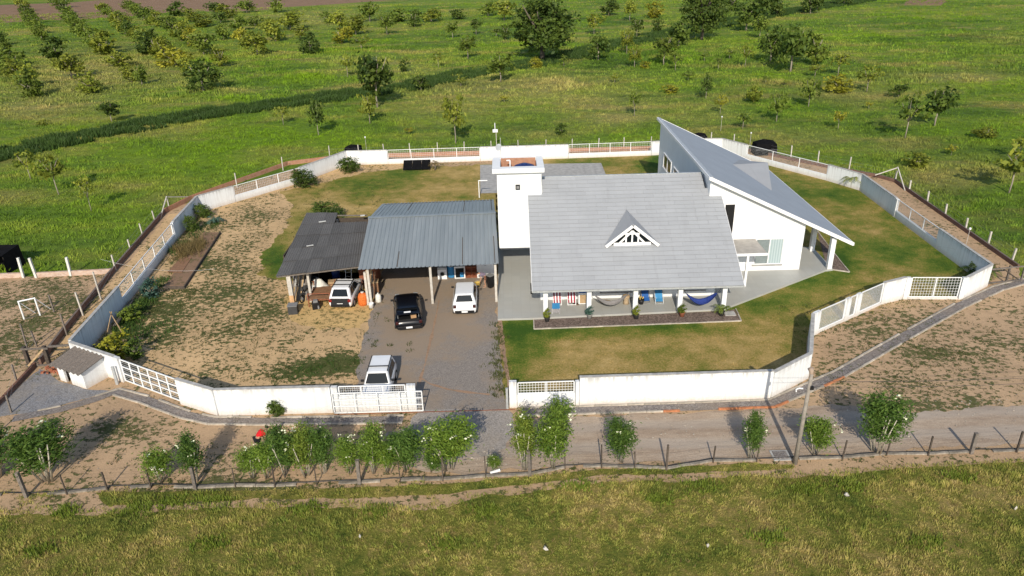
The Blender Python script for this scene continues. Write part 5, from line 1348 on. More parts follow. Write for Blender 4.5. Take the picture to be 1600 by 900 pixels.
box_thing('red_cabinet', 'dark red steel cabinet behind the car in the shed', 'cabinet', (-10.55, 50.2, 0), (1.3, 1.6, 1.45), 'rust', 0, (('door', (-.6, -.02, -.83, -.802, .1, 1.35), 'rust'), ('door', (.02, .6, -.83, -.802, .1, 1.35), 'rust')))
t = thing('blue_barrel', 'dark blue barrel at the back of the shed', 'barrel', (-13.2, 50.6, 0)); MB().lathe([(.28, 0), (.31, .1), (.31, .45), (.32, .48), (.31, .51), (.31, .85), (.27, .9), (.01, .9)], 16).build('drum', M['blue_dark'], t, world=False, smooth=True); MB().cyl((.1, 0, .9), (.1, 0, .94), .05, 8).build('bung', M['white_trim'], t, world=False)
t = box_thing('brown_chest', 'brown wooden chest beside the post between the shed and the carport', 'chest', (-9.9, 47.6, 0), (.8, .6, 1.0), 'wood_brown', .1, (('lid', (-.42, .42, -.32, .32, 1.002, 1.06), 'wood_tan'), ('legs_bar', (-.38, .38, -.32, -.302, .2, .3), 'wood_dark')))
# more clutter inside the old shed
for lab, (x, y), n_ in (('stack of old black tyres at the left side of the shed', (-14.6, 49.6), 3), ('two worn tyres leaning by the orange bag in the shed', (-10.7, 47.3), 2)):
    t = thing('tyre_stack', lab, 'tyres', (x, y, 0))
    for k in range(n_):
        MB().tube([(.23 * math.cos(a), .23 * math.sin(a), .1 + .19 * k) for a in np.linspace(0, 2 * math.pi, 17)], .095, 7, cap=False).build('tyre', M['rubber'], t, world=False, smooth=True)
box_thing('wooden_crate', 'open tan wooden crate behind the rusty trailer frame', 'crate', (-12.95, 49.0, 0), (.9, .6, .55), 'wood_tan', .2, (('slat', (-.46, .46, -.32, -.302, .1, .2), 'wood_brown'), ('slat', (-.46, .46, -.32, -.302, .32, .42), 'wood_brown')))
box_thing('tool_chest', 'grey steel tool chest in the dark left corner of the shed', 'chest', (-15.6, 49.4, 0), (.8, .5, .9), 'grey_plastic', .1, (('drawer', (-.36, .36, -.27, -.252, .1, .4), 'galv'), ('drawer', (-.36, .36, -.27, -.252, .48, .8), 'galv')))
t = thing('board_stack', 'tall boards leaning against the post between shed and carport', 'boards', (-9.95, 47.0, 0))
rs = random.Random(16)
for k in range(6): MB().beam((-.35 + k * .11, 0, 0), (-.3 + k * .12 + rs.uniform(-.1, .1), .75, 1.9 + rs.uniform(-.3, .2)), .10, .03).build('board', M[('wood_tan', 'wood_grey', 'wood_brown')[k % 3]], t, world=False)
t = thing('bicycle_wheels', 'pair of thin wheels hanging under the shed roof edge', 'wheels', (-14.5, 47.9, 1.5))
for k in range(2): MB().tube([(.5 * k + .3 * math.cos(a), .02, .3 * math.sin(a)) for a in np.linspace(0, 2 * math.pi, 21)], .022, 5, cap=False).build('wheel', M['rubber'], t, world=False, smooth=True)
for x0_, x1_ in ((.5, 4.7), (4.9, 9.2)):
    MB().box(x0_, x1_, 6.62, 6.68, 0, 3.95).build('shade_board', M['wood_dark'], cr_, world=False)  # dark boards added across both bays so the carport inside stays dark
# carport right bay
t = box_thing('washing_machine', 'white front loading washing machine against the back of the carport', 'washing machine', (-5.15, 50.15, 0), (.68, .62, .92), 'white_trim', R(2), (('control_panel', (-.33, .33, -.325, -.312, .78, .90), 'galv'),))
MB().cyl((0, -.312, .45), (0, -.335, .45), .19, 18).build('door_ring', M['galv'], t, world=False); MB().cyl((0, -.334, .45), (0, -.345, .45), .145, 18).build('door_glass', M['glass_dark'], t, world=False)
t = thing('blue_barrel', 'blue plastic barrel between the washing machine and a white cabinet', 'barrel', (-4.5, 50.3, 0)); MB().lathe([(.26, 0), (.29, .08), (.29, .42), (.30, .45), (.29, .48), (.29, .80), (.25, .86), (.01, .86)], 16).build('drum', M['blue_light'], t, world=False, smooth=True); MB().lathe([(.2, .86), (.2, .9), (.01, .91)], 12).build('lid', M['white_trim'], t, world=False)
t = box_thing('glass_cabinet', 'white framed cabinet with a dark glass front in the carport', 'cabinet', (-3.85, 50.15, 0), (.80, .5, .98), 'white_trim', R(2), (('glass_front', (-.31, .31, -.262, -.252, .10, .86), 'glass_dark'), ('shelf_box', (.02, .28, -.275, -.263, .12, .5), 'blue_light')))
t = thing('crate_shelf', 'stack of orange brown wooden crates in the carport', 'crates', (-2.98, 50.2, 0), R(2))
for k, (x, z) in enumerate(((-.24, 0), (.26, 0), (-.24, .45), (.26, .45))):
    mb = MB(); x0_, x1_ = x - .23, x + .23
    mb.box(x0_, x1_, -.24, .24, z, z + .03); mb.box(x0_, x1_, -.24, .24, z + .40, z + .43); mb.box(x0_, x0_ + .03, -.24, .24, z + .031, z + .399); mb.box(x1_ - .03, x1_, -.24, .24, z + .031, z + .399); mb.box(x0_ + .031, x1_ - .031, .2, .24, z + .031, z + .399)
    mb.build('crate', M['terracotta'], t, world=False)
t = box_thing('white_freezer', 'white chest freezer against the right wall of the carport', 'freezer', (-1.95, 50.25, 0), (1.25, .65, 1.08), 'white_trim', R(2), (('lid', (-.64, .64, -.34, .34, 1.083, 1.15), 'white_trim'), ('handle', (-.08, .08, -.36, -.342, 1.0, 1.04), 'galv')))
t = thing('tool_rack', 'dark rack of tools along the back of the carport', 'rack', (-4.1, 50.9, 0), R(2))
for z in (1.05, 1.45): MB().box(-1.4, 1.9, -.2, .2, z, z + .04).build('shelf', M['wood_dark'], t, world=False)
for x in (-1.38, .25, 1.88): MB().box(x - .04, x + .04, -.18, .18, 0, 1.6).build('upright', M['wood_dark'], t, world=False)
rs = random.Random(9)
for k in range(12): MB().cbox((-1.25 + k * .26, rs.uniform(-.08, .05), 1.18), (rs.uniform(.12, .22), .2, rs.uniform(.12, .2))).build('tool_box', M[rs.choice(['pot_dark', 'grey_plastic', 'black', 'wood_brown', 'grey_cloth', 'wood_dark'])], t, world=False)
t = thing('black_bin', 'black wheeled bin beside the crouching person in the carport', 'bin', (-1.55, 48.15, 0)); mb = MB(); mb.lathe([(.22, .06), (.30, .95), (.32, .98), (.01, 1.0)], 4); mb.build('bin_body', M['black'], t, world=False); MB().cbox((0, 0, 1.02), (.5, .5, .05), R(45)).build('lid', M['grey_plastic'], t, world=False)
for sx in (-.2, .2): MB().cyl((sx, .22, .08), (sx + .05, .22, .08), .08, 10).build('wheel', M['rubber'], t, world=False)
t = thing('yellow_bucket', 'yellow bucket on the carport floor beside the white hatchback', 'bucket', (-2.47, 48.35, 0)); MB().lathe([(.15, 0), (.21, .40), (.23, .42), (.19, .42), (.14, .03)], 14).build('pail', M['yellow'], t, world=False, smooth=True); MB().tube([(-.2, 0, .4), (0, -.05, .55), (.2, 0, .4)], .012, 5).build('handle', M['galv'], t, world=False)

# ------------------------------------------------------------------ the person bending over in the carport
def skinned(name, mat, parent, chains, root=0, sub=1):
    """chains: list of polylines [(x,y,z,r),...]; equal coordinates are shared joints"""
    idx = {}; V = []; E = []; Rr = []
    for ch in chains:
        prev = None
        for (x, y, z, r_) in ch:
            k = (round(x, 4), round(y, 4), round(z, 4))
            if k not in idx: idx[k] = len(V); V.append((x, y, z)); Rr.append(r_)
            if prev is not None: E.append((prev, idx[k]))
            prev = idx[k]
    me = bpy.data.meshes.new(name); me.from_pydata(V, E, []); me.materials.append(mat)
    o = bpy.data.objects.new(name, me); COL.objects.link(o); o.parent = parent
    o.modifiers.new('skin', 'SKIN')
    if not me.skin_vertices: 
        bm = bmesh.new(); bm.from_mesh(me); bm.verts.layers.skin.verify(); bm.to_mesh(me); bm.free()
    for i, sv in enumerate(me.skin_vertices[0].data): sv.radius = (Rr[i], Rr[i]); sv.use_root = (i == root)
    s_ = o.modifiers.new('subdivision', 'SUBSURF'); s_.levels = sub; s_.render_levels = sub
    return o
def bending_person(label, loc, rz, shirt, shorts, legs=None):
    per_ = thing('person', label, 'person', loc, rz)
    pel, che, nec, hea = (.12, 0, .86, .13), (-.18, -.05, 1.06, .13), (-.36, -.07, 1.12, .055), (-.47, -.09, 1.13, .085)
    ch = [[pel, (-.03, -.02, .97, .12), che, (-.30, -.065, 1.11, .07), nec, hea, (-.55, -.10, 1.10, .075)]]
    for s_ in (-1, 1):
        hip = (.12, s_ * .09, .82, .085)
        ch.append([pel, hip, (.02, s_ * .13, .46, .06), (.10, s_ * .13, .09, .038), (.0, s_ * .14, .035, .032), (-.12, s_ * .15, .03, .028)])
        wr = (-.30, s_ * .20 - .05, .55, .026); pal = (-.32, s_ * .20 - .05, .48, .03)
        ch.append([che, (-.24, s_ * .17 - .05, 1.03, .055), (-.22, s_ * .23 - .05, .79, .04), wr, pal])
        for k, L_ in enumerate((.07, .085, .08, .065)):
            yy = s_ * .20 - .05 + (k - 1.5) * .02
            ch.append([pal, (-.325, yy, .445, .009), (-.325 - .01, yy, .445 - L_ * .6, .008), (-.31, yy, .445 - L_, .007)])
        ch.append([pal, (-.30, s_ * .20 - .05 - s_ * .035, .47, .009), (-.295, s_ * .20 - .05 - s_ * .045, .44, .008)])
    skinned('body', M['skin'], per_, ch)
    skinned('shirt', M[shirt], per_, [[(.10, 0, .90, .15), (-.04, -.02, .98, .15), (-.18, -.05, 1.06, .155), (-.29, -.065, 1.105, .10)], [(-.18, -.05, 1.06, .155), (-.24, .12, 1.03, .075), (-.23, .165, .92, .065)], [(-.18, -.05, 1.06, .155), (-.24, -.22, 1.03, .075), (-.23, -.265, .92, .065)]])
    skinned('shorts', M[shorts], per_, [[(.12, 0, .86, .15), (.12, .09, .80, .105), (.05, .12, .56, .085)], [(.12, 0, .86, .15), (.12, -.09, .80, .105), (.05, -.12, .56, .085)]])
    hr = MB(); hr.lathe([(.095, 0), (.10, .03), (.085, .07), (.05, .095), (.01, .10)], 12); h_ = hr.build('hair', M['hair'], per_, world=False, smooth=True); h_.location = (-.49, -.09, 1.15); h_.rotation_euler = (0, R(-18), 0)
    mb = MB(); mb.cbox((-.635, -.10, 1.09), (.03, .025, .03)); mb.build('nose', M['skin'], per_, world=False)
    for sy in (-.03, .03): MB().cbox((-.625, -.10 + sy, 1.125), (.02, .016, .012)).build('eye', M['hair'], per_, world=False)
    for sy in (-.09, .09): MB().cbox((-.50, -.09 + sy, 1.12), (.03, .02, .05)).build('ear', M['skin'], per_, world=False)
    if legs:
        for s_ in (-1, 1): skinned('trouser_leg', M[legs], per_, [[(.12, s_ * .09, .82, .105), (.03, s_ * .13, .46, .08), (.10, s_ * .13, .12, .06)]])
    return per_
bending_person('person in a mauve shirt and brown shorts bending over beside the black bin', (-1.98, 48.35, 0), 0, 'shirt', 'shorts')
M['red_shirt'] = simple('red_shirt', (.62, .015, .02), .8, .08); M['pale_shirt'] = simple('pale_shirt', (.55, .58, .60), .85, .08); M['black_cloth'] = simple('black_cloth', (.015, .015, .017), .85, .1)
bending_person('dark haired person in a red shirt bending over behind the flowering hedge', (-12.62, 29.75, 0), R(222), 'red_shirt', 'black_cloth', 'black_cloth')
bending_person('person in a pale shirt and black trousers stooping in the middle of the hedge', (-10.75, 28.75, 0), R(200), 'pale_shirt', 'black_cloth', 'black_cloth')

# ------------------------------------------------------------------ veranda furniture
def hammock(label, xa, xb, y, ztop, sag, mat, wd):
    t = thing('hammock', label, 'hammock', ((xa + xb) / 2, y, 0))
    n, m = 24, 9; mb = MB(); xm = (xa + xb) / 2; lo, hi = .13, .87
    def cz(q): return ztop - sag * (1 - (2 * q - 1) ** 2)
    for i in range(n + 1):
        q = lo + (hi - lo) * i / n; wl = wd * math.sin(math.pi * i / n) ** .55 + .05
        for j in range(m + 1):
            s_ = j / m - .5
            mb.v.append((xa + (xb - xa) * q - xm, s_ * wl + .02 * noise.noise(Vector((i * .6, j * .9, 1))), cz(q) + (abs(s_) * 2) ** 2 * wl * .30 + .02 * noise.noise(Vector((i * .5, j * 1.7, 5)))))
    for i in range(n):
        for j in range(m):
            a = i * (m + 1) + j; mb.f.append([a, a + 1, a + m + 2, a + m + 1]); mb.m.append(0)
    o = mb.build('cloth', M[mat], t, world=False, smooth=True, fix=False); sd = o.modifiers.new('thickness', 'SOLIDIFY'); sd.thickness = .012
    for a, b in ((0, lo), (1, hi)):
        MB().tube([(xa + (xb - xa) * (a + (b - a) * k / 4) - xm, 0, cz(a + (b - a) * k / 4)) for k in range(5)], .018, 5).build('rope', M['grey_cloth'] if mat != 'navy' else M['pot_dark'], t, world=False)
    return t
hammock('grey hammock slung between the second and third veranda columns', 5.12, 8.02, 43.9, 1.78, 1.30, 'grey_cloth', .55)
hammock('dark blue hammock slung between the two right hand veranda columns', 11.12, 13.88, 43.6, 1.95, 1.45, 'navy', .75)
def deck_chair(label, x, y, fabric, frame='white_trim', rz=0, stripes=True, name='deck_chair', group=None):
    t = thing(name, label, 'chair', (x, y, .15), rz, group)
    for sx in (-.27, .27):
        MB().beam((sx, -.45, .02), (sx, .35, .98), .04, .03).build('side_rail', M[frame], t, world=False); MB().beam((sx * .9, .40, .02), (sx * .9, -.38, .44), .04, .03).build('leg', M[frame], t, world=False)
    cols = [fabric, 'white_trim', fabric, 'white_trim', fabric] if stripes else [fabric] * 1
    wd = .50 / len(cols)
    for k, c in enumerate(cols):
        x0_ = -.25 + k * wd
        MB().prism([(x0_, -.36, .16), (x0_ + wd - .002, -.36, .16), (x0_ + wd - .002, -.12, .26), (x0_, -.12, .26)], (0, -.005, .02)).build('seat_sling', M[c], t, world=False)
        MB().prism([(x0_, -.12, .262), (x0_ + wd - .002, -.12, .262), (x0_ + wd - .002, .33, .93), (x0_, .33, .93)], (0, -.012, .014)).build('back_sling', M[c], t, world=False)
    for y_, z_ in ((-.44, .05), (.34, .96)): MB().beam((-.29, y_, z_), (.29, y_, z_), .035, .035).build('cross_bar', M[frame], t, world=False)
    return t
M['red_cloth'] = simple('red_stripe_cloth', (.32, .03, .05), .85, .1)
deck_chair('red and white striped deck chair nearer the left column', 3.05, 45.15, 'red_cloth')
deck_chair('red and white striped deck chair nearer the white cabinet', 4.03, 45.12, 'red_cloth')
t = thing('low_stool', 'low light blue and white stool beside the left veranda column', 'stool', (2.88, 43.62, .15))
MB().prism([(-.26, -.05, .34), (.26, -.05, .34), (.28, .42, .50), (-.22, .42, .50)], (0, 0, .03)).build('seat', M['blue_light'], t, world=False)
for x, y, h_ in ((-.24, -.03, .34), (.24, -.03, .34), (-.2, .40, .48), (.26, .40, .48)): MB().beam((x, y, 0), (x, y, h_), .035, .035).build('leg', M['white_trim'], t, world=False)
MB().prism([(-.25, -.22, .12), (.25, -.22, .12), (.25, -.06, .30), (-.25, -.06, .30)], (0, 0, .025)).build('foot_sling', M['grey_cloth'], t, world=False)
t = box_thing('small_cabinet', 'white cabinet with a tan door beside the second veranda column', 'cabinet', (4.80, 45.1, .15), (.62, .5, .82), 'white_trim', 0, (('door', (-.22, .22, -.262, -.252, .06, .70), 'wood_tan'), ('foot', (-.3, -.25, -.25, .2, -.0, .01), 'white_trim')))
MB().box(-.28, .28, -.22, .22, .822, 1.02).build('blue_bin', M['blue'], t, world=False)
t = box_thing('door_mat', 'small dark mat on the veranda floor between deck chair and cabinet', 'mat', (4.32, 44.85, .152), (.40, .30, .03), 'wood_dark', .05, (('fringe', (-.21, .21, -.165, -.152, 0, .02), 'wood_brown'),), 0)
t = thing('oval_cushion', 'brown oval cushion on the veranda floor behind the grey hammock', 'cushion', (6.38, 44.95, .15), R(-15)); mb = MB(); mb.lathe([(.30, 0), (.40, .05), (.40, .10), (.30, .15), (.01, .17)], 18); o = mb.build('cushion_cover', M['wood_tan'], t, world=False, smooth=True); o.scale = (1, .6, 1); MB().lathe([(.03, .165), (.03, .18), (.001, .18)], 8).build('button', M['wood_brown'], t, world=False)
t = thing('wicker_stool', 'beige wicker stool standing left of the third veranda column', 'stool', (7.72, 44.75, .15)); MB().lathe([(.22, 0), (.17, .2), (.16, .3), (.24, .52), (.24, .58), (.01, .60)], 14).build('wicker_body', M['beige'], t, world=False, smooth=True); MB().lathe([(.22, .58), (.22, .63), (.01, .64)], 14).build('seat_pad', M['wood_tan'], t, world=False)
deck_chair('dark blue folding chair right of the third veranda column', 9.05, 45.1, 'blue', 'grey_plastic', .12, False)
t = deck_chair('light blue lounger with a grey frame leaning by the veranda wall', 9.95, 44.95, 'blue_light', 'galv', 0, False)
t = thing('black_bucket', 'black bucket with small yellow flowers before the dark blue chair', 'bucket', (8.72, 44.65, .15)); MB().lathe([(.16, 0), (.22, .34), (.2, .34), (.01, .30)], 14).build('pail', M['black'], t, world=False, smooth=True)
rs = random.Random(3)
for k in range(10): a = rs.uniform(0, 6.28); MB().cbox((.13 * math.cos(a), .13 * math.sin(a), .40 + rs.uniform(0, .12)), (.06, .06, .05), a).build('flower', M['yellow'], t, world=False)

# ------------------------------------------------------------------ yard objects
t = thing('solar_panel', 'low black sloping panel rack on the grass before the back wall', 'panel', (-10.15, 79.5, 0))
for k in range(3): MB().prism([(-1.5 + k, -.55, .15), (-.52 + k, -.55, .15), (-.52 + k, .75, .85), (-1.5 + k, .75, .85)], (0, -.02, .05)).build('panel', M['black_sheet'], t, world=False)
for x in (-1.4, 1.4):
    for y, h_ in ((-.5, .15), (.7, .82)): MB().beam((x, y, 0), (x, y, h_), .05, .05).build('leg', M['wood_dark'], t, world=False)
for lab, loc, sz in (('black tarpaulin covered box outside the back left corner of the wall', tuple(G(553, 242)), (1.9, 1.4, 1.3)), ('larger black tarpaulin covered box behind the far right railing', tuple(G(1193, 240)), (2.5, 1.8, 1.7)), ('small black tarpaulin heap showing beyond the wing roof', tuple(G(1092, 224)), (1.7, 1.3, 1.35))):
    t = thing('covered_box', lab, 'covered box', loc)
    x, y, z = sz[0] / 2, sz[1] / 2, sz[2]
    mb = MB(); mb.add([(-x, -y, 0), (x, -y, 0), (x, y, 0), (-x, y, 0), (-x * .95, -y * .9, z * .8), (x * .9, -y * .95, z * .74), (x * .95, y * .9, z * .78), (-x * .9, y * .9, z * .72), (-x * .2, 0, z), (x * .35, .1, z * .93)],
        [(0, 1, 5, 4), (1, 2, 6, 5), (2, 3, 7, 6), (3, 0, 4, 7), (4, 5, 9, 8), (5, 6, 9), (6, 7, 8, 9), (7, 4, 8)]); mb.build('tarpaulin', M['black_sheet'], t, world=False)
    MB().tube([(-x, -y - .01, z * .4), (x, -y - .01, z * .37)], .025, 5).build('tie_rope', M['grey_plastic'], t, world=False)
t = thing('clothes_post', 'thin white clothes line post shaped like an upside down L by the rear patio', 'post', tuple(G(749, 309)))
MB().cyl((0, 0, 0), (0, 0, 1.75), .05, 6).build('upright', M['white_metal'], t, world=False); MB().cyl((0, 0, 1.73), (.85, 0, 1.73), .05, 6).build('arm', M['white_metal'], t, world=False)
t = thing('yard_lamp', 'slim pole carrying a white lamp box behind the back wall', 'lamp post', tuple(G(776, 232)))
MB().cyl((0, 0, 0), (0, 0, 2.3), .045, 6).build('pole', M['concrete_post'], t, world=False); MB().cbox((-.1, 0, 2.15), (.62, .3, .34)).build('lamp_box', M['white_trim'], t, world=False, bevel=.03); MB().cyl((-.12, 0, 2.3), (-.12, 0, 3.1), .05, 6).build('top_tube', M['white_trim'], t, world=False)
for lab, (u, v) in (('small white lamp on a thin stick behind the far right railing', (1171, 232)), ('small white lamp on a thin stick behind the back left wall', (573, 238)), ('small white lamp on a thin stick above the wing roof', (1126, 205)), ('white lamp on a bent stick by the right wall', (1507, 392))):
    g = G(u, v); t = thing('garden_lamp', lab, 'lamp', tuple(g)); MB().cyl((0, 0, 0), (0, 0, 1.75), .018, 6).build('stick', M['concrete_post'], t, world=False); MB().lathe([(.02, 1.74), (.085, 1.79), (.085, 1.9), (.01, 1.94)], 8).build('lamp_globe', M['white_trim'], t, world=False)
# vegetable bed with a timber edge, tripod of canes
t = thing('raised_bed', 'timber edged soil bed along the foot of the shaded left wall', 'planter', (-26.9, 54, 0))
p4 = [G(255, 452), G(288, 452), G(345, 365), G(318, 365)]
for a, b in ((p4[0], p4[1]), (p4[1], p4[2])):
    n = int((b - a).length / 2.2) + 1
    for k in range(n): q0, q1 = a.lerp(b, k / n), a.lerp(b, (k + .985) / n); MB().beam((q0.x, q0.y, .11), (q1.x, q1.y, .11), .07, .22).build('edge_board', M['wood_dark'], t)
MB().prism([(p.x, p.y, .02) for p in p4], (0, 0, .10)).build('soil', M['plough'], t)
q4 = [G(262, 428), G(285, 428), G(300, 405), G(283, 405)]
MB().prism([(p.x, p.y, .125) for p in q4], (0, 0, .03)).build('cover_board', M['wood_brown'], t)
g = G(182, 520); t = thing('cane_tripod', 'three pale canes tied in a tripod beside the left wall', 'tripod', tuple(g))
for x, y in ((-.5, -.3), (.55, -.25), (.05, .5)): MB().cyl((x, y, 0), (-x * .12, -y * .12, 1.55), .03, 5).build('cane', M['wood_tan'], t, world=False)
MB().lathe([(.05, 1.3), (.07, 1.35), (.05, 1.4)], 6).build('tie', M['wood_dark'], t, world=False)
a, b = G(180, 516), G(205, 472); t = thing('pole_bundle', 'dark poles lying along the foot of the left wall', 'poles', tuple(a))
for k in range(3): MB().cyl((a.x + k * .12, a.y, .35 + .05 * k), (b.x + k * .1, b.y, .1 + .04 * k), .05, 6).build('pole', M['wood_grey'], t)
# white pipe end and pale litter by the road
a = G(766, 741); b = G(780, 737); t = thing('white_pipe', 'short white plastic pipe lying by the roadside fence', 'pipe', tuple(a)); MB().cyl((a.x, a.y, .08), (b.x, b.y, .08), .07, 10).build('tube', M['white_trim'], t); MB().cyl((b.x, b.y, .08), (b.x + .03, b.y + .01, .08), .085, 10).build('collar', M['white_trim'], t)
a = G(1250, 612); t = thing('bent_pipe', 'small white curved pipe end on the footpath by the lamp pole', 'pipe', tuple(a)); MB().tube([(-.25, -.1, .08), (-.2, .08, .10), (0, .16, .12), (.2, .14, .10)], .04, 6).build('tube', M['white_trim'], t, world=False)
a = G(1222, 713); t = thing('inspection_cover', 'square concrete inspection cover beside the foot of the lamp pole', 'cover', tuple(a)); MB().box(-.5, .35, -.35, .4, .0, .06).build('slab', M['concrete'], t, world=False); MB().box(-.4, .25, -.25, .3, .061, .08).build('lid', M['path'], t, world=False)
rs = random.Random(5)
for lab, (u, v), sz in (('crumpled white scrap in the verge grass at bottom centre left', (853, 862), .30), ('pale stone in the verge grass at bottom centre right', (1106, 857), .17), ('pale flattened carton in the grass at bottom right', (1322, 777), .24), ('small white scraps in the grass at the right edge', (1586, 798), .16), ('white pebble in the verge grass below the bushes', (563, 842), .13)):
    t = thing('litter', lab, 'litter', tuple(G(u, v)), rs.uniform(0, 3))
    mb = MB(); n = 9
    vs = [(0, 0, .16 * sz)] + [(math.cos(k / n * 6.283) * sz * rs.uniform(.25, .6), math.sin(k / n * 6.283) * sz * rs.uniform(.15, .4), .12 + rs.uniform(0, .08)) for k in range(n)] + [(0, 0, .28)]
    mb.add(vs, [(0, 1 + (k + 1) % n, 1 + k) for k in range(n)] + [(n + 1, 1 + k, 1 + (k + 1) % n) for k in range(n)]); mb.build('scrap', M['concrete_post'], t, world=False)
# road lamp pole
b = G(1242, 725)
t = thing('lamp_pole', 'leaning concrete street lamp pole at the edge of the dirt road', 'lamp post', tuple(b))
ht_ = height_at(1261, 585, b.y)
MB().tube([(0, 0, 0), (.02, 0, ht_ * .5), (.05, 0, ht_)], [.11, .095, .08], 10).build('pole', M['pole'], t, world=False, smooth=True)
MB().tube([(.05, 0, ht_ - .1), (.06, .1, ht_ + .12), (.06, .2, ht_ + .18)], [.05, .12, .14], 8).build('lamp_head', simple('brown_lamp_head', (.33, .25, .19), .8, .15), t, world=False, smooth=True)
MB().cbox((.12, -.1, ht_ - .65), (.14, .12, .16)).build('bracket', M['black'], t, world=False)

pc = thing('overhead_cable', 'pair of thin overhead cables running right from the lamp pole', 'cable', (b.x, b.y, ht_))
for dz in (-.35, -.65):
    p0, p1 = Vector((b.x + .05, b.y, ht_ + dz)), Vector((b.x + 34, b.y + 3.5, ht_ + dz - .3))
    MB().tube([p0.lerp(p1, k / 12) + Vector((0, 0, -.9 * (1 - (k / 6 - 1) ** 2))) for k in range(13)], .010, 4).build('cable_line', M['pot_dark'], pc)

# ------------------------------------------------------------------ trees and bushes
def crown_mesh(name, lobes, ncl, per, leaf, crad, mat, seed, aspect=.62, flat=.35, jag=1.0):
    rs = np.random.RandomState(seed); vol = np.array([l[3] * l[4] * l[5] for l in lobes]); pick = rs.choice(len(lobes), ncl, p=vol / vol.sum())
    d = rs.normal(size=(ncl, 3)); d /= np.linalg.norm(d, axis=1)[:, None]; r = rs.uniform(0, 1, ncl) ** .42 * (1 + rs.normal(0, .10, ncl) * jag)
    L = np.array(lobes)[pick]; C = L[:, :3] + d * r[:, None] * L[:, 3:6]
    n = ncl * per; ci = np.repeat(np.arange(ncl), per)
    off = rs.normal(size=(n, 3)) * crad * (rs.uniform(.5, 1.3, ncl)[ci])[:, None] * np.array([1, 1, .75])
    P = C[ci] + off
    nn_ = rs.normal(size=(n, 3)) + d[ci] * .7 + np.array([0, 0, flat]); nn_ /= np.linalg.norm(nn_, axis=1)[:, None]
    a = np.cross(nn_, rs.normal(size=(n, 3))); a /= np.linalg.norm(a, axis=1)[:, None]; b = np.cross(nn_, a)
    s_ = leaf * rs.uniform(.6, 1.35, n)[:, None]
    V = np.stack([P - a * s_, P + b * s_ * aspect, P + a * s_, P - b * s_ * aspect], 1)
    V[:, :, 2] = np.maximum(V[:, :, 2], .02)
    ti = np.clip(.28 + rs.uniform(-.28, .38, ncl)[ci] + rs.uniform(-.18, .30, n), 0, 1)
    return fast_mesh(name, V.reshape(-1, 3), 4, mat, np.repeat(ti, 4))

def trunk_mesh(name, mat, top, r, forks, seed, spread=.3, base=.0, fh=.45):
    rs = random.Random(seed); mb = MB()
    mb.tube([(0, 0, -.02), (rs.uniform(-.02, .02), 0, top * fh * .5), (rs.uniform(-.02, .02), rs.uniform(-.02, .02), top * fh)], [r, r * .8, r * .65], 6)
    for k in range(forks):
        a = 6.283 * (k + rs.random() * .5) / forks; e = spread * rs.uniform(.6, 1)
        mb.tube([(0, 0, top * fh * .96), (math.cos(a) * e * .5, math.sin(a) * e * .5, top * (fh + (1 - fh) * .5)), (math.cos(a) * e, math.sin(a) * e, top * rs.uniform(.85, 1.1))], [r * .55, r * .4, r * .15], 5)
    return mb.mesh(name, mat, smooth=True)

KIND = {
    'round': dict(lobes=[(0, 0, .57, .44, .44, .42)], n=48, per=15, leaf=.058, cr=.070, top=.75, tr=.030, forks=4),
    'tall': dict(lobes=[(0, 0, .68, .42, .42, .31), (.08, 0, .48, .28, .28, .18)], n=36, per=14, leaf=.056, cr=.068, top=.85, tr=.020, forks=4),
    'bush': dict(lobes=[(0, 0, .50, .46, .46, .46), (0, 0, .25, .40, .40, .22)], n=46, per=15, leaf=.062, cr=.078, top=.6, tr=.030, forks=4),
    'lobed': dict(lobes=[(-.18, 0, .78, .32, .30, .20), (.16, .05, .52, .34, .32, .22), (.0, .0, .65, .2, .2, .2)], n=56, per=14, leaf=.052, cr=.062, top=.85, tr=.024, forks=5),
    'sparse': dict(lobes=[(0, 0, .70, .45, .42, .28)], n=22, per=13, leaf=.056, cr=.062, top=.9, tr=.018, forks=5),
    'dense': dict(lobes=[(0, 0, .58, .44, .44, .38), (-.25, .1, .40, .26, .26, .24), (.28, 0, .42, .24, .24, .24), (.05, -.1, .80, .25, .25, .18)], n=230, per=20, leaf=.026, cr=.044, top=.8, tr=.035, forks=7),
}
KIND['shrub'] = dict(lobes=[(0, 0, .48, .45, .45, .45), (.1, .1, .30, .42, .40, .26), (-.12, 0, .66, .26, .26, .22)], n=190, per=20, leaf=.030, cr=.050, top=.6, tr=.03, forks=5)
PM = {}
def tree_parts(kind, colour, var):
    key = (kind, colour, var)
    if key not in PM:
        K = KIND[kind]; sd = 17 * var + len(kind) * 5 + 1
        rs = random.Random(sd); lob = [tuple(c * (1 + rs.uniform(-.12, .12)) for c in l) for l in K['lobes']]
        if kind in ('round', 'bush', 'tall'):
            for q in range(3): a = rs.uniform(0, 6.28); lob.append((.27 * math.cos(a), .27 * math.sin(a), K['lobes'][0][2] + rs.uniform(-.2, .22), .2, .2, .15))
        cm = crown_mesh('crown', lob, K['n'], K['per'], K['leaf'], K['cr'], M[colour], sd)
        tm = trunk_mesh('trunk', M['bark' if kind != 'dense' else 'bark_dark'], K['top'], K['tr'], K['forks'], sd)
        PM[key] = (cm, tm)
    return PM[key]
COLN = {'leaf_dark': 'dark', 'leaf_mid': 'green', 'leaf_yellow': 'yellowish', 'leaf_gold': 'golden'}
FORM = {'round': 'round', 'tall': 'slim', 'bush': 'bushy', 'lobed': 'lobed', 'sparse': 'thin', 'dense': 'broad'}
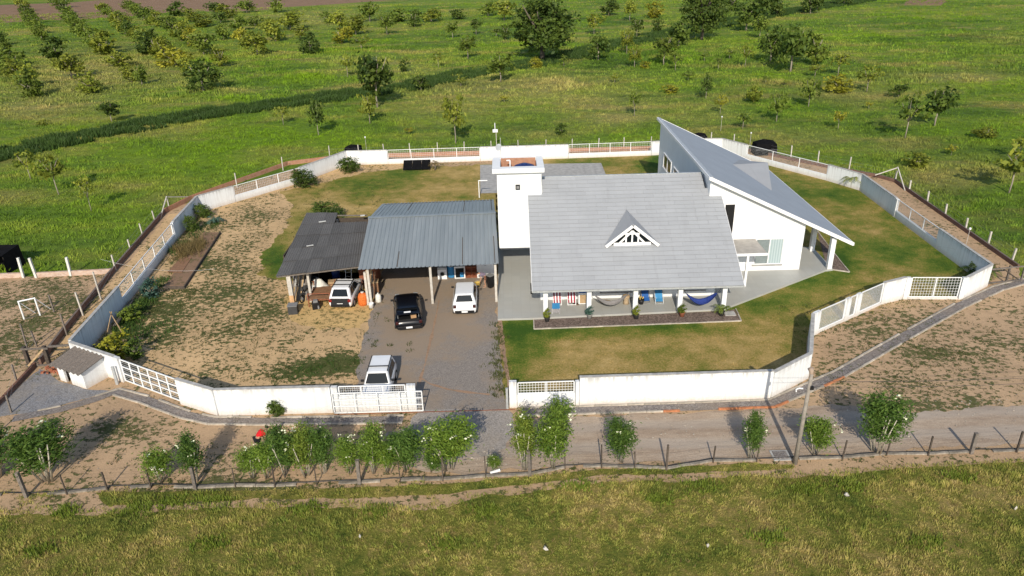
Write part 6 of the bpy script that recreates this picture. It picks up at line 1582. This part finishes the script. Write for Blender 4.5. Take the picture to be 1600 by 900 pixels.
ORD = ['first', 'second', 'third', 'fourth', 'fifth', 'sixth', 'seventh', 'eighth', 'ninth', 'tenth', 'eleventh', 'twelfth', 'thirteenth', 'fourteenth', 'fifteenth', 'sixteenth', 'seventeenth', 'eighteenth', 'nineteenth', 'twentieth']
D, MI, Y, GO = 'leaf_dark', 'leaf_mid', 'leaf_yellow', 'leaf_gold'
TREES = [  # u, base v, top v, width px, kind, colour
    # rows at upper left
    (38, 18, 3, 15, 'round', MI), (46, 30, 13, 17, 'round', MI), (55, 44, 25, 19, 'round', D), (66, 63, 41, 19, 'round', D), (91, 94, 62, 35, 'bush', D), (113, 122, 84, 36, 'round', Y), (143, 145, 117, 30, 'bush', Y),
    (3, 71, 52, 18, 'round', D), (13, 104, 70, 34, 'bush', MI), (29, 122, 96, 32, 'bush', Y), (50, 152, 110, 34, 'bush', MI), (98, 12, -3, 24, 'round', MI), (107, 30, 13, 20, 'bush', D), (117, 42, 24, 20, 'round', D),
    (130, 56, 35, 20, 'bush', MI), (147, 71, 46, 24, 'bush', MI), (167, 85, 52, 34, 'bush', MI), (187, 104, 79, 33, 'bush', Y), (206, 128, 103, 24, 'round', Y), (222, 132, 104, 18, 'round', D),
    (163, 22, 4, 17, 'round', Y), (179, 33, 18, 18, 'round', MI), (196, 53, 26, 24, 'round', MI), (215, 61, 40, 20, 'bush', MI), (238, 85, 51, 33, 'bush', D), (258, 92, 62, 26, 'round', Y),
    (275, 104, 74, 38, 'bush', GO), (296, 118, 90, 26, 'round', Y), (318, 142, 98, 44, 'round', D), (202, 16, 0, 18, 'round', D), (216, 25, 6, 20, 'round', D), (236, 38, 15, 24, 'bush', MI), (260, 45, 24, 22, 'round', D),
    (284, 64, 34, 28, 'round', MI), (302, 72, 46, 26, 'bush', GO), (319, 86, 50, 30, 'round', D), (346, 104, 76, 24, 'round', Y), (278, 25, 5, 24, 'bush', D), (336, 22, 3, 22, 'round', D), (358, 28, 8, 24, 'round', MI), (316, 42, 24, 30, 'bush', MI),
    (386, 20, 0, 24, 'round', MI), (433, 20, -4, 20, 'round', D), (402, 86, 50, 34, 'round', MI), (380, 72, 44, 22, 'round', GO), (431, 64, 32, 28, 'round', Y), (454, 46, 19, 34, 'round', MI), (399, 40, 24, 20, 'bush', MI),
    # beyond the ditch, centre left
    (485, 84, 55, 25, 'bush', D), (512, 36, 18, 20, 'bush', D), (531, 48, 14, 26, 'round', MI), (534, 68, 42, 30, 'round', GO), (556, 54, 22, 28, 'round', Y), (578, 34, 0, 24, 'round', D), (605, 54, 20, 26, 'tall', MI), (624, 34, 13, 26, 'bush', D), (565, 78, 58, 30, 'sparse', Y),
    (648, 42, 15, 22, 'round', D), (674, 34, 13, 30, 'round', Y), (707, 60, 32, 22, 'tall', MI), (716, 30, 13, 24, 'round', D), (744, 54, 28, 18, 'tall', D), (731, 92, 54, 26, 'tall', MI), (543, 120, 82, 22, 'sparse', Y), (632, 112, 93, 14, 'bush', D), (685, 106, 82, 16, 'sparse', Y),
    (775, 58, 42, 26, 'sparse', MI), (763, 25, 2, 26, 'round', MI), (788, 32, -4, 28, 'round', Y), (790, 62, 38, 16, 'round', D),
    # near side of the ditch, behind the back wall
    (590, 168, 80, 56, 'lobed', D), (578, 193, 143, 26, 'tall', Y), (498, 211, 155, 28, 'tall', D), (443, 195, 166, 20, 'sparse', Y), (658, 143, 114, 24, 'round', D), (720, 136, 119, 20, 'sparse', Y), (712, 224, 146, 34, 'tall', Y), (782, 128, 82, 40, 'tall', MI), (175, 192, 156, 30, 'lobed', D),
    (635, 102, 88, 8, 'sparse', D), (48, 280, 238, 32, 'sparse', Y), (92, 304, 236, 42, 'sparse', Y), (143, 330, 276, 24, 'sparse', Y), (69, 196, 185, 14, 'bush', Y), (640, 210, 198, 18, 'sparse', GO), (788, 160, 150, 16, 'sparse', GO),
    # centre and right meadow
    (847, 94, -10, 116, 'dense', D), (951, 24, -3, 24, 'round', D), (928, 54, 20, 26, 'tall', Y), (935, 95, 50, 30, 'round', D), (984, 32, 0, 22, 'tall', Y), (1022, 28, 3, 26, 'bush', GO), (995, 57, 27, 17, 'tall', D), (979, 84, 46, 20, 'tall', Y), (1027, 50, 30, 18, 'bush', D),
    (1037, 102, 54, 40, 'tall', MI), (1060, 72, 28, 32, 'round', D), (1096, 62, -34, 78, 'dense', D), (1166, 48, -3, 42, 'round', D), (1187, 60, 24, 26, 'tall', MI), (837, 106, 90, 18, 'bush', GO), (881, 104, 87, 12, 'sparse', D), (991, 106, 72, 20, 'tall', Y), (1008, 107, 96, 16, 'bush', GO),
    (1055, 110, 84, 20, 'sparse', D), (1100, 96, 78, 14, 'sparse', MI), (1122, 110, 90, 14, 'sparse', MI), (1164, 105, 72, 20, 'sparse', Y), (960, 130, 113, 16, 'sparse', Y), (1046, 146, 133, 24, 'bush', GO), (1075, 126, 112, 18, 'sparse', D), (1103, 155, 116, 20, 'tall', D),
    (991, 182, 144, 20, 'sparse', MI), (1178, 160, 130, 22, 'bush', Y), (1160, 202, 172, 24, 'sparse', D), (877, 211, 193, 18, 'bush', D), (1125, 178, 150, 18, 'sparse', GO), (1140, 92, 74, 18, 'sparse', MI),
    (1203, 97, 38, 34, 'round', D), (1235, 112, 33, 42, 'round', D), (1273, 101, 50, 36, 'round', MI), (1309, 118, 84, 28, 'sparse', Y), (1354, 144, 104, 32, 'sparse', Y), (1309, 144, 118, 36, 'bush', GO), (1273, 120, 102, 22, 'sparse', Y), (1263, 167, 120, 26, 'tall', MI), (1213, 190, 144, 26, 'tall', MI),
    (1309, 203, 175, 20, 'sparse', GO), (1414, 216, 152, 46, 'sparse', D), (1460, 197, 134, 48, 'lobed', D), (1403, 152, 130, 24, 'lobed', D), (1537, 216, 195, 26, 'bush', Y), (1576, 302, 224, 62, 'sparse', Y), (1431, 262, 238, 34, 'bush', Y), (1486, 243, 228, 16, 'sparse', GO), (1213, 26, -6, 26, 'round', D), (1266, 21, -14, 28, 'round', D), (1276, 20, -16, 20, 'tall', D),
    (1226, 133, 124, 14, 'sparse', Y), (1357, 170, 160, 12, 'sparse', GO), (1185, 30, -18, 34, 'round', D), (1142, 18, -12, 30, 'round', D), (1318, 8, -20, 24, 'round', D),
    (33, 12, -2, 13, 'round', MI), (42, 24, 8, 15, 'round', D), (50, 37, 19, 17, 'round', MI), (60, 53, 33, 18, 'round', D), (102, 21, 4, 17, 'round', D), (112, 36, 18, 17, 'round', MI), (123, 49, 28, 18, 'round', D), (138, 64, 40, 20, 'round', D), (157, 79, 50, 22, 'round', MI),
    (170, 27, 10, 15, 'round', D), (187, 43, 22, 18, 'round', MI), (205, 57, 33, 19, 'round', D), (226, 73, 46, 22, 'round', D), (247, 90, 60, 22, 'round', MI), (209, 20, 3, 15, 'round', MI), (226, 31, 11, 18, 'round', D), (248, 42, 19, 19, 'round', MI), (272, 54, 30, 20, 'round', D), (294, 69, 42, 22, 'round', MI), (311, 80, 50, 22, 'round', Y),
    (8, 87, 62, 22, 'round', D), (21, 113, 84, 26, 'round', MI), (40, 137, 104, 28, 'round', Y), (300, 34, 14, 20, 'round', MI), (345, 36, 18, 20, 'round', D), (372, 48, 26, 22, 'round', MI), (418, 52, 30, 22, 'round', Y), (470, 62, 40, 20, 'round', MI), (350, 62, 38, 22, 'round', MI),
    (1590, 250, 215, 26, 'sparse', Y), (1196, 130, 118, 10, 'sparse', MI),
]
def region(u, v):
    dv = np.interp(u, [p[0] for p in ditch_px], [p[1] for p in ditch_px])
    if v < 34 and u < 560: return 'by the ploughed field'
    if v < dv - 4:
        if u < 160: return 'in orchard rows at far left'
        if u < 360: return 'in orchard rows left of centre'
        if u < 640: return 'in orchard left of big dark tree'
        return 'beyond the ditch near big tree'
    if u < 350: return 'in meadow beyond left fence'
    if u < 830: return 'in meadow behind back left wall'
    if u < 1120: return 'in meadow behind house roof'
    if u < 1330: return 'in meadow behind sloping wing'
    return 'in open meadow at right'
rows = []
for i, (u, v, vt, wpx, kind, col) in enumerate(TREES):
    if u < 640 and v < 150:
        q_ = (i * 37) % 10; col = {D: MI if q_ < 6 else D, MI: Y if q_ < 5 else MI}.get(col, col)
    if kind == 'sparse' and col == D: col = MI
    g = G(u, v); h = height_at(u, vt, g.y); h = max(.6, min(h, 22)); wd = max(.5, wpx / px_m(g.y) * (1.02 if kind == 'dense' else 1.40 if u < 500 and v < 150 else 1.32)); h *= 1.12 if u < 500 and v < 150 else 1.0
    sz = 'low' if h < 2.3 else 'small' if h < 4.0 else 'medium' if h < 7.5 else 'tall'
    cat = 'bush' if kind == 'bush' and h < 4.0 else 'tree'
    base = f"{sz} {COLN[col]} {FORM[kind]} {cat} {region(u, v)}"
    rows.append([u, v, g, h, wd, kind, col, cat, base, i])
special = {0: None}
byb = {}
for r_ in rows: byb.setdefault(r_[8], []).append(r_)
for b, L_ in byb.items():
    L_.sort(key=lambda q: q[0])
    for k, r_ in enumerate(L_): r_.append(b if len(L_) == 1 else f"{b}, {ORD[k]} from left")
rs = random.Random(12)
for (u, v, g, h, wd, kind, col, cat, base, i, lab) in rows:
    cm, tm = tree_parts(kind, col, i % 3)
    root = thing('orchard_tree' if cat == 'tree' else 'bush', lab, cat, tuple(g), rs.uniform(0, 6.28), 'young trees and bushes scattered over the meadow')
    root.scale = (wd, wd, h)
    mesh_obj('crown', cm, root); mesh_obj('trunk', tm, root)

# far edge: ploughed strip, dark wood, dry patch
sheet('ploughed_field', px((-120, 40), (0, 36), (70, 31), (110, 32), (200, 26), (270, 19), (400, 17), (450, 11), (530, 6), (640, -2), (700, -14), (400, -20), (250, -8), (110, 4), (-120, 12)), .010, M['plough'], 14, 4, .9)
sheet('dry_patch', px((1412, 8), (1470, 9), (1480, 0), (1420, -4)), .010, M['plough'], 8, 3, .6)
fw = np.concatenate([np.stack([rs0.uniform(G(-160, -4).x, G(84, 1).x, 1600), rs0.uniform(455, 520, 1600)], 1)])
tufts('far_wood', fw, 9.0, 2.4, 7, M['ditch'], 2.2, seed=51)

# flowering bushes along the fence
def oleander_proto(seed, colour, wd=1.0, h=2.4, fl=40, leaves=5600):
    rs = np.random.RandomState(seed); r1 = random.Random(seed)
    lob = [(0, 0, h * .60, wd * .42, wd * .36, h * .30), (wd * r1.uniform(.1, .3), r1.uniform(-.1, .1), h * .80, wd * .24, wd * .24, h * .19), (-wd * r1.uniform(.1, .3), 0, h * r1.uniform(.6, .8), wd * .25, wd * .24, h * .22), (r1.uniform(-.1, .1), 0, h * .38, wd * .33, wd * .28, h * .15), (r1.uniform(-.2, .2), r1.uniform(-.2, .2), h * .92, wd * .12, wd * .12, h * .12)]
    cm = crown_mesh('foliage', lob, leaves // 22, 22, .052, .115, M[colour], seed, .30, .2, 1.9)
    mb = MB()
    for k in range(6):
        a = r1.uniform(0, 6.28); e = r1.uniform(.15, .36) * wd; b = r1.uniform(.03, .12)
        mb.tube([(math.cos(a) * b, math.sin(a) * b, -.02), (math.cos(a) * (b + e * .45), math.sin(a) * (b + e * .45), h * .36), (math.cos(a) * (b + e), math.sin(a) * (b + e), h * .72)], [.022, .018, .009], 5)
    sm = mb.mesh('stem', M['stem_pale'], smooth=True)
    d = rs.normal(size=(fl, 3)); d[:, 2] = np.abs(d[:, 2]) * .8 + .1; d /= np.linalg.norm(d, axis=1)[:, None]
    C = np.array([0, 0, h * .66]) + d * np.array([wd * .54, wd * .48, h * .36]) * rs.uniform(.9, 1.12, fl)[:, None]; C = C + np.array([wd * .12, 0, 0])
    n = fl * 5; P = np.repeat(C, 5, 0) + rs.normal(size=(n, 3)) * .045; nn_ = rs.normal(size=(n, 3)); nn_ /= np.linalg.norm(nn_, axis=1)[:, None]
    a = np.cross(nn_, rs.normal(size=(n, 3))); a /= np.linalg.norm(a, axis=1)[:, None]; b = np.cross(nn_, a); s_ = .034
    V = np.stack([P - a * s_, P + b * s_, P + a * s_, P - b * s_], 1)
    fm = fast_mesh('flowers', V.reshape(-1, 3), 4, M['petal'])
    return cm, sm, fm
OP = [oleander_proto(61, 'leaf_olive', 1.0, 2.4, 3), oleander_proto(62, 'leaf_olive_b', 1.0, 2.4, 3), oleander_proto(63, 'leaf_olive', 1.0, 2.4, 2), oleander_proto(64, 'leaf_olive_b', 1.0, 2.4, 6, 3900), oleander_proto(65, 'leaf_olive', .85, 2.4, 3, 4200), oleander_proto(66, 'leaf_mid', 1.0, 2.4, 4, 4200), oleander_proto(67, 'leaf_olive_b', .9, 2.4, 2, 4200)]
OLE = [(-12, 752, 672, 90, 0, 'flowering bush with white blooms cut off by the left picture edge'), (72, 757, 664, 98, 2, 'large dense green bush with white flowers on its right side, by the left fence'), (250, 758, 703, 58, 3, 'small pale flowering bush left of a taller thin bush by the fence'),
       (303, 756, 678, 52, 4, 'thin green bush with white flowers right of the small pale bush'), (392, 752, 698, 44, 3, 'pale flowering bush at the left end of the hedge, below the red shirt'), (416, 752, 690, 50, 6, 'green bush in front of the person in the red shirt'), (446, 748, 668, 56, 2, 'dark green bush in front of the stooping person in the pale shirt'),
       (478, 748, 664, 56, 5, 'dark green bush in the hedge right of the stooping person'), (505, 747, 666, 52, 4, 'olive green bush with bare pale stems at right end of the dark hedge'), (545, 746, 684, 48, 3, 'airy bush with white flowers left of the bright green bush'), (583, 743, 668, 50, 1, 'bright light green bush with white flowers in the hedge'),
       (606, 744, 690, 44, 6, 'low green bush just right of the bright light green bush'), (636, 742, 670, 62, 0, 'green bush with many white flowers left of the gravel entrance'), (704, 740, 654, 78, 1, 'tall vase shaped bush with three pale stems beside the gravel entrance'), (676, 742, 706, 34, 2, 'low dark bush at the left foot of the tall vase shaped bush'),
       (820, 737, 644, 52, 5, 'green bush left half of the pair right of the gravel entrance'), (866, 734, 636, 78, 1, 'larger bright bush, right half of the pair right of the gravel entrance'), (968, 728, 655, 58, 4, 'lone round green bush standing right of the paired bushes'), (1176, 720, 645, 42, 0, 'narrow upright bush left of the lamp pole'),
       (1277, 716, 652, 54, 6, 'bush growing just right of the lamp pole'), (1373, 712, 616, 76, 2, 'tall dense green bush at the right of the dirt road'), (772, 742, 712, 20, 3, 'tiny thin bush at the right end of the gravel entrance fence')]
for i, (u, v, vt, wpx, k, lab) in enumerate(OLE):
    g = G(u, v); g = Vector((g.x, g.y + .25, 0)); h = height_at(u, vt, g.y); wd = wpx / px_m(g.y) * .92
    t = thing('flowering_bush', lab, 'bush', tuple(g), rs.uniform(0, 6.28), 'flowering bushes along the roadside fence')
    t.scale = (wd, max(.8, min(wd, 1.9)), h / 2.4)
    for nm, me in zip(('foliage', 'stem', 'flowers'), OP[k]):
        o = mesh_obj(nm, me, t)
        if nm == 'flowers': o['kind'] = 'stuff'

def plant(name, label, u, v, vt, wpx, kind, col, cat='bush', z=0, var=1):
    g = G(u, v, z); h = height_at(u, vt, g.y) - z; wd = wpx / px_m(g.y)
    t = thing(name, label, cat, tuple(g)); t.scale = (wd, wd, max(.3, h)); cm, tm = tree_parts(kind, col, var); mesh_obj('crown', cm, t); mesh_obj('trunk', tm, t); return t
plant('bush', 'round dark green bush inside the back left wall by the slanting railing', 474, 292, 262, 44, 'shrub', 'leaf_dark')
plant('bush', 'pointed dark green bush inside the back left wall near its corner', 546, 270, 242, 38, 'shrub', 'leaf_dark', var=2)
plant('bush', 'leafy bush growing behind the old shed roof', 510, 342, 314, 56, 'shrub', 'leaf_dark')
plant('bush', 'round dark bush in the corner of the left wall', 318, 340, 317, 30, 'shrub', 'leaf_dark', var=0)
plant('bush', 'narrow dark bush against the shaded left wall', 300, 362, 334, 24, 'shrub', 'leaf_dark')
plant('bush', 'dark bush standing against the outside of the front wall', 433, 650, 622, 30, 'shrub', 'leaf_dark', var=2)
plant('bush', 'yellow green spreading bush in the left corner behind the white hut wall', 186, 560, 522, 60, 'bush', 'leaf_gold')
plant('bush', 'dark spreading bush right of the yellow green bush by the left wall', 214, 560, 530, 34, 'bush', 'leaf_dark')
plant('blue_green_plant', 'blue green cabbage like plant by the timber edged bed', 238, 466, 436, 34, 'bush', 'leaf_blue', 'plant')
plant('bush', 'low green climbing plants along the foot of the left wall', 208, 500, 478, 44, 'bush', 'leaf_mid')
plant('bush', 'small dark bush inside the right wall corner', 1522, 430, 408, 26, 'shrub', 'leaf_dark', var=0)
g = G(298, 392); P_ = np.array([[g.x + rs0.normal(0, .55), g.y + rs0.normal(0, .95)] for _ in range(170)])
t = tufts('tall_dry_grass', P_, .75, .05, 7, M['leaf_straw'], .22, seed=61); t['label'] = 'clump of tall straw coloured grass by the left wall'; t['category'] = 'grass'; del t['kind']
g = G(290, 385); P_ = np.array([[g.x + rs0.normal(0, 1.0), g.y + rs0.normal(0, 1.3)] for _ in range(120)]); tufts('bed_weeds', P_, .4, .06, 6, M['ditch'], .2, seed=62)
def fronds(name, label, loc, n, L, h, trunk_h, col, cat='plant', wd=.06):
    t = thing(name, label, cat, loc); r1 = random.Random(n)
    if trunk_h > .05: MB().tube([(0, 0, 0), (.03, 0, trunk_h * .5), (.02, 0, trunk_h)], [.10, .075, .08], 8).build('trunk', M['bark_dark'], t, world=False, smooth=True)
    V = []; T = []
    for k in range(n):
        a = 6.283 * k / n + r1.uniform(-.2, .2); l_ = L * r1.uniform(.75, 1.1); up_ = h * r1.uniform(.5, 1.1)
        pts = []
        for q in range(7):
            s_ = q / 6; pts.append(Vector((math.cos(a) * l_ * s_, math.sin(a) * l_ * s_, trunk_h + up_ * math.sin(s_ * 2.1) * (1 if s_ < .5 else 1) - .35 * l_ * s_ ** 3)))
        sd_ = Vector((-math.sin(a), math.cos(a), 0))
        for q in range(6):
            for sg in (-1, 1):
                for m_ in (0, .5):
                    c = pts[q].lerp(pts[q + 1], m_); e = c + sd_ * sg * l_ * .26 * math.sin(.4 + 2.5 * (q + m_) / 6.5) + (pts[q + 1] - pts[q]) * .8 + Vector((0, 0, -.04))
                    w_ = (pts[q + 1] - pts[q]) * .22
                    V += [c - w_, c + w_, e]; T += [r1.random()] * 3
    me = fast_mesh('fronds', np.array([tuple(v) for v in V]), 3, M[col], T); mesh_obj('fronds', me, t); return t
fronds('palm', 'young palm standing before the far right wall corner', tuple(G(1333, 293)), 11, 1.15, .65, .75, 'leaf_yellow', 'palm')
fronds('cycad', 'dark low fan palm in the shaded right wall corner', tuple(G(1530, 426)), 12, 1.5, .5, .15, 'leaf_dark', 'palm')
fronds('palm', 'small palm beside the black panel rack at the back wall', tuple(G(680, 266)), 9, .8, .45, .65, 'leaf_straw', 'palm')
fronds('agave', 'spiky grey green agave near the left wall corner', tuple(G(336, 350)), 14, .9, .75, .02, 'leaf_blue')
POTS = [(2.24, 42.72, 'round', 'leaf_yellow', 'terracotta_dark', 'pot with a yellowish spiky plant at the foot of the leftmost veranda column'), (5.05, 42.98, 'bush', 'leaf_blue', 'grey', 'grey pot with a bushy dark plant at the second veranda column'),
        (8.08, 42.75, 'round', 'leaf_yellow', 'dark', 'dark pot with a loose yellow green plant at the middle veranda column'), (11.12, 42.9, 'bush', 'leaf_mid', 'terra', 'terracotta pot with a round green bush at the fourth veranda column'), (13.7, 42.85, 'fern', 'leaf_mid', 'dark', 'dark pot with an arching fern at the rightmost veranda column')]
for x, y, kind, col, pc, lab in POTS:
    t = thing('potted_plant', lab, 'potted plant', (x, y, .03), 0, 'potted plants along the veranda')
    MB().lathe([(.14, 0), (.20, .30), (.22, .32), (.19, .32), (.17, .27), (.01, .27)], 14).build('pot', M[{'terra': 'terracotta', 'grey': 'concrete'}.get(pc, 'pot_dark')], t, world=False, smooth=True)
    if kind == 'fern':
        f = fronds('tmp', 'x', (0, 0, 0), 14, .65, .5, .02, col); c = f.children[0]; c.parent = t; c.name = 'foliage'; c.location = (0, 0, .28); bpy.data.objects.remove(f)
    else:
        cm, tm = tree_parts('bush', col, 1); o = mesh_obj('foliage', cm, t, (0, 0, .2)); o.scale = (.75, .75, .62) if kind == 'bush' else (.62, .62, .7)
